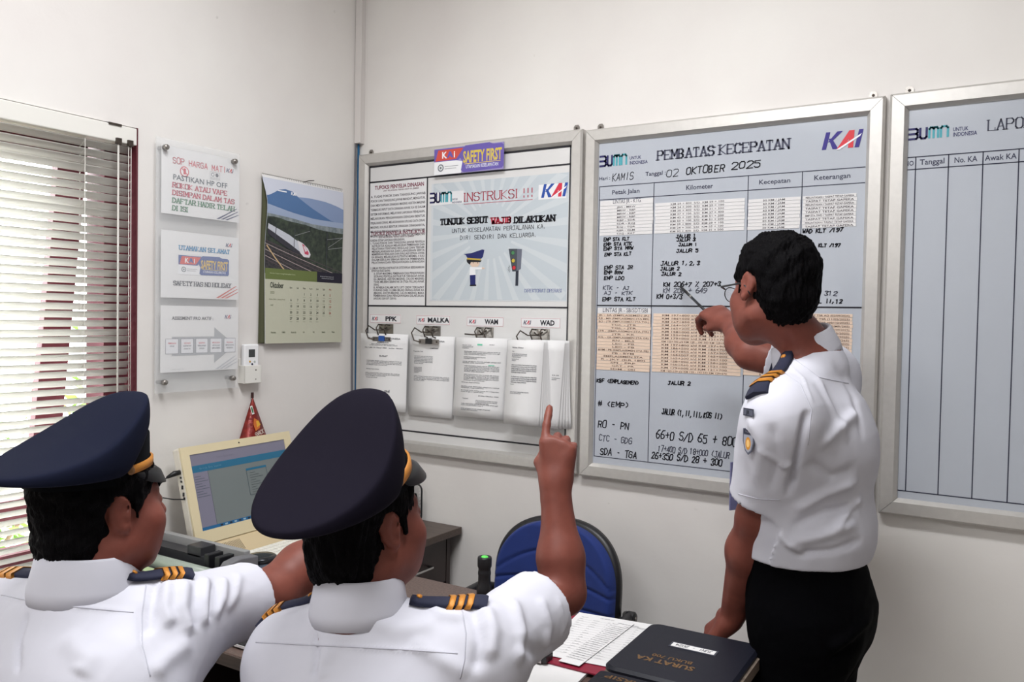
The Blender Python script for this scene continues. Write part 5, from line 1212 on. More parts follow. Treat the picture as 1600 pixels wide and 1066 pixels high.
# black zip binder
z_ = 0.812
a, b = on_z(1006, 969, z_), on_z(1178, 1005, z_); d_ = on_z(938, 1040, z_)
e1_ = Vector((b[0]-a[0], b[1]-a[1], 0)).normalized(); e2_ = Vector((a[0]-d_[0], a[1]-d_[1], 0)).normalized()
W_ = (Vector(b)-Vector(a)).length; L_ = (Vector(a)-Vector(d_)).length
BMx = frame((d_[0], d_[1], DZ+0.0185), e1_, Vector((-e1_.y, e1_.x, 0))); LEATH = mat('black_leatherette', (20, 22, 34), 0.5, bump=0.35, bscale=420, bdist=0.0008, spec=0.35)
c = thing('black_binder', 'thick black zipped binder with a white title label, in front of the standing man', 'binder', (1.68, -0.8, DZ+0.02))
BT = z_-(DZ+0.0185)
def rr(x0, y0, x1, y1, r, n=6):
    return [(x0+x, y0+y) for x, y in rrect(x1-x0, y1-y0, r, n)]
MB().prism(rr(0, 0.004, W_, L_, 0.03), 0, BT, LEATH, BMx, c=0.006).build('cover', c)
MB().prism(rr(0.0, -0.16, W_, -0.002, 0.012), 0, BT-0.006, LEATH, BMx, c=0.005).build('lower_cover', c)
MB().prism(rr(0.006, -0.15, W_+0.006, L_-0.01, 0.02), 0.008, BT*0.72, mat('binder_pages', (120, 108, 96), 0.8, rgb2=(84, 70, 62), nscale=90, stretch=(1, 1, 30)), BMx).build('page_block', c)
lx0, lx1, ly0 = W_*0.34, W_*0.71, L_*0.60
m = MB(); m.prism([(lx0-0.004, ly0-0.004), (lx1+0.004, ly0-0.004), (lx1+0.004, ly0+0.026), (lx0-0.004, ly0+0.026)], BT, BT+0.001, mat('clear_pocket', (60, 62, 72), 0.15), BMx); lb_ = m.build('label_pocket', c)
m = MB(); m.prism([(lx0, ly0), (lx1, ly0), (lx1, ly0+0.021), (lx0, ly0+0.021)], BT+0.001, BT+0.0015, PAPER, BMx); m.build('title_label', lb_)
RM = BMx @ Matrix.Translation((lx1-0.006, ly0+0.016, BT+0.0015)) @ Matrix.Rotation(PI, 4, 'Z'); P = Print(RM, 0.0004)
P.pen('JUNI - 2024', 0, 0, 0.011, (60, 60, 72), x1=0.082, w=0.0012); P.build('label_print', lb_)
GOLD = (112, 84, 54)
RM = BMx @ Matrix.Translation((W_*0.66, L_*0.40, BT)) @ Matrix.Rotation(PI, 4, 'Z'); P = Print(RM, 0.0005)
P.text('SURAT KA', 0, 0.024, 0.020, GOLD, x1=0.125, bold=0.03); P.text('BUKU 700', 0.012, 0.0, 0.014, GOLD, x1=0.10, bold=0.02)
P.build('gold_print', c)
RM = BMx @ Matrix.Translation((W_*0.40, -0.02, BT-0.006)) @ Matrix.Rotation(PI, 4, 'Z'); P = Print(RM, 0.0005)
P.text('ARSIP', 0, 0.0, 0.016, GOLD, x1=0.08, bold=0.02); P.build('gold_print', c)
# desk clutter seen under the stretched arm
sheet('note_sheet', 'white note paper on the desk under the pointing arm of the left man', [(0.63, -1.19), (0.83, -1.16), (0.60, -0.93)], DZ+0.0005)
c = thing('stapler', 'black stapler lying on the desk beside the shirt of the middle man', 'stapler', (0.80, -1.05, DZ))
M_ = frame((0.70, -1.06, DZ+0.002), (1, 0.5, 0), (-0.5, 1, 0))
MB().box((0, 0, 0), (0.13, 0.036, 0.010), BLACKPL, M_).build('base', c, bevel=0.003)
MB().box((0.004, 0.004, 0.010), (0.128, 0.032, 0.036), BLACKPL, M_).build('arm', c, bevel=0.008)
MB().box((0.02, 0.012, 0.034), (0.10, 0.024, 0.038), STEEL, M_).build('spring_plate', c)
c = thing('document_folder', 'black plastic document folder at the near edge of the desk', 'folder', (0.78, -1.2, DZ))
M_ = frame((0.70, -1.245, DZ+0.001), (1, 0.02, 0), (-0.02, 1, 0)); MB().box((0, 0, 0), (0.24, 0.15, 0.012), BLACKPL, M_).build('cover', c, bevel=0.004)
MB().box((0.002, -0.001, 0.003), (0.236, 0.148, 0.009), PAPER, M_).build('contents', c)

# ================================================================== PEOPLE
class Field:
    """signed distance volume; shapes are blended in and the zero surface is meshed"""
    def __init__(s, lo, hi, h):
        s.lo = np.array(lo, np.float32); s.h = h
        s.n = np.ceil((np.array(hi)-np.array(lo))/h).astype(int)+1
        s.F = np.full(s.n, 0.2, np.float32)
    def sl(s, c0, c1, m):
        a = np.maximum(np.floor((np.minimum(c0, c1)-m-s.lo)/s.h).astype(int), 0)
        b = np.minimum(np.ceil((np.maximum(c0, c1)+m-s.lo)/s.h).astype(int)+1, s.n)
        if np.any(b <= a): return None
        g = [s.lo[i]+s.h*np.arange(a[i], b[i], dtype=np.float32) for i in range(3)]
        return tuple(slice(a[i], b[i]) for i in range(3)), g[0][:, None, None], g[1][None, :, None], g[2][None, None, :]
    def put(s, q, d, k, sub):
        A = s.F[q]
        if sub:
            if k > 0: h = np.clip(0.5-0.5*(A+d)/k, 0, 1); A = A*(1-h)+(-d)*h+k*h*(1-h)
            else: A = np.maximum(A, -d)
        else:
            if k > 0: h = np.clip(0.5+0.5*(A-d)/k, 0, 1); A = A*(1-h)+d*h-k*h*(1-h)
            else: A = np.minimum(A, d)
        s.F[q] = A
    def cap(s, a, b, ra, rb=None, k=0.01, sub=False, n=None, sc=1.0):
        """tapered capsule a-b; with n and sc it is flattened along n"""
        rb = ra if rb is None else rb
        a = np.array(a, np.float32); b = np.array(b, np.float32); R = max(ra, rb)*max(1.0, sc)
        r = s.sl(np.minimum(a, b), np.maximum(a, b), R+k+0.012)
        if r is None: return s
        q, X, Y, Z = r; ab = b-a; L = float(ab@ab)+1e-12
        px, py, pz = X-a[0], Y-a[1], Z-a[2]
        t = np.clip((px*ab[0]+py*ab[1]+pz*ab[2])/L, 0, 1)
        dx, dy, dz = px-ab[0]*t, py-ab[1]*t, pz-ab[2]*t
        rad = ra+(rb-ra)*t
        if n is not None:
            n = np.array(n, np.float32); n = n/np.linalg.norm(n); u = dx*n[0]+dy*n[1]+dz*n[2]
            l2 = dx*dx+dy*dy+dz*dz; d = np.sqrt(np.maximum(l2-u*u+(u/sc)**2, 0))
            m = np.sqrt(np.maximum(l2-u*u+(u/(sc*sc))**2, 1e-12))
            d = np.where(m > 1e-5, d*(d-rad)/m, -rad*min(sc, 1))
        else: d = np.sqrt(dx*dx+dy*dy+dz*dz)-rad
        s.put(q, d.astype(np.float32), k, sub); return s
    def ell(s, c, r, M=None, k=0.01, sub=False):
        """ellipsoid, semi-axes r along the columns of the 3x3 M"""
        c = np.array(c, np.float32); M = np.eye(3) if M is None else np.array(M); R = max(r)
        rr = s.sl(c, c, R+k+0.012)
        if rr is None: return s
        q, X, Y, Z = rr; X, Y, Z = X-c[0], Y-c[1], Z-c[2]; k0 = 0; k1 = 0
        for i in range(3):
            u = X*M[0, i]+Y*M[1, i]+Z*M[2, i]; k0 = k0+(u/r[i])**2; k1 = k1+(u/r[i]**2)**2
        k0 = np.sqrt(k0); d = k0*(k0-1)/np.sqrt(np.maximum(k1, 1e-9))
        s.put(q, d.astype(np.float32), k, sub); return s
    def half(s, p, n, k=0.0):
        """cut away everything on the n side of the plane through p"""
        n = np.array(n, float); n = n/np.linalg.norm(n)
        g = [s.lo[i]+s.h*np.arange(s.n[i], dtype=np.float32) for i in range(3)]
        d = (g[0][:, None, None]-p[0])*n[0]+(g[1][None, :, None]-p[1])*n[1]+(g[2][None, None, :]-p[2])*n[2]
        s.F = np.maximum(s.F, d.astype(np.float32)) if k == 0 else s.F
        if k > 0: h = np.clip(0.5-0.5*(s.F-d)/k, 0, 1); s.F = (s.F*(1-h)+d*h+k*h*(1-h)).astype(np.float32)
        return s
    def cut_by(s, other_vals): s.F = np.maximum(s.F, other_vals); return s
    def mesh(s):
        F = s.F; nx, ny, nz = F.shape; S = F < 0
        cid = lambda i, j, k: (i*(ny-1)+j)*(nz-1)+k
        ids, pts, edges = [], [], []
        for ax in range(3):
            sh = [slice(None)]*3; sh2 = [slice(None)]*3; sh[ax] = slice(0, -1); sh2[ax] = slice(1, None)
            D = S[tuple(sh)] != S[tuple(sh2)]; I = np.argwhere(D)
            o = [a for a in range(3) if a != ax]
            I = I[(I[:, o[0]] > 0) & (I[:, o[0]] < F.shape[o[0]]-1) & (I[:, o[1]] > 0) & (I[:, o[1]] < F.shape[o[1]]-1)]
            J = I.copy(); J[:, ax] += 1
            fa = F[I[:, 0], I[:, 1], I[:, 2]]; fb = F[J[:, 0], J[:, 1], J[:, 2]]
            t = fa/(fa-fb); P = I.astype(np.float32); P[:, ax] += t
            C = []
            for da, db in ((-1, -1), (0, -1), (0, 0), (-1, 0)):
                K = I.copy(); K[:, o[0]] += da; K[:, o[1]] += db; C.append(cid(K[:, 0], K[:, 1], K[:, 2]))
            C = np.stack(C, 1); flip = (fa < 0) != (ax == 1)
            Q = np.where(flip[:, None], C, C[:, ::-1]); edges.append(Q)
            ids.append(C.reshape(-1)); pts.append(np.repeat(P, 4, 0))
        ids = np.concatenate(ids); pts = np.concatenate(pts); u, inv = np.unique(ids, return_inverse=True)
        cnt = np.bincount(inv); V = np.stack([np.bincount(inv, pts[:, i])/cnt for i in range(3)], 1)
        Q = np.concatenate(edges); Q = np.searchsorted(u, Q.reshape(-1)).reshape(-1, 4)
        return s.lo+V*s.h, Q
def mesh_obj(name, V, Q, m, parent, smooth=True):
    me = bpy.data.meshes.new(name); me.vertices.add(len(V)); me.vertices.foreach_set('co', np.asarray(V, np.float32).reshape(-1))
    n = len(Q); me.loops.add(4*n); me.loops.foreach_set('vertex_index', Q.astype(np.int32).reshape(-1)); me.polygons.add(n)
    me.polygons.foreach_set('loop_start', np.arange(0, 4*n, 4, dtype=np.int32)); me.polygons.foreach_set('use_smooth', np.ones(n, bool))
    me.materials.append(m); me.update(calc_edges=True); me.validate()
    o = bpy.data.objects.new(name, me); COL.objects.link(o); put_under(o, parent); return o
def vnormals(V, Q):
    a = V[Q[:, 2]]-V[Q[:, 0]]; b = V[Q[:, 3]]-V[Q[:, 1]]; N = np.cross(a, b); out = np.zeros_like(V)
    for i in range(4):
        for c in range(3): out[:, c] += np.bincount(Q[:, i], N[:, c], len(V))
    return out/np.maximum(np.linalg.norm(out, axis=1, keepdims=True), 1e-9)
def smooth(V, Q, it=1, w=0.5):
    for _ in range(it):
        acc = np.zeros_like(V); cnt = np.zeros(len(V))
        for i in range(4):
            for j in (1, 3):
                k = Q[:, (i+j) % 4]
                for c in range(3): acc[:, c] += np.bincount(Q[:, i], V[k, c], len(V))
                cnt += np.bincount(Q[:, i], minlength=len(V))
        V = V*(1-w)+w*acc/np.maximum(cnt, 1)[:, None]
    return V
from mathutils.bvhtree import BVHTree
def bvh_of(V, Q): return BVHTree.FromPolygons([tuple(map(float, v)) for v in V], [tuple(map(int, q)) for q in Q])
def folds(V, Q, list_, bvh=None):
    """cloth folds: each (pixel polyline, width, height) is traced onto the surface seen along those sight lines, then raised"""
    bvh = bvh or bvh_of(V, Q); N = vnormals(V, Q); D = np.zeros(len(V))
    for pl, w, amp in list_:
        P = []
        for (x0, y0), (x1, y1) in zip(pl[:-1], pl[1:]):
            for t in np.linspace(0, 1, 8, endpoint=False):
                r = ray(x0+(x1-x0)*t, y0+(y1-y0)*t); h = bvh.ray_cast(Vector(CAM), Vector(r).normalized())
                if h[0] is not None: P.append(np.array(h[0]))
        if len(P) < 2: continue
        lo = np.min(P, 0)-3*w; hi = np.max(P, 0)+3*w; I = np.where(np.all((V > lo) & (V < hi), 1))[0]
        if len(I) == 0: continue
        d2 = np.full(len(I), 9.0); tt = np.zeros(len(I)); n = len(P)-1
        for i, (a, b) in enumerate(zip(P[:-1], P[1:])):
            ab = b-a; L = ab@ab+1e-12
            if L > 0.01: continue
            t = np.clip(((V[I]-a)@ab)/L, 0, 1); e = np.sum((V[I]-a-t[:, None]*ab)**2, 1)
            k = e < d2; d2[k] = e[k]; tt[k] = (i+t[k])/n
        D[I] += 1.5*amp*np.exp(-d2/(w*w))*np.clip(np.sin(PI*np.clip(tt, 0, 1))*2.2, 0, 1)
    return V+N*D[:, None]
def seam(bvh, pl, parent, r=0.0011, m_=None):
    P = []
    for (x0, y0), (x1, y1) in zip(pl[:-1], pl[1:]):
        for t in np.linspace(0, 1, 12, endpoint=False):
            h = bvh.ray_cast(Vector(CAM), Vector(ray(x0+(x1-x0)*t, y0+(y1-y0)*t)).normalized())
            if h[0] is not None and (not P or (h[0]-P[-1]).length < 0.06): P.append(h[0])
    if len(P) > 2: MB().tube(P, r, m_ or SEAM, n=5).build('seam', parent)
def wrinkle(V, Q, amp, freq, seed, stretch=(1, 1, 1)):
    rg = np.random.default_rng(seed); N = vnormals(V, Q); d = np.zeros(len(V))
    for i in range(9):
        k = rg.normal(size=3)*freq*np.array(stretch)*rg.uniform(0.5, 1.4); ph = rg.uniform(0, 6.28)
        w = V@k+ph+1.6*np.sin(V@(rg.normal(size=3)*freq*0.45)+ph); d += (1-np.abs(np.sin(w)))**2*rg.uniform(0.4, 1)-0.3
    return V+N*(amp*d/3)[:, None]

SKIN = mat('skin_brown', (126, 70, 58), 0.5, rgb2=(112, 60, 50), nscale=26, bump=0.25, bscale=380, sss=0.04, spec=0.3, bdist=0.0006)
HAIR = mat('black_hair', (3, 2, 4), 0.7, spec=0.08, bump=0.9, bscale=420, bdist=0.002, stretch=(1, 1, 0.35))
SHIRT = mat('white_uniform_shirt', (205, 205, 215), 0.8, spec=0.2, bump=0.12, bscale=1400, bdist=0.0003)
SEAM = mat('seam_thread', (188, 188, 199), 0.8)
NAVYCAP = mat('navy_cap_wool', (32, 34, 58), 0.85, sheen=0.25, bump=0.25, bscale=1200, bdist=0.0004)
BLACKBAND = mat('black_cap_band', (6, 7, 12), 0.8, spec=0.1)
VISOR = mat('black_patent_visor', (8, 8, 12), 0.38, spec=0.3)
GOLDB = mat('gold_braid', (196, 128, 44), 0.45, metal=0.25, bump=0.6, bscale=700)
EPNAVY = mat('epaulette_navy', (22, 26, 52), 0.8, bump=0.3, bscale=900)
TROUS = mat('black_trousers', (3, 3, 5), 0.9, spec=0.05, bump=0.15, bscale=900)
EYEW = mat('eye_white', (225, 220, 214), 0.25); EYEB = mat('eye_iris', (30, 20, 16), 0.15)
LIP = mat('lip', (140, 84, 76), 0.5)
def rot(yaw, pitch, roll=0.0):
    """columns: right, forward, up; yaw clockwise from +Y seen from above, pitch up, roll to the right"""
    y, p, r = [math.radians(v) for v in (yaw, pitch, roll)]
    Z = np.array([[math.cos(y), math.sin(y), 0], [-math.sin(y), math.cos(y), 0], [0, 0, 1]])
    X = np.array([[1, 0, 0], [0, math.cos(p), -math.sin(p)], [0, math.sin(p), math.cos(p)]])
    Yr = np.array([[math.cos(r), 0, math.sin(r)], [0, 1, 0], [-math.sin(r), 0, math.cos(r)]])
    return Z @ X @ Yr
def head(F, H, R, fat=1.0, s=1.0):
    T = lambda x, y, z: H+R @ (np.array([x, y, z])*s)
    E = lambda c, r, k=0.012, sub=False, M=R: F.ell(T(*c), [v*s for v in r], M, k, sub)
    C = lambda a, b, ra, rb=None, k=0.012, sub=False: F.cap(T(*a), T(*b), ra*s, None if rb is None else rb*s, k, sub)
    E((0, -0.012, 0.036), (0.075, 0.094, 0.082), 0.01)
    E((0, 0.030, -0.028), (0.062*fat, 0.060, 0.078), 0.03)
    for q in (-1, 1):
        C((q*0.052*fat, -0.004, -0.062), (q*0.020, 0.060, -0.098), 0.021*fat, 0.019, 0.03)
        E((q*0.044*fat, 0.052, -0.026), (0.026*fat, 0.026, 0.026), 0.02)
        E((q*0.040*fat, 0.036, -0.060), (0.026*fat, 0.034, 0.040), 0.03)
        C((q*0.040, 0.066, 0.020), (q*0.012, 0.080, 0.016), 0.011, 0.012, 0.014)
    C((0, 0.068, -0.100), (0, 0.072, -0.094), 0.020, None, 0.02)
    E((0, 0.072, -0.066), (0.027, 0.020, 0.024), 0.014)
    for q in (-1, 1): E((q*0.032, 0.098, -0.001), (0.017, 0.018, 0.012), 0.012, True)
    for q in (-1, 1):
        E((q*0.032, 0.0745, 0.0), (0.0155, 0.0145, 0.0125), 0.004)
    C((0, 0.084, 0.006), (0, 0.104, -0.030), 0.0075, 0.012, 0.010)
    for q in (-1, 1): E((q*0.013, 0.094, -0.033), (0.008, 0.010, 0.008), 0.006)
    E((0, 0.0925, -0.058), (0.024, 0.009, 0.0055), 0.005); E((0, 0.0915, -0.069), (0.021, 0.009, 0.0065), 0.005)
    E((0, 0.102, -0.0632), (0.022, 0.006, 0.0016), 0.002, True)
    for q in (-1, 1):                              # ears
        a = math.radians(22)*q; M2 = R @ np.array([[math.cos(a), math.sin(a), 0], [-math.sin(a), math.cos(a), 0], [0, 0, 1]])
        E((q*0.078, -0.012, 0.002), (0.007, 0.018, 0.029), 0.006, M=M2); E((q*0.078, -0.004, -0.024), (0.007, 0.009, 0.011), 0.006, M=M2)
        E((q*0.0870, -0.007, 0.005), (0.0065, 0.0115, 0.020), 0.003, True, M=M2); E((q*0.0865, -0.006, -0.013), (0.006, 0.008, 0.008), 0.002, True, M=M2)
        E((q*0.081, -0.001, -0.006), (0.004, 0.004, 0.007), 0.003, M=M2)
    return T
def neck(F, T, N, r=0.056, fat=1.0):
    F.cap(T(0, -0.022, -0.055), N, 0.052*fat, r*fat, 0.03)
def hair(T, R, H, parent, s=1.0, cap=False, seed=1, long=0.0):
    F = Field(H-0.17, H+0.19, 0.0032)
    E = lambda c, r, k=0.012, sub=False, M=R: F.ell(T(*c), [v*s for v in r], M, k, sub)
    E((0, -0.014, 0.040), (0.0835, 0.102, 0.090), 0.01)
    E((0, -0.050, -0.020), (0.068, 0.060, 0.070), 0.02)
    if cap: E((0, -0.046, -0.055), (0.066, 0.058, 0.075), 0.02)
    if cap: F.half(T(0, 0, 0.085), R @ np.array([0, 0.0, 1.0]))
    # face, ears and nape are left free
    E((0, 0.110, -0.030), (0.100, 0.078, 0.098), 0.008, True)
    for q in (-1, 1):
        E((q*0.088, -0.010, -0.004), (0.030, 0.026, 0.036), 0.006, True)
        E((q*0.075, 0.012, -0.085), (0.050, 0.060, 0.056), 0.010, True)
    for q in (-1, 1): F.cap(T(q*0.0745, 0.022, 0.035), T(q*0.0745, 0.020, -0.012), 0.0075*s, 0.004*s, 0.006)
    F.half(T(0, 0, -0.112 if cap else -0.082), R @ np.array([0, 0.25 if cap else 0.1, -1.0]), 0.01)
    V, Q = F.mesh(); rg = np.random.default_rng(seed); N = vnormals(V, Q); d = np.zeros(len(V))
    L = (V-H) @ R
    for i in range(14):
        k = rg.normal(size=3)*np.array([420, 420, 130])*rg.uniform(0.4, 1.3); d += np.sin(L@k+rg.uniform(0, 6))
    V = V+N*(d*0.00055)[:, None]
    for i in range(6):
        k = rg.normal(size=3)*95; V = V+N*(0.0009*np.sin(L@k+rg.uniform(0, 6)))[:, None]
    return mesh_obj('hair', V, Q, HAIR, parent)
def eyes(T, parent, s=1.0):
    for q in (-1, 1):
        m = MB(); c = T(q*0.032, 0.0765, 0.0); f = T(q*0.032, 0.1, -0.001)-c
        m.lathe([(0.0001*s, -0.0125*s), (0.0088*s, -0.0088*s), (0.0125*s, 0), (0.0108*s, 0.0062*s), (0.0060*s, 0.0110*s)], c, EYEW, axis=f, n=18)
        m.lathe([(0.0060*s, 0.0110*s), (0.0052*s, 0.0118*s), (0.0001*s, 0.0126*s)], c, EYEB, axis=f, n=18); m.build('eyeball', parent)
        m = MB(); m.tube([T(q*a, b, z) for a, b, z in ((0.014, 0.090, 0.020), (0.026, 0.089, 0.025), (0.038, 0.080, 0.024), (0.046, 0.070, 0.018))], [0.0022, 0.0034, 0.0028, 0.001], HAIR, n=6); m.build('eyebrow', parent)
FING = {'index': (0.030, 0.088, (0.042, 0.026, 0.021)), 'middle': (0.010, 0.092, (0.046, 0.029, 0.022)), 'ring': (-0.010, 0.087, (0.042, 0.027, 0.021)), 'little': (-0.028, 0.078, (0.033, 0.020, 0.019))}
def hand(F, W, D, N, S, pose, thumb, s=1.0, elbow=None):
    """hand from wrist W: D to the knuckles, N out of the palm, S to the thumb side; pose: three bends per finger"""
    D, N, S = [np.array(v, float) for v in (D, N, S)]; D /= np.linalg.norm(D); N -= D*(N@D); N /= np.linalg.norm(N)
    S2 = np.cross(D, N); S = S2 if S2@S > 0 else -S2
    P = lambda a, d, n: W+(S*a+D*d+N*n)*s
    tips = {}
    for nm, (a, d, ln) in FING.items():
        F.cap(P(a*0.45, 0.005, 0), P(a, d, 0.0), 0.0165*s, 0.0118*s, 0.014)
        p = P(a, d, 0.0); ang = 0; r = 0.0098 if nm != 'little' else 0.0085; dr = D+S*a*(1.2 if nm in ('index', 'little') else 0.6); dr /= np.linalg.norm(dr)
        for i in range(3):
            ang += math.radians(pose[nm][i]); v = dr*math.cos(ang)+N*math.sin(ang); q = p+v*ln[i]*s
            F.cap(p, q, (r-0.0006*i)*s, (r-0.0006*(i+1))*s, 0.0035); p = q
        tips[nm] = p
    F.cap(P(-0.016, 0.02, 0.004), P(-0.020, 0.06, 0.003), 0.016*s, 0.013*s, 0.014)
    b = P(0.020, 0.020, 0.006); p1 = P(*thumb[0]); p2 = P(*thumb[1]); p3 = P(*thumb[2])
    F.cap(b, p1, 0.0165*s, 0.0130*s, 0.014); F.cap(p1, p2, 0.0118*s, 0.0108*s, 0.004); F.cap(p2, p3, 0.0106*s, 0.0085*s, 0.003)
    F.cap(W-D*0.02*s, W+D*0.012*s, 0.0235*s, 0.0235*s, 0.02, n=N, sc=0.74)
    tips['thumb'] = p3; return tips
def forearm(F, E, W, N, r0=0.046, r1=0.026):
    E, W = np.array(E), np.array(W); m = E+(W-E)*0.32
    F.cap(E, m, r0*0.92, r0, 0.02); F.cap(m, W, r0, r1, 0.03, n=N, sc=0.88)
def shirt_panel_lines(): pass
def epaulette(bvh, A, B, parent, label=None, w=0.054, lift=0.006, up=(0, 0, 1), n=14, bars=3, tip=0.42):
    """shoulder board from the neck A to the shoulder end B, laid on the shirt, three gold bars at the outer end"""
    A, B, up = np.array(A), np.array(B), np.array(up, float); d = B-A; L = np.linalg.norm(d); d /= L; side = np.cross(d, up); side /= np.linalg.norm(side); up = np.cross(side, d)
    def pt(t, v, h):
        p = A+d*L*t+side*v; q = bvh.ray_cast(Vector(p+up*0.12), Vector(-up)); base = np.array(q[0]) if q[0] is not None else p
        return base, p
    pr = []
    for i in range(n+1):
        t = i/n; b, p = pt(t, 0, 0); pr.append(float((b-p)@up))
    pr = np.convolve(np.pad(pr, 2, mode='edge'), np.ones(5)/5, 'valid')
    def strip(t0, t1, w0, w1, h0, h1, m_, name, par, nn=10):
        m = MB(); vs = []
        for i in range(nn+1):
            t = t0+(t1-t0)*i/nn; h = float(np.interp(t, np.linspace(0, 1, n+1), pr))+lift; ww = (w0+(w1-w0)*i/nn)/2
            for v, z in ((-ww, h0), (-ww*0.9, h1), (0, h1+0.003), (ww*0.9, h1), (ww, h0)): vs.append(A+d*L*t+side*v+up*(h+z-abs(v)*0.16))
        fs = [(i*5+j, i*5+(j+1) % 5, (i+1)*5+(j+1) % 5, (i+1)*5+j) for i in range(nn) for j in range(5)] + [tuple(range(5)), tuple(reversed(range(nn*5, nn*5+5)))]
        m.add(vs, fs, m_, True); return m.build(name, par)
    e = strip(0.0, 1.0, w*tip*1.3, w, -0.004, 0.004, EPNAVY, 'epaulette', parent)
    for k in range(bars): strip(0.50+k*0.115, 0.50+k*0.115+0.078, w*0.99, w*1.01, -0.004, 0.0060, GOLDB, 'gold_bar', parent, 3)
    m = MB(); p = A+d*L*0.10+up*(pr[1]+lift+0.006); m.lathe([(0.006, 0), (0.006, 0.002), (0.003, 0.004)], p, GOLDB, axis=up, n=12); m.build('button', parent)
    return e
def coaxial(a, b, fw, mix=0.6):
    u = np.array(b)-np.array(a); u /= np.linalg.norm(u); u = u*mix+np.array([0, 0, 1.0])*(1-mix); u /= np.linalg.norm(u); f = fw-u*(fw@u); f /= np.linalg.norm(f)
    return np.stack([np.cross(f, u), f, u], 1)
def collar(T, N0, R, parent, r0=0.066, r1=0.080, h=0.040, tilt=(0, 0.012), gap=0.018):
    """standing band with a folded leaf round the neck; open at the throat"""
    m = MB(); vs = []; n = 44; rings = [(r0-0.002, h*0.93), (r0+0.001, h), (r0+0.004, h*1.02), (r0+0.007, h*0.94), (r0+0.011, h*0.5), (r0+0.016, h*0.05), (r0+0.016, -h*0.40), (r0+0.012, -h*0.40), (r0+0.012, h*0.1), (r0, h*0.1), (r0-0.003, h*0.5)]
    a0 = math.radians(16)
    for i in range(n+1):
        a = a0+(2*PI-2*a0)*i/n                        # from the throat round the back
        fr = math.cos(a)
        for r, z in rings:
            flare = 1.0
            pz = z-0.022*max(0, fr)**1.5-(0.016 if z < h*0.3 and z >= -h*0.2 and fr > 0.5 else 0)*max(0, fr)
            vs.append(N0+R @ np.array([math.sin(a)*r*1.02, math.cos(a)*r*1.04+0.0, pz]))
    k = len(rings)
    fs = [(i*k+j, i*k+(j+1) % k, (i+1)*k+(j+1) % k, (i+1)*k+j) for i in range(n) for j in range(k)] + [tuple(reversed(range(k))), tuple(range(n*k, n*k+k))]
    m.add(vs, fs, SHIRT, True); return m.build('collar', parent)
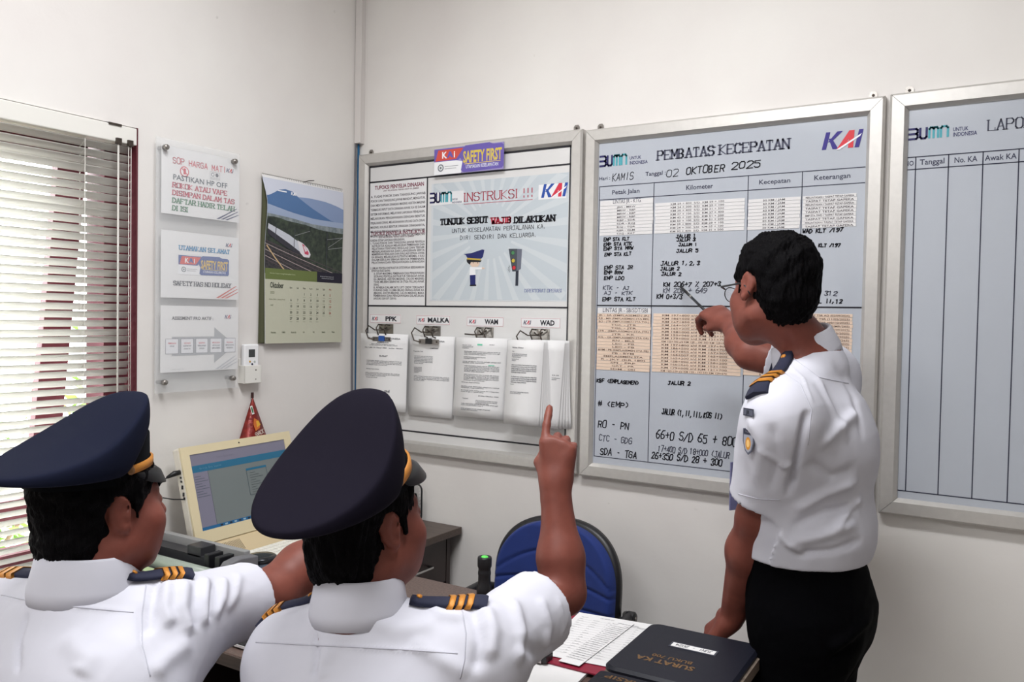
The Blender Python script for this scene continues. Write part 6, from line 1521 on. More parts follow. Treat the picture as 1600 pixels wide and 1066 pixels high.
def cap_hat(H, R, parent, s=1.0, mat_=None, sx=1.0):
    """peaked service cap: band, saddle-shaped crown high in front, visor, gold strap"""
    mat_ = mat_ or NAVYCAP
    T = lambda x, y, z: H+R @ (np.array([x*sx, y, z])*s)
    gt = [0, .1, .2, .3, .4, .5, .6, .7, .8, .9, .96, 1.0]; gv = [0.0, .045, .10, .165, .245, .345, .47, .62, .78, .93, .99, 1.0]
    Y0, Y1, ZL, ZH = -0.172, 0.090, 0.078, 0.198
    def zt(y): return ZL+(ZH-ZL)*float(np.interp((y-Y0)/(Y1-Y0), gt, gv))
    n = 72
    def ring(f, fy=1.0, w=0.130):
        out = []
        for i in range(n):
            a = 2*PI*i/n; c, s_ = math.cos(a), math.sin(a)
            x = w*f*s_*(1-0.10*max(0, c)); yc = (Y0+Y1)/2; y = yc+(Y1-Y0)/2*f*fy*c
            out.append((x, y))
        return out
    m = MB(); vs = []; R_ = []
    def sm(t): t = min(max(t, 0), 1); return t*t*(3-2*t)
    def under(y): return 0.066+0.066*sm(((y-Y0)/(Y1-Y0)-0.60)/0.38)
    bt = [(0.0855*math.sin(2*PI*i/n), -0.010+0.103*math.cos(2*PI*i/n), 0.078+0.044*max(0, math.cos(2*PI*i/n))**1.5) for i in range(n)]
    R_.append(bt)
    for f, mixv, inset in ((0.80, 0.0, 0.004), (0.95, 0.0, 0.0), (0.995, 0.28, 0), (1.0, 0.6, 0), (0.985, 0.9, 0), (0.96, 1.0, 0)):
        rg = []
        for (x, y) in ring(f):
            zu, z1 = under(y), zt(y)+0.002; z = zu+(max(z1-zu, 0.010))*mixv
            if f == 0.80: z = zu+0.004
            rg.append((x, y, z))
        R_.append(rg)
    for f in (0.88, 0.76, 0.62, 0.48, 0.34, 0.2, 0.08):
        R_.append([(x, y, max(zt(y)+0.002, under(y)+0.010)+0.004*(1-f)) for x, y in ring(f)])
    for rg in R_: vs += [T(*p) for p in rg]
    fs = [(k*n+i, k*n+(i+1) % n, (k+1)*n+(i+1) % n, (k+1)*n+i) for k in range(len(R_)-1) for i in range(n)] + [tuple(range((len(R_)-1)*n, len(R_)*n))]
    fs = [tuple(reversed(f)) for f in fs]
    m.add(vs, fs, mat_, True); crown = m.build('peaked_cap', parent)
    sd = crown.modifiers.new('round', 'SUBSURF'); sd.levels = 1; sd.render_levels = 1
    m = MB(); vs = []
    for r, z, fz in ((0.0, 0.050, 0), (0.0008, 0.050, 0), (0.0008, 0.088, 0.042), (-0.004, 0.088, 0.042), (-0.004, 0.052, 0)):
        for i in range(n): a = 2*PI*i/n; vs.append(T((0.0855+r)*math.sin(a), -0.010+(0.103+r)*math.cos(a), z+fz*max(0, math.cos(a))))
    m.add(vs, [(k*n+i, (k+1) % 5*n+i, (k+1) % 5*n+(i+1) % n, k*n+(i+1) % n) for k in range(1, 5) for i in range(n)], BLACKBAND, True); m.build('cap_band', crown)
    m = MB(); vs = []; K = 28                         # visor
    for j, (e, dz) in enumerate(((0, 0.0), (0.35, -0.003), (0.7, -0.012), (1.0, -0.034), (1.0, -0.037), (0.7, -0.018), (0.3, -0.006), (0, -0.004))):
        for i in range(K+1):
            a = math.radians(-68+136*i/K); q = math.cos(a/ (68/90.0)); ext = 0.032*max(q, 0)**0.62*e
            vs.append(T((0.087+ext*0.55)*math.sin(a), -0.010+(0.104+ext)*math.cos(a), 0.066+dz*max(q, 0)**0.5))
    m.add(vs, [(j*(K+1)+i, j*(K+1)+i+1, (j+1)*(K+1)+i+1, (j+1)*(K+1)+i) for j in range(7) for i in range(K)], VISOR, True); m.build('visor', crown)
    m = MB(); vs = []                                 # gold strap over the visor root
    for j, (r, z) in enumerate(((0.0015, 0.064), (0.0055, 0.065), (0.0055, 0.078), (0.0015, 0.079))):
        for i in range(K+1):
            a = math.radians(-72+144*i/K); vs.append(T((0.0865+r)*math.sin(a), -0.010+(0.104+r)*math.cos(a), z+0.010*max(0, math.cos(a))-0.002))
    m.add(vs, [(j*(K+1)+i, (j+1)*(K+1)+i, (j+1)*(K+1)+i+1, j*(K+1)+i+1) for j in range(3) for i in range(K)], GOLDB, True); m.build('chin_strap', crown)
    for q in (-1, 1):
        a = math.radians(74*q); p = T(0.089*math.sin(a), -0.010+0.107*math.cos(a), 0.072); ax = R @ np.array([math.sin(a), math.cos(a), 0])
        MB().lathe([(0.0075, 0), (0.0075, 0.002), (0.005, 0.0045), (0.001, 0.005)], p, mat('bronze_button', (130, 96, 62), 0.35, metal=0.6), axis=ax, n=16).build('cap_button', crown)
    return crown

def seated_man(P):
    """a seated officer seen from behind: body, hair, cap, shirt, trousers, epaulettes"""
    H, hy, hp, hr = P['head'], *P['hrot']; R = rot(hy, hp, hr); by = P['byaw']; B = rot(by, 0)
    rt, fw, up = B[:, 0], B[:, 1], B[:, 2]
    person = thing('person', P['label'], 'person', (P['hip'][0], P['hip'][1], 0.45), 'people in white uniform shirts')
    NB = P['neck']; SL, SR = P['shL'], P['shR']; hip = P['hip']; fat = P['fat']
    pts = np.array([H, NB, SL, SR, hip]+[p for k in ('armL', 'armR') for p in P[k][:2]]+[p for k in ('armL', 'armR') for p in [P[k][1]+0.12*P[k][2]/np.linalg.norm(P[k][2])]])
    knees = [hip+fw*0.42+rt*q*0.13+up*0.03 for q in (-1, 1)]; feet = [k+fw*0.02-up*(k[2]-0.07) for k in knees]
    lo = np.minimum(pts.min(0), np.array(feet).min(0))-0.22; hi = np.maximum(pts.max(0), np.array(feet).max(0))+0.22; lo[2] = -0.01; hi[2] = max(H[2]+0.17, pts[:, 2].max()+0.16)
    F = Field(lo, hi, 0.0042)
    T = head(F, H, R, fat=P.get('hf', 1.1)); neck(F, T, NB-up*0.0, 0.062, P.get('nf', 1.12))
    ch = NB-up*0.15+fw*0.0; wa = hip+up*0.20+fw*0.015
    F.cap(ch-rt*0.085, ch+rt*0.085, 0.100*fat, None, 0.05, n=fw, sc=0.95)
    F.cap(NB-up*0.05, NB-up*0.09, 0.072, 0.09, 0.05); F.cap(NB-up*0.055, SL-up*0.01, 0.045, 0.048, 0.03); F.cap(NB-up*0.055, SR-up*0.01, 0.045, 0.048, 0.03)
    F.cap(ch-up*0.05, wa, 0.12*fat, 0.122*fat, 0.06, n=fw, sc=0.85); F.cap(wa-rt*0.05, hip-rt*0.05, 0.12*fat, 0.12*fat, 0.05); F.cap(wa+rt*0.05, hip+rt*0.05, 0.12*fat, 0.12*fat, 0.05)
    for q, k, f in zip((-1, 1), knees, feet):
        F.cap(hip+rt*q*0.09, k, 0.082, 0.056, 0.04); F.cap(k, f, 0.054, 0.038, 0.03); F.cap(f-up*0.035, f-up*0.040+fw*0.15, 0.034, 0.028, 0.02)
    tips = {}
    for side, S in (('armL', SL), ('armR', SR)):
        E, W, D, N, TH, pose, th = P[side]
        F.cap(S, E, 0.050*fat, 0.040*fat, 0.03); F.cap(E, E, 0.041*fat, None, 0.02); forearm(F, E, W, N, 0.044*fat, 0.0265); tips[side] = hand(F, W, D, N, TH, pose, th, s=P.get('hs', 1.0))
    V, Q = F.mesh(); V = smooth(V, Q, 1, 0.4); body = mesh_obj('body', V, Q, SKIN, person)
    hair(T, R, H, person, cap=True, seed=P['seed']); eyes(T, person)
    CR_ = R if 'crot' not in P else rot(*P['crot'])
    cap_hat(H+R @ np.array([0, P.get('capy', 0.0), P.get('capz', 0.0)]), CR_, person, s=P.get('caps', 1.0), mat_=P.get('capmat'), sx=P.get('capsx', 1.0))
    # trousers
    G = Field(lo, np.array([hi[0], hi[1], hip[2]+0.22]), 0.006)
    for q, k, f in zip((-1, 1), knees, feet):
        G.cap(hip+rt*q*0.09, k, 0.097, 0.070, 0.04); G.cap(k, f+up*0.03, 0.070, 0.062, 0.03)
    G.cap(wa-rt*0.05-up*0.12, hip-rt*0.05, 0.128*fat, 0.130*fat, 0.05); G.cap(wa+rt*0.05-up*0.12, hip+rt*0.05, 0.128*fat, 0.130*fat, 0.05); G.half(np.array([0, 0, 0.075]), (0, 0, -1))
    V, Q = G.mesh(); V = wrinkle(V, Q, 0.004, 26, 5); mesh_obj('trousers', V, Q, TROUS, person)
    for f in feet:
        K = Field(f-0.2, f+np.array([0.2, 0.3, 0.1]), 0.006); K.cap(f-up*0.030-fw*0.02, f-up*0.030+fw*0.15, 0.042, 0.036, 0.01); K.cap(f-up*0.01, f+up*0.02, 0.042, None, 0.02); K.half(np.array([0, 0, 0.002]), (0, 0, -1)); V, Q = K.mesh(); mesh_obj('shoe', V, Q, VISOR, person)
    # shirt
    lo2 = np.minimum(np.minimum(NB, hip), np.minimum(SL, SR)); lo2 = np.minimum(lo2, np.minimum(P['armL'][0], P['armR'][0]))-0.26; hi2 = np.maximum(np.maximum(NB, SL), SR); hi2 = np.maximum(hi2, np.maximum(P['armL'][0], P['armR'][0]))+0.22; lo2[2] = hip[2]-0.05
    G = Field(lo2, hi2, 0.0050)
    for side, S in (('armL', SL), ('armR', SR)):
        E = P[side][0]; c = P['cuff'][side]; rs = P['sleeve'][side]; d = E-S; L = np.linalg.norm(d); d = d/L; ce = S+d*L*c
        G.cap(S, ce+d*0.05, rs[0]*1.0, rs[1]*1.12, 0.045)
        # open the sleeve: clip behind the cuff plane and hollow it round the arm
        q, X, Y, Z = G.sl(ce-0.14, ce+0.14+d*0.1, 0.04)
        pd = (X-ce[0])*d[0]+(Y-ce[1])*d[1]+(Z-ce[2])*d[2]
        rr_ = np.sqrt(np.maximum((X-ce[0])**2+(Y-ce[1])**2+(Z-ce[2])**2-pd**2, 0))
        near = (rr_ < rs[1]*1.12+0.03)
        G.F[q] = np.where(near, np.maximum(G.F[q], pd), np.where(pd > 0.03, G.F[q], G.F[q])).astype(np.float32)
        hole = np.maximum(rr_-(rs[1]-0.004), -(pd+0.05)); G.F[q] = np.where(near, np.maximum(G.F[q], -hole), G.F[q]).astype(np.float32)
    G.cap(ch-rt*0.092, ch+rt*0.092, 0.112*fat, None, 0.06, n=fw, sc=0.98)
    G.cap(NB-up*0.045, NB-up*0.10, 0.076, 0.10, 0.06)
    for S in (SL, SR):
        G.cap(NB-up*0.034, S+up*0.006, 0.054, 0.064, 0.05); G.cap(ch, S-up*0.03, 0.10, 0.070, 0.06)
    G.cap(ch-up*0.02-fw*0.01, wa, 0.140*fat, 0.145*fat, 0.07, n=fw, sc=0.86); G.cap(wa-rt*0.06, hip-rt*0.05, 0.135*fat, 0.140*fat, 0.05); G.cap(wa+rt*0.06, hip+rt*0.05, 0.135*fat, 0.140*fat, 0.05)
    G.half(np.array([0, 0, hip[2]+0.02]), (0, 0, -1))
    V, Q = G.mesh(); bv0 = bvh_of(V, Q)
    V = wrinkle(V, Q, 0.0022, 22, P['seed']+10); V = folds(V, Q, P['folds'], bv0); V = smooth(V, Q, 1, 0.35)
    sh = mesh_obj('shirt', V, Q, SHIRT, person); bv = bvh_of(V, Q)
    collar(T, P['collar'], coaxial(NB, T(0, -0.022, -0.055), fw, 0.5), sh, r0=P.get('colr', 0.062), h=P.get('colh', 0.046))
    for pl in P.get('seams', []): seam(bv, pl, sh)
    for (A, Bp) in P['ep']: epaulette(bv, A, Bp, sh, up=P.get('epup', (0, 0, 1)))
    return person, tips

FIST = (78, 95, 60)
# ---- the middle man, index finger raised
H2 = at(572, 813, 1.40)
NB2 = H2+np.array([0.012, -0.030, -0.142])
S2R = at(742, 1022, 1.36); S2L = H2+np.array([-0.112, -0.05, -0.238])
E2 = at(880, 926, 1.56); W2 = at(868, 760, 1.60)
arm2 = (E2, W2, np.array([0.0, 0.10, 1.0]), np.array([-0.35, 1.0, -0.1]), np.array([-1.0, -0.4, 0.0]),
        dict(index=(30, 8, 4), middle=FIST, ring=FIST, little=FIST), ((0.040, 0.045, 0.016), (0.034, 0.068, 0.034), (0.012, 0.078, 0.046)))
armrest = lambda S, fw, rt: (S+fw*0.04-np.array([0, 0, 0.27])-rt*0.01, S+fw*0.27-np.array([0, 0, 0.275])+rt*0.06, fw*0.9+rt*0.2-np.array([0, 0, 0.1]), np.array([0, 0, -1.0]), rt, dict(index=(12, 18, 10), middle=(14, 18, 10), ring=(16, 18, 10), little=(18, 20, 10)), ((0.045, 0.035, 0.006), (0.058, 0.060, 0.006), (0.060, 0.085, 0.008)))
B2 = rot(0, 0); hip2 = NB2+np.array([0.0, -0.06, -0.46])
f2 = [([(760, 945), (770, 985), (765, 1040)], 0.012, 0.006), ([(800, 930), (815, 985), (810, 1050)], 0.012, 0.006), ([(845, 930), (858, 980), (850, 1040)], 0.010, 0.005), ([(735, 935), (750, 1000), (742, 1060)], 0.010, -0.006),
      ([(490, 985), (494, 1030), (488, 1066)], 0.004, -0.007), ([(400, 1000), (560, 1012), (720, 1022)], 0.003, 0.0022), ([(560, 960), (620, 985), (690, 975)], 0.014, 0.004), ([(520, 1010), (500, 1040), (505, 1066)], 0.012, 0.003), ([(660, 935), (690, 960), (735, 965)], 0.010, 0.005), ([(640, 1000), (690, 1030), (740, 1060)], 0.014, 0.004), ([(800, 1000), (840, 1020), (880, 1010)], 0.010, -0.004), ([(870, 930), (885, 975), (875, 1005)], 0.005, 0.0025)]
man2, _ = seated_man(dict(label='seated person in a white shirt and navy peaked cap raising one index finger', head=H2, hrot=(10, 6, 0), byaw=0, neck=NB2, shL=S2L, shR=S2R, hip=hip2, fat=0.91,
    armR=arm2, armL=armrest(S2L, B2[:, 1], B2[:, 0]), cuff=dict(armR=0.70, armL=0.75), sleeve=dict(armR=(0.068, 0.067), armL=(0.056, 0.056)), seed=3, folds=f2, seams=[[(400, 1004), (480, 1008), (560, 1012), (640, 1016), (722, 1022)], [(722, 955), (728, 990), (726, 1030), (718, 1064)]],
    collar=NB2+np.array([0.0, 0.004, 0.004]), coly=3, colr=0.064, colh=0.052, ep=[(NB2+np.array([-0.075, 0.0, 0]), S2L+np.array([-0.02, 0.01, 0])), (NB2+np.array([0.070, 0.03, 0]), NB2+np.array([0.070, 0.03, 0])+(S2R-NB2-np.array([0.070, 0.02, 0]))*0.80)], crot=(8, 20, 0), caps=1.03, capmat=mat('dark_navy_cap', (21, 18, 30), 0.9, spec=0.1, sheen=0.0, bump=0.25, bscale=1200, bdist=0.0004), hs=0.92))
# ---- the left man, arm stretched towards the boards
H1 = at(160, 790, 1.42)
NB1 = H1+np.array([0.004, -0.034, -0.132])
S1R = at(262, 975, 1.43); S1L = H1+np.array([-0.195, -0.05, -0.225])
E1 = at(428, 925, 1.65); D1 = np.array([0.0, 0.92, 0.39]); D1 /= np.linalg.norm(D1); W1 = E1+D1*0.245
arm1 = (E1, W1, D1, np.array([0, 0.2, -1.0]), np.array([-1, 0, 0]), dict(index=(3, 5, 3), middle=FIST, ring=FIST, little=FIST), ((0.040, 0.045, 0.016), (0.034, 0.068, 0.034), (0.012, 0.078, 0.046)))
f1 = [([(262, 905), (258, 950), (270, 985)], 0.010, 0.007), ([(245, 905), (236, 950), (232, 1000)], 0.008, -0.006), ([(290, 905), (285, 950), (300, 1000)], 0.010, 0.007), ([(322, 900), (318, 940), (320, 985)], 0.009, 0.007), ([(350, 900), (348, 935), (330, 970)], 0.009, 0.006), ([(375, 895), (368, 930), (350, 960)], 0.008, 0.004), ([(307, 905), (302, 950), (310, 990)], 0.006, -0.005), ([(336, 905), (332, 945), (325, 975)], 0.006, -0.005),
      ([(0, 930), (120, 948), (215, 955)], 0.003, 0.0022), ([(42, 955), (28, 1000), (26, 1064)], 0.004, -0.006), ([(300, 1000), (260, 1030), (235, 1060)], 0.015, 0.005), ([(100, 990), (140, 1030), (120, 1060)], 0.016, 0.004), ([(218, 940), (222, 1000), (240, 1060)], 0.004, -0.003)]
man1, _ = seated_man(dict(label='seated person in a white shirt and navy peaked cap at the left, arm stretched forward', head=H1, hrot=(4, 2, 0), byaw=0, neck=NB1, shL=S1L, shR=S1R, hip=NB1+np.array([0.0, -0.06, -0.46]), fat=1.08,
    armR=arm1, armL=armrest(S1L, B2[:, 1], B2[:, 0]), cuff=dict(armR=0.74, armL=0.75), sleeve=dict(armR=(0.076, 0.062), armL=(0.070, 0.068)), seed=8, folds=f1, seams=[[(2, 930), (60, 942), (130, 950), (216, 958)], [(228, 915), (222, 960), (222, 1010), (236, 1062)]],
    collar=NB1+np.array([0.0, 0.004, 0.004]), coly=2, colr=0.070, colh=0.054, hf=1.16, nf=1.22, ep=[(NB1+np.array([-0.075, 0.0, 0]), S1L+np.array([-0.02, 0.01, 0])), (NB1+np.array([0.064, 0.01, 0]), NB1+np.array([0.064, 0.01, 0])+(S1R-NB1-np.array([0.064, 0.01, 0]))*0.80)], crot=(4, 1, 0), capy=-0.014, caps=0.96, capmat=mat('navy_cap', (20, 24, 42), 0.9, spec=0.1, sheen=0.0, bump=0.25, bscale=1200, bdist=0.0004)))
# stools the two seated men sit on
for nm, hp_ in (('middle', hip2), ('left', NB1+np.array([0.0, -0.06, -0.46]))):
    x, y, z = hp_; c = thing('stool', 'round black office stool under the %s seated man' % nm, 'stool', (x, y, 0), 'stools under the seated men'); top = z-0.135
    MB().lathe([(0.17, -0.05), (0.185, -0.04), (0.185, -0.012), (0.17, 0)], (x, y, top), BLACKPL, n=32).build('seat', c)
    MB().tube([(x, y, 0.1), (x, y, top-0.05)], 0.02, CHROME).build('stem', c)
    for k in range(5):
        a = 2*PI*k/5+0.6; MB().tube([(x, y, 0.11), (x+0.23*math.cos(a), y+0.23*math.sin(a), 0.018)], [0.02, 0.014], BLACKPL).build('leg', c)

# ---- the standing man, pen on the board, left hand on the desk
def standing_man():
    H = at(1208, 452, 1.86); R = rot(-52, -4, 4); B = rot(-86, 0); rt, fw, up = B[:, 0], B[:, 1], B[:, 2]   # body faces the left wall
    person = thing('person', 'standing person in a white shirt and glasses writing on the middle board', 'person', (1.93, -0.62, 0), 'people in white uniform shirts')
    SL = at(1223, 648, 1.72); SR = SL+rt*0.37+fw*0.02+up*0.065
    SL = np.array(SL); mid = (SL+SR)/2; NB = mid+up*0.090-fw*0.012
    hip = at(1262, 935, 1.88); wa = hip+up*0.16+fw*0.015; ch = mid-up*0.11-fw*0.005
    W_ = at(1143, 966, 1.975); E_ = at(1182, 808, 1.83)
    HR = at(1110, 480, 2.35); WR = at(1140, 506, 2.28); ER = at(1172, 552, 2.12)
    knees = [hip-up*0.44+rt*q*0.10+fw*0.02 for q in (-1, 1)]; feet = [np.array([k[0]+0.03, k[1], 0.085]) for k in knees]
    pts = np.array([H, NB, SL, SR, hip, W_, HR]+feet); lo = pts.min(0)-0.23; hi = pts.max(0)+0.23; lo[2] = -0.01; hi[2] = H[2]+0.15; hi[1] = -0.055; lo[0] = 1.42
    F = Field(lo, hi, 0.0044)
    T = head(F, H, R, fat=0.98); neck(F, T, NB, 0.056)
    F.cap(ch-rt*0.08, ch+rt*0.08, 0.098, None, 0.05, n=fw, sc=0.95); F.cap(NB-up*0.02, SL, 0.05, 0.052, 0.04); F.cap(NB-up*0.02, SR, 0.05, 0.052, 0.04)
    F.cap(ch-up*0.04, wa, 0.112, 0.108, 0.06, n=fw, sc=0.85); F.cap(wa, hip, 0.108, 0.115, 0.05)
    for q, k, f in zip((-1, 1), knees, feet):
        F.cap(hip+rt*q*0.075-up*0.03, k, 0.084, 0.054, 0.04); F.cap(k, f, 0.052, 0.036, 0.03); F.cap(f-up*0.045, f-up*0.05+fw*0.15, 0.034, 0.028, 0.02)
    F.cap(SL, E_, 0.048, 0.042, 0.03); forearm(F, E_, W_, np.array([0, 1, 0]), 0.045, 0.027)
    F.cap(SR, ER, 0.046, 0.040, 0.03); forearm(F, ER, WR, np.array([0, 0, 1]), 0.041, 0.026)
    hand(F, W_, np.array([-0.55, 0.15, -0.62]), np.array([-0.75, 0.1, -0.66]), np.array([0.1, 1.0, 0]), dict(index=(-28, 10, 8), middle=(-28, 10, 8), ring=(-28, 12, 8), little=(-26, 12, 8)), ((0.044, 0.030, -0.004), (0.062, 0.052, -0.012), (0.068, 0.074, -0.018)))
    dR = HR-WR; tips = hand(F, WR, dR/np.linalg.norm(dR)+np.array([0, 0, -0.1]), np.array([-0.2, 0.75, -0.9]), np.array([-0.9, 0.1, 0.5]), dict(index=(48, 42, 28), middle=(62, 52, 30), ring=(70, 70, 40), little=(72, 78, 44)), ((0.036, 0.045, 0.020), (0.034, 0.070, 0.036), (0.028, 0.086, 0.050)), s=0.95)
    V, Q = F.mesh(); V = smooth(V, Q, 1, 0.4); mesh_obj('body', V, Q, SKIN, person)
    hair(T, R, H, person, seed=5); eyes(T, person)
    # glasses
    g = MB(); GM = mat('glasses_black', (18, 18, 22), 0.3)
    for q in (-1, 1):
        g.tube([T(q*0.034+0.024*math.cos(a), 0.112-0.012*abs(math.cos(a))*(q*math.cos(a) > 0), -0.006+0.017*math.sin(a)) for a in [2*PI*i/20 for i in range(20)]], 0.0011, GM, closed=True, n=6)
        g.tube([T(q*0.058, 0.101, 0.004), T(q*0.078, 0.085, 0.006), T(q*0.081, 0.01, 0.006), T(q*0.080, -0.010, -0.002), T(q*0.079, -0.026, -0.022)], [0.0022, 0.0026, 0.0020, 0.0018, 0.0014], GM, n=6)
    g.tube([T(-0.010, 0.114, -0.002), T(0, 0.116, 0.001), T(0.010, 0.114, -0.002)], 0.0012, GM, n=6); gl = g.build('glasses', person)
    LEN = mat('spectacle_lens', (240, 245, 250), 0.05, alpha=0.12)
    for q in (-1, 1):
        m = MB(); m.add([T(q*0.034+0.023*math.cos(a), 0.1115-0.012*abs(math.cos(a))*(q*math.cos(a) > 0), -0.006+0.016*math.sin(a)) for a in [2*PI*i/20 for i in range(20)]], [tuple(range(20))], LEN); m.build('lens', gl, solid=0.001)
    # trousers, belt, shoes
    G = Field(lo, np.array([hi[0], hi[1], wa[2]+0.06]), 0.0055)
    bt = hip-fw*0.030
    for q, k, f in zip((-1, 1), knees, feet):
        G.cap(hip+rt*q*0.070-up*0.05-fw*0.005, k, 0.103, 0.080, 0.04); G.cap(k, f+up*0.02, 0.078, 0.070, 0.03); G.cap(bt+rt*q*0.055-up*0.02, bt+rt*q*0.055-up*0.05, 0.100, None, 0.05)
    G.cap(wa-up*0.03-rt*0.03, hip-rt*0.03, 0.118, 0.120, 0.05); G.cap(wa-up*0.03+rt*0.03, hip+rt*0.03, 0.118, 0.120, 0.05); G.half(np.array([0, 0, 0.07]), (0, 0, -1)); G.half(at(1275, 862, 1.88), (0, 0, 1))
    V, Q = G.mesh(); V = wrinkle(V, Q, 0.004, 24, 15); V = folds(V, Q, [([(1365, 960), (1320, 1000), (1290, 1020)], 0.012, 0.006), ([(1350, 1000), (1310, 1025), (1290, 1040)], 0.01, -0.005)]); tr = mesh_obj('trousers', V, Q, TROUS, person)
    for f in feet:
        K = Field(f-0.25, f+np.array([0.2, 0.2, 0.1]), 0.006); K.cap(f-up*0.044-fw*0.02, f-up*0.046+fw*0.16, 0.042, 0.036, 0.01); K.cap(f-up*0.02, f+up*0.02, 0.042, None, 0.02); K.half(np.array([0, 0, 0.002]), (0, 0, -1)); V, Q = K.mesh(); mesh_obj('shoe', V, Q, VISOR, person)
    # shirt
    lo2 = np.minimum(pts[:5].min(0), E_)-0.24; hi2 = np.maximum(pts[:5].max(0), ER)+0.22; lo2[2] = 0.9; hi2[2] = NB[2]+0.10; hi2[1] = min(hi2[1], -0.06)
    G = Field(lo2, hi2, 0.0048)
    for E2_, S, c, rs in ((E_, SL, 0.80, (0.064, 0.067)), (ER, SR, 0.70, (0.070, 0.068))):
        d = E2_-S; L = np.linalg.norm(d); d = d/L; ce = S+d*L*c; G.cap(S, ce+d*0.05, rs[0], rs[1]*1.05, 0.035)
        q, X, Y, Z = G.sl(ce-0.12, ce+0.12+d*0.1, 0.03); dn = d
        if S is SL: dn = d+np.array([0.0, 0, 0.0])
        pd = (X-ce[0])*dn[0]+(Y-ce[1])*dn[1]+(Z-ce[2])*dn[2]; rr_ = np.sqrt(np.maximum((X-ce[0])**2+(Y-ce[1])**2+(Z-ce[2])**2-pd**2, 0)); near = rr_ < rs[1]*1.05+0.018
        G.F[q] = np.where(near, np.maximum(G.F[q], pd), G.F[q]).astype(np.float32)
        hole = np.maximum(rr_-(rs[1]-0.005), -(pd+0.05)); G.F[q] = np.where(near, np.maximum(G.F[q], -hole), G.F[q]).astype(np.float32)
    G.cap(ch-rt*0.090, ch+rt*0.090, 0.112, None, 0.06, n=fw, sc=0.98); G.cap(NB-up*0.045, NB-up*0.10, 0.074, 0.10, 0.06)
    for S in (SL, SR): G.cap(NB-up*0.034, S+up*0.004, 0.052, 0.060, 0.05); G.cap(ch, S-up*0.03, 0.10, 0.066, 0.06)
    bl = wa-up*0.07
    G.cap(ch-up*0.03-fw*0.02, wa-fw*0.012, 0.138, 0.134, 0.07, n=fw, sc=0.90); G.cap(wa-rt*0.03-fw*0.01, bl-rt*0.03, 0.130, 0.120, 0.05); G.cap(wa+rt*0.03-fw*0.01, bl+rt*0.03, 0.130, 0.120, 0.05)
    G.half(at(1275, 866, 1.88), (0, 0, -1))
    V, Q = G.mesh(); bv0 = bvh_of(V, Q)
    fl_ = [([(1262, 640), (1250, 700), (1228, 790)], 0.007, -0.010), ([(1280, 700), (1320, 660), (1345, 640)], 0.012, 0.006), ([(1262, 720), (1300, 745), (1345, 730)], 0.010, -0.005), ([(1240, 800), (1290, 770), (1350, 750)], 0.012, 0.007), ([(1235, 825), (1290, 800), (1355, 790)], 0.010, -0.006), ([(1225, 850), (1280, 838), (1350, 815)], 0.012, 0.008), ([(1240, 866), (1300, 862), (1355, 840)], 0.008, -0.006), ([(1300, 830), (1325, 800), (1350, 775)], 0.008, 0.006), ([(1215, 830), (1232, 850), (1262, 868)], 0.008, 0.006),
           ([(1220, 560), (1255, 590), (1275, 640)], 0.003, 0.002), ([(1275, 585), (1300, 640), (1330, 700)], 0.012, 0.004), ([(1300, 560), (1335, 620), (1352, 700)], 0.010, -0.003), ([(1170, 650), (1190, 700), (1180, 770)], 0.012, 0.004), ([(1205, 660), (1215, 720), (1200, 780)], 0.010, -0.003), ([(1185, 700), (1225, 730), (1245, 722)], 0.008, 0.004)]
    V = wrinkle(V, Q, 0.0020, 24, 22); V = folds(V, Q, fl_, bv0); V = smooth(V, Q, 1, 0.3)
    sh = mesh_obj('shirt', V, Q, SHIRT, person); bv = bvh_of(V, Q)
    for pl in ([(1222, 580), (1250, 600), (1268, 640), (1262, 700)], [(1240, 560), (1280, 590), (1330, 600)], [(1154, 772), (1185, 780), (1222, 782)]): seam(bv, pl, sh)
    collar(T, NB+up*0.004+fw*0.016, coaxial(NB, T(0, -0.022, -0.055), fw, 0.45), sh, r0=0.060, h=0.044)
    epaulette(bv, NB-rt*0.078+fw*0.03, SL-rt*0.012+fw*0.012+up*0.0, sh, up=(fw*0.35+up)); epaulette(bv, NB+rt*0.075+fw*0.02, SR+rt*0.01, sh, up=(fw*0.35+up))
    # sleeve patches, drawn on the cloth along the near sleeve
    def patch(px, py, w, h, shapes, name):
        hit = bv.ray_cast(Vector(CAM), Vector(ray(px, py)).normalized())
        if hit[0] is None: return
        n = hit[1]; n = n if n.dot(Vector(-ray(px, py))) > 0 else -n; V_ = Vector((0, 0, 1)); U_ = V_.cross(n); M = frame(hit[0]+n*0.0035, U_, V_)
        m = MB(); m.prism([(x*w, y*h) for x, y in shapes], 0, 0.0012, mat('patch_grey', (86, 88, 104), 0.7), M); o = m.build(name, sh)
        return M
    M = patch(1172, 645, 0.032, 0.016, [(-.5, -.5), (.5, -.5), (.5, .5), (-.5, .5)], 'sleeve_badge')
    if M: P = Print(M, 0.0016); P.outline(-0.015, -0.007, 0.015, 0.007, 0.001, (30, 30, 44)); P.text('JR', -0.006, -0.004, 0.008, (30, 30, 44), bold=0.03); P.build('badge_print', sh)
    M = patch(1172, 690, 0.034, 0.052, [(-.5, .5), (-.5, .0), (-.3, -.35), (0, -.5), (.3, -.35), (.5, .0), (.5, .5), (0, .56)], 'sleeve_crest')
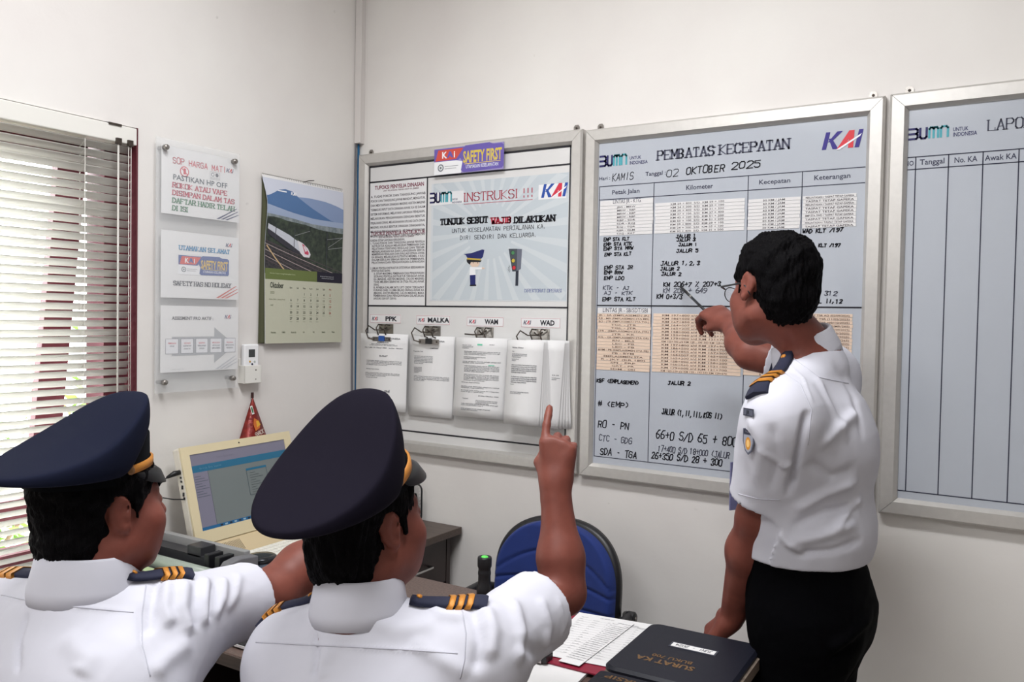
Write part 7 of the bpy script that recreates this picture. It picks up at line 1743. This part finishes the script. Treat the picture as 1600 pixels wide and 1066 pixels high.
    if M:
        P = Print(M, 0.0016); P.poly([(-0.014, 0.014), (-0.014, 0.0), (-0.008, -0.016), (0, -0.022), (0.008, -0.016), (0.014, 0.0), (0.014, 0.014)], (150, 152, 164)); P.rect(-0.014, 0.016, 0.014, 0.025, (40, 42, 60)); P.text('TRAKSI', -0.011, 0.0185, 0.004, (200, 200, 210), x1=0.011)
        P.disc(0, -0.003, 0.008, (206, 140, 50), 0.0003, ry=0.013); P.disc(0, -0.003, 0.0045, (232, 190, 120), 0.0005, ry=0.008); P.build('crest_print', sh)
    # identity card hanging at his front
    a = at(1158, 712, 1.98); m = MB(); U_ = Vector(CR)*0.7+Vector(CF)*0.4; M = frame(a+np.array([-0.01, 0, -0.10]), U_, (0, 0, 1))
    m.prism([(-0.022, -0.03), (0.04, -0.03), (0.04, 0.085), (-0.022, 0.085)], 0, 0.004, mat('card_holder', (104, 104, 138), 0.3), M); m.build('identity_card', person, bevel=0.001)
    m = MB(); m.tube([M @ Vector((0.01, 0.085, 0.002)), NB+fw*0.13-up*0.16, NB+fw*0.085-up*0.02, NB+fw*0.06+rt*0.03+up*0.02], 0.003, EPNAVY, n=6); m.build('lanyard', person)
    # the pen he holds
    tip = on_y(1062, 447, -0.020); g_ = (tips['index']+tips['thumb'])/2; g_ = at(1096, 480, 2.42); d = g_-tip; L = np.linalg.norm(d); d /= L; end = g_+d*0.035
    c = thing('marker_pen', 'slim black and silver pen held against the handwriting by the standing man', 'pen', g_)
    MB().tube([tip, tip+d*0.008, tip+d*0.012], [0.0008, 0.0022, 0.0030], STEEL, n=10).build('tip', c); MB().tube([tip+d*0.010, tip+d*(L*0.5)], [0.0038, 0.0042], BLACKPL, n=12).build('barrel', c)
    MB().tube([tip+d*(L*0.5), tip+d*(L*0.56)], 0.0044, STEEL, n=12).build('ring', c); MB().tube([tip+d*(L*0.56), end], [0.0042, 0.0040], BLACKPL, n=12).build('grip', c)
    MB().tube([tip+d*L*0.15+np.array([0, 0, 0.005]), tip+d*L*0.45+np.array([0, 0, 0.006])], 0.001, STEEL, n=6).build('clip', c)
    return person
standing_man()
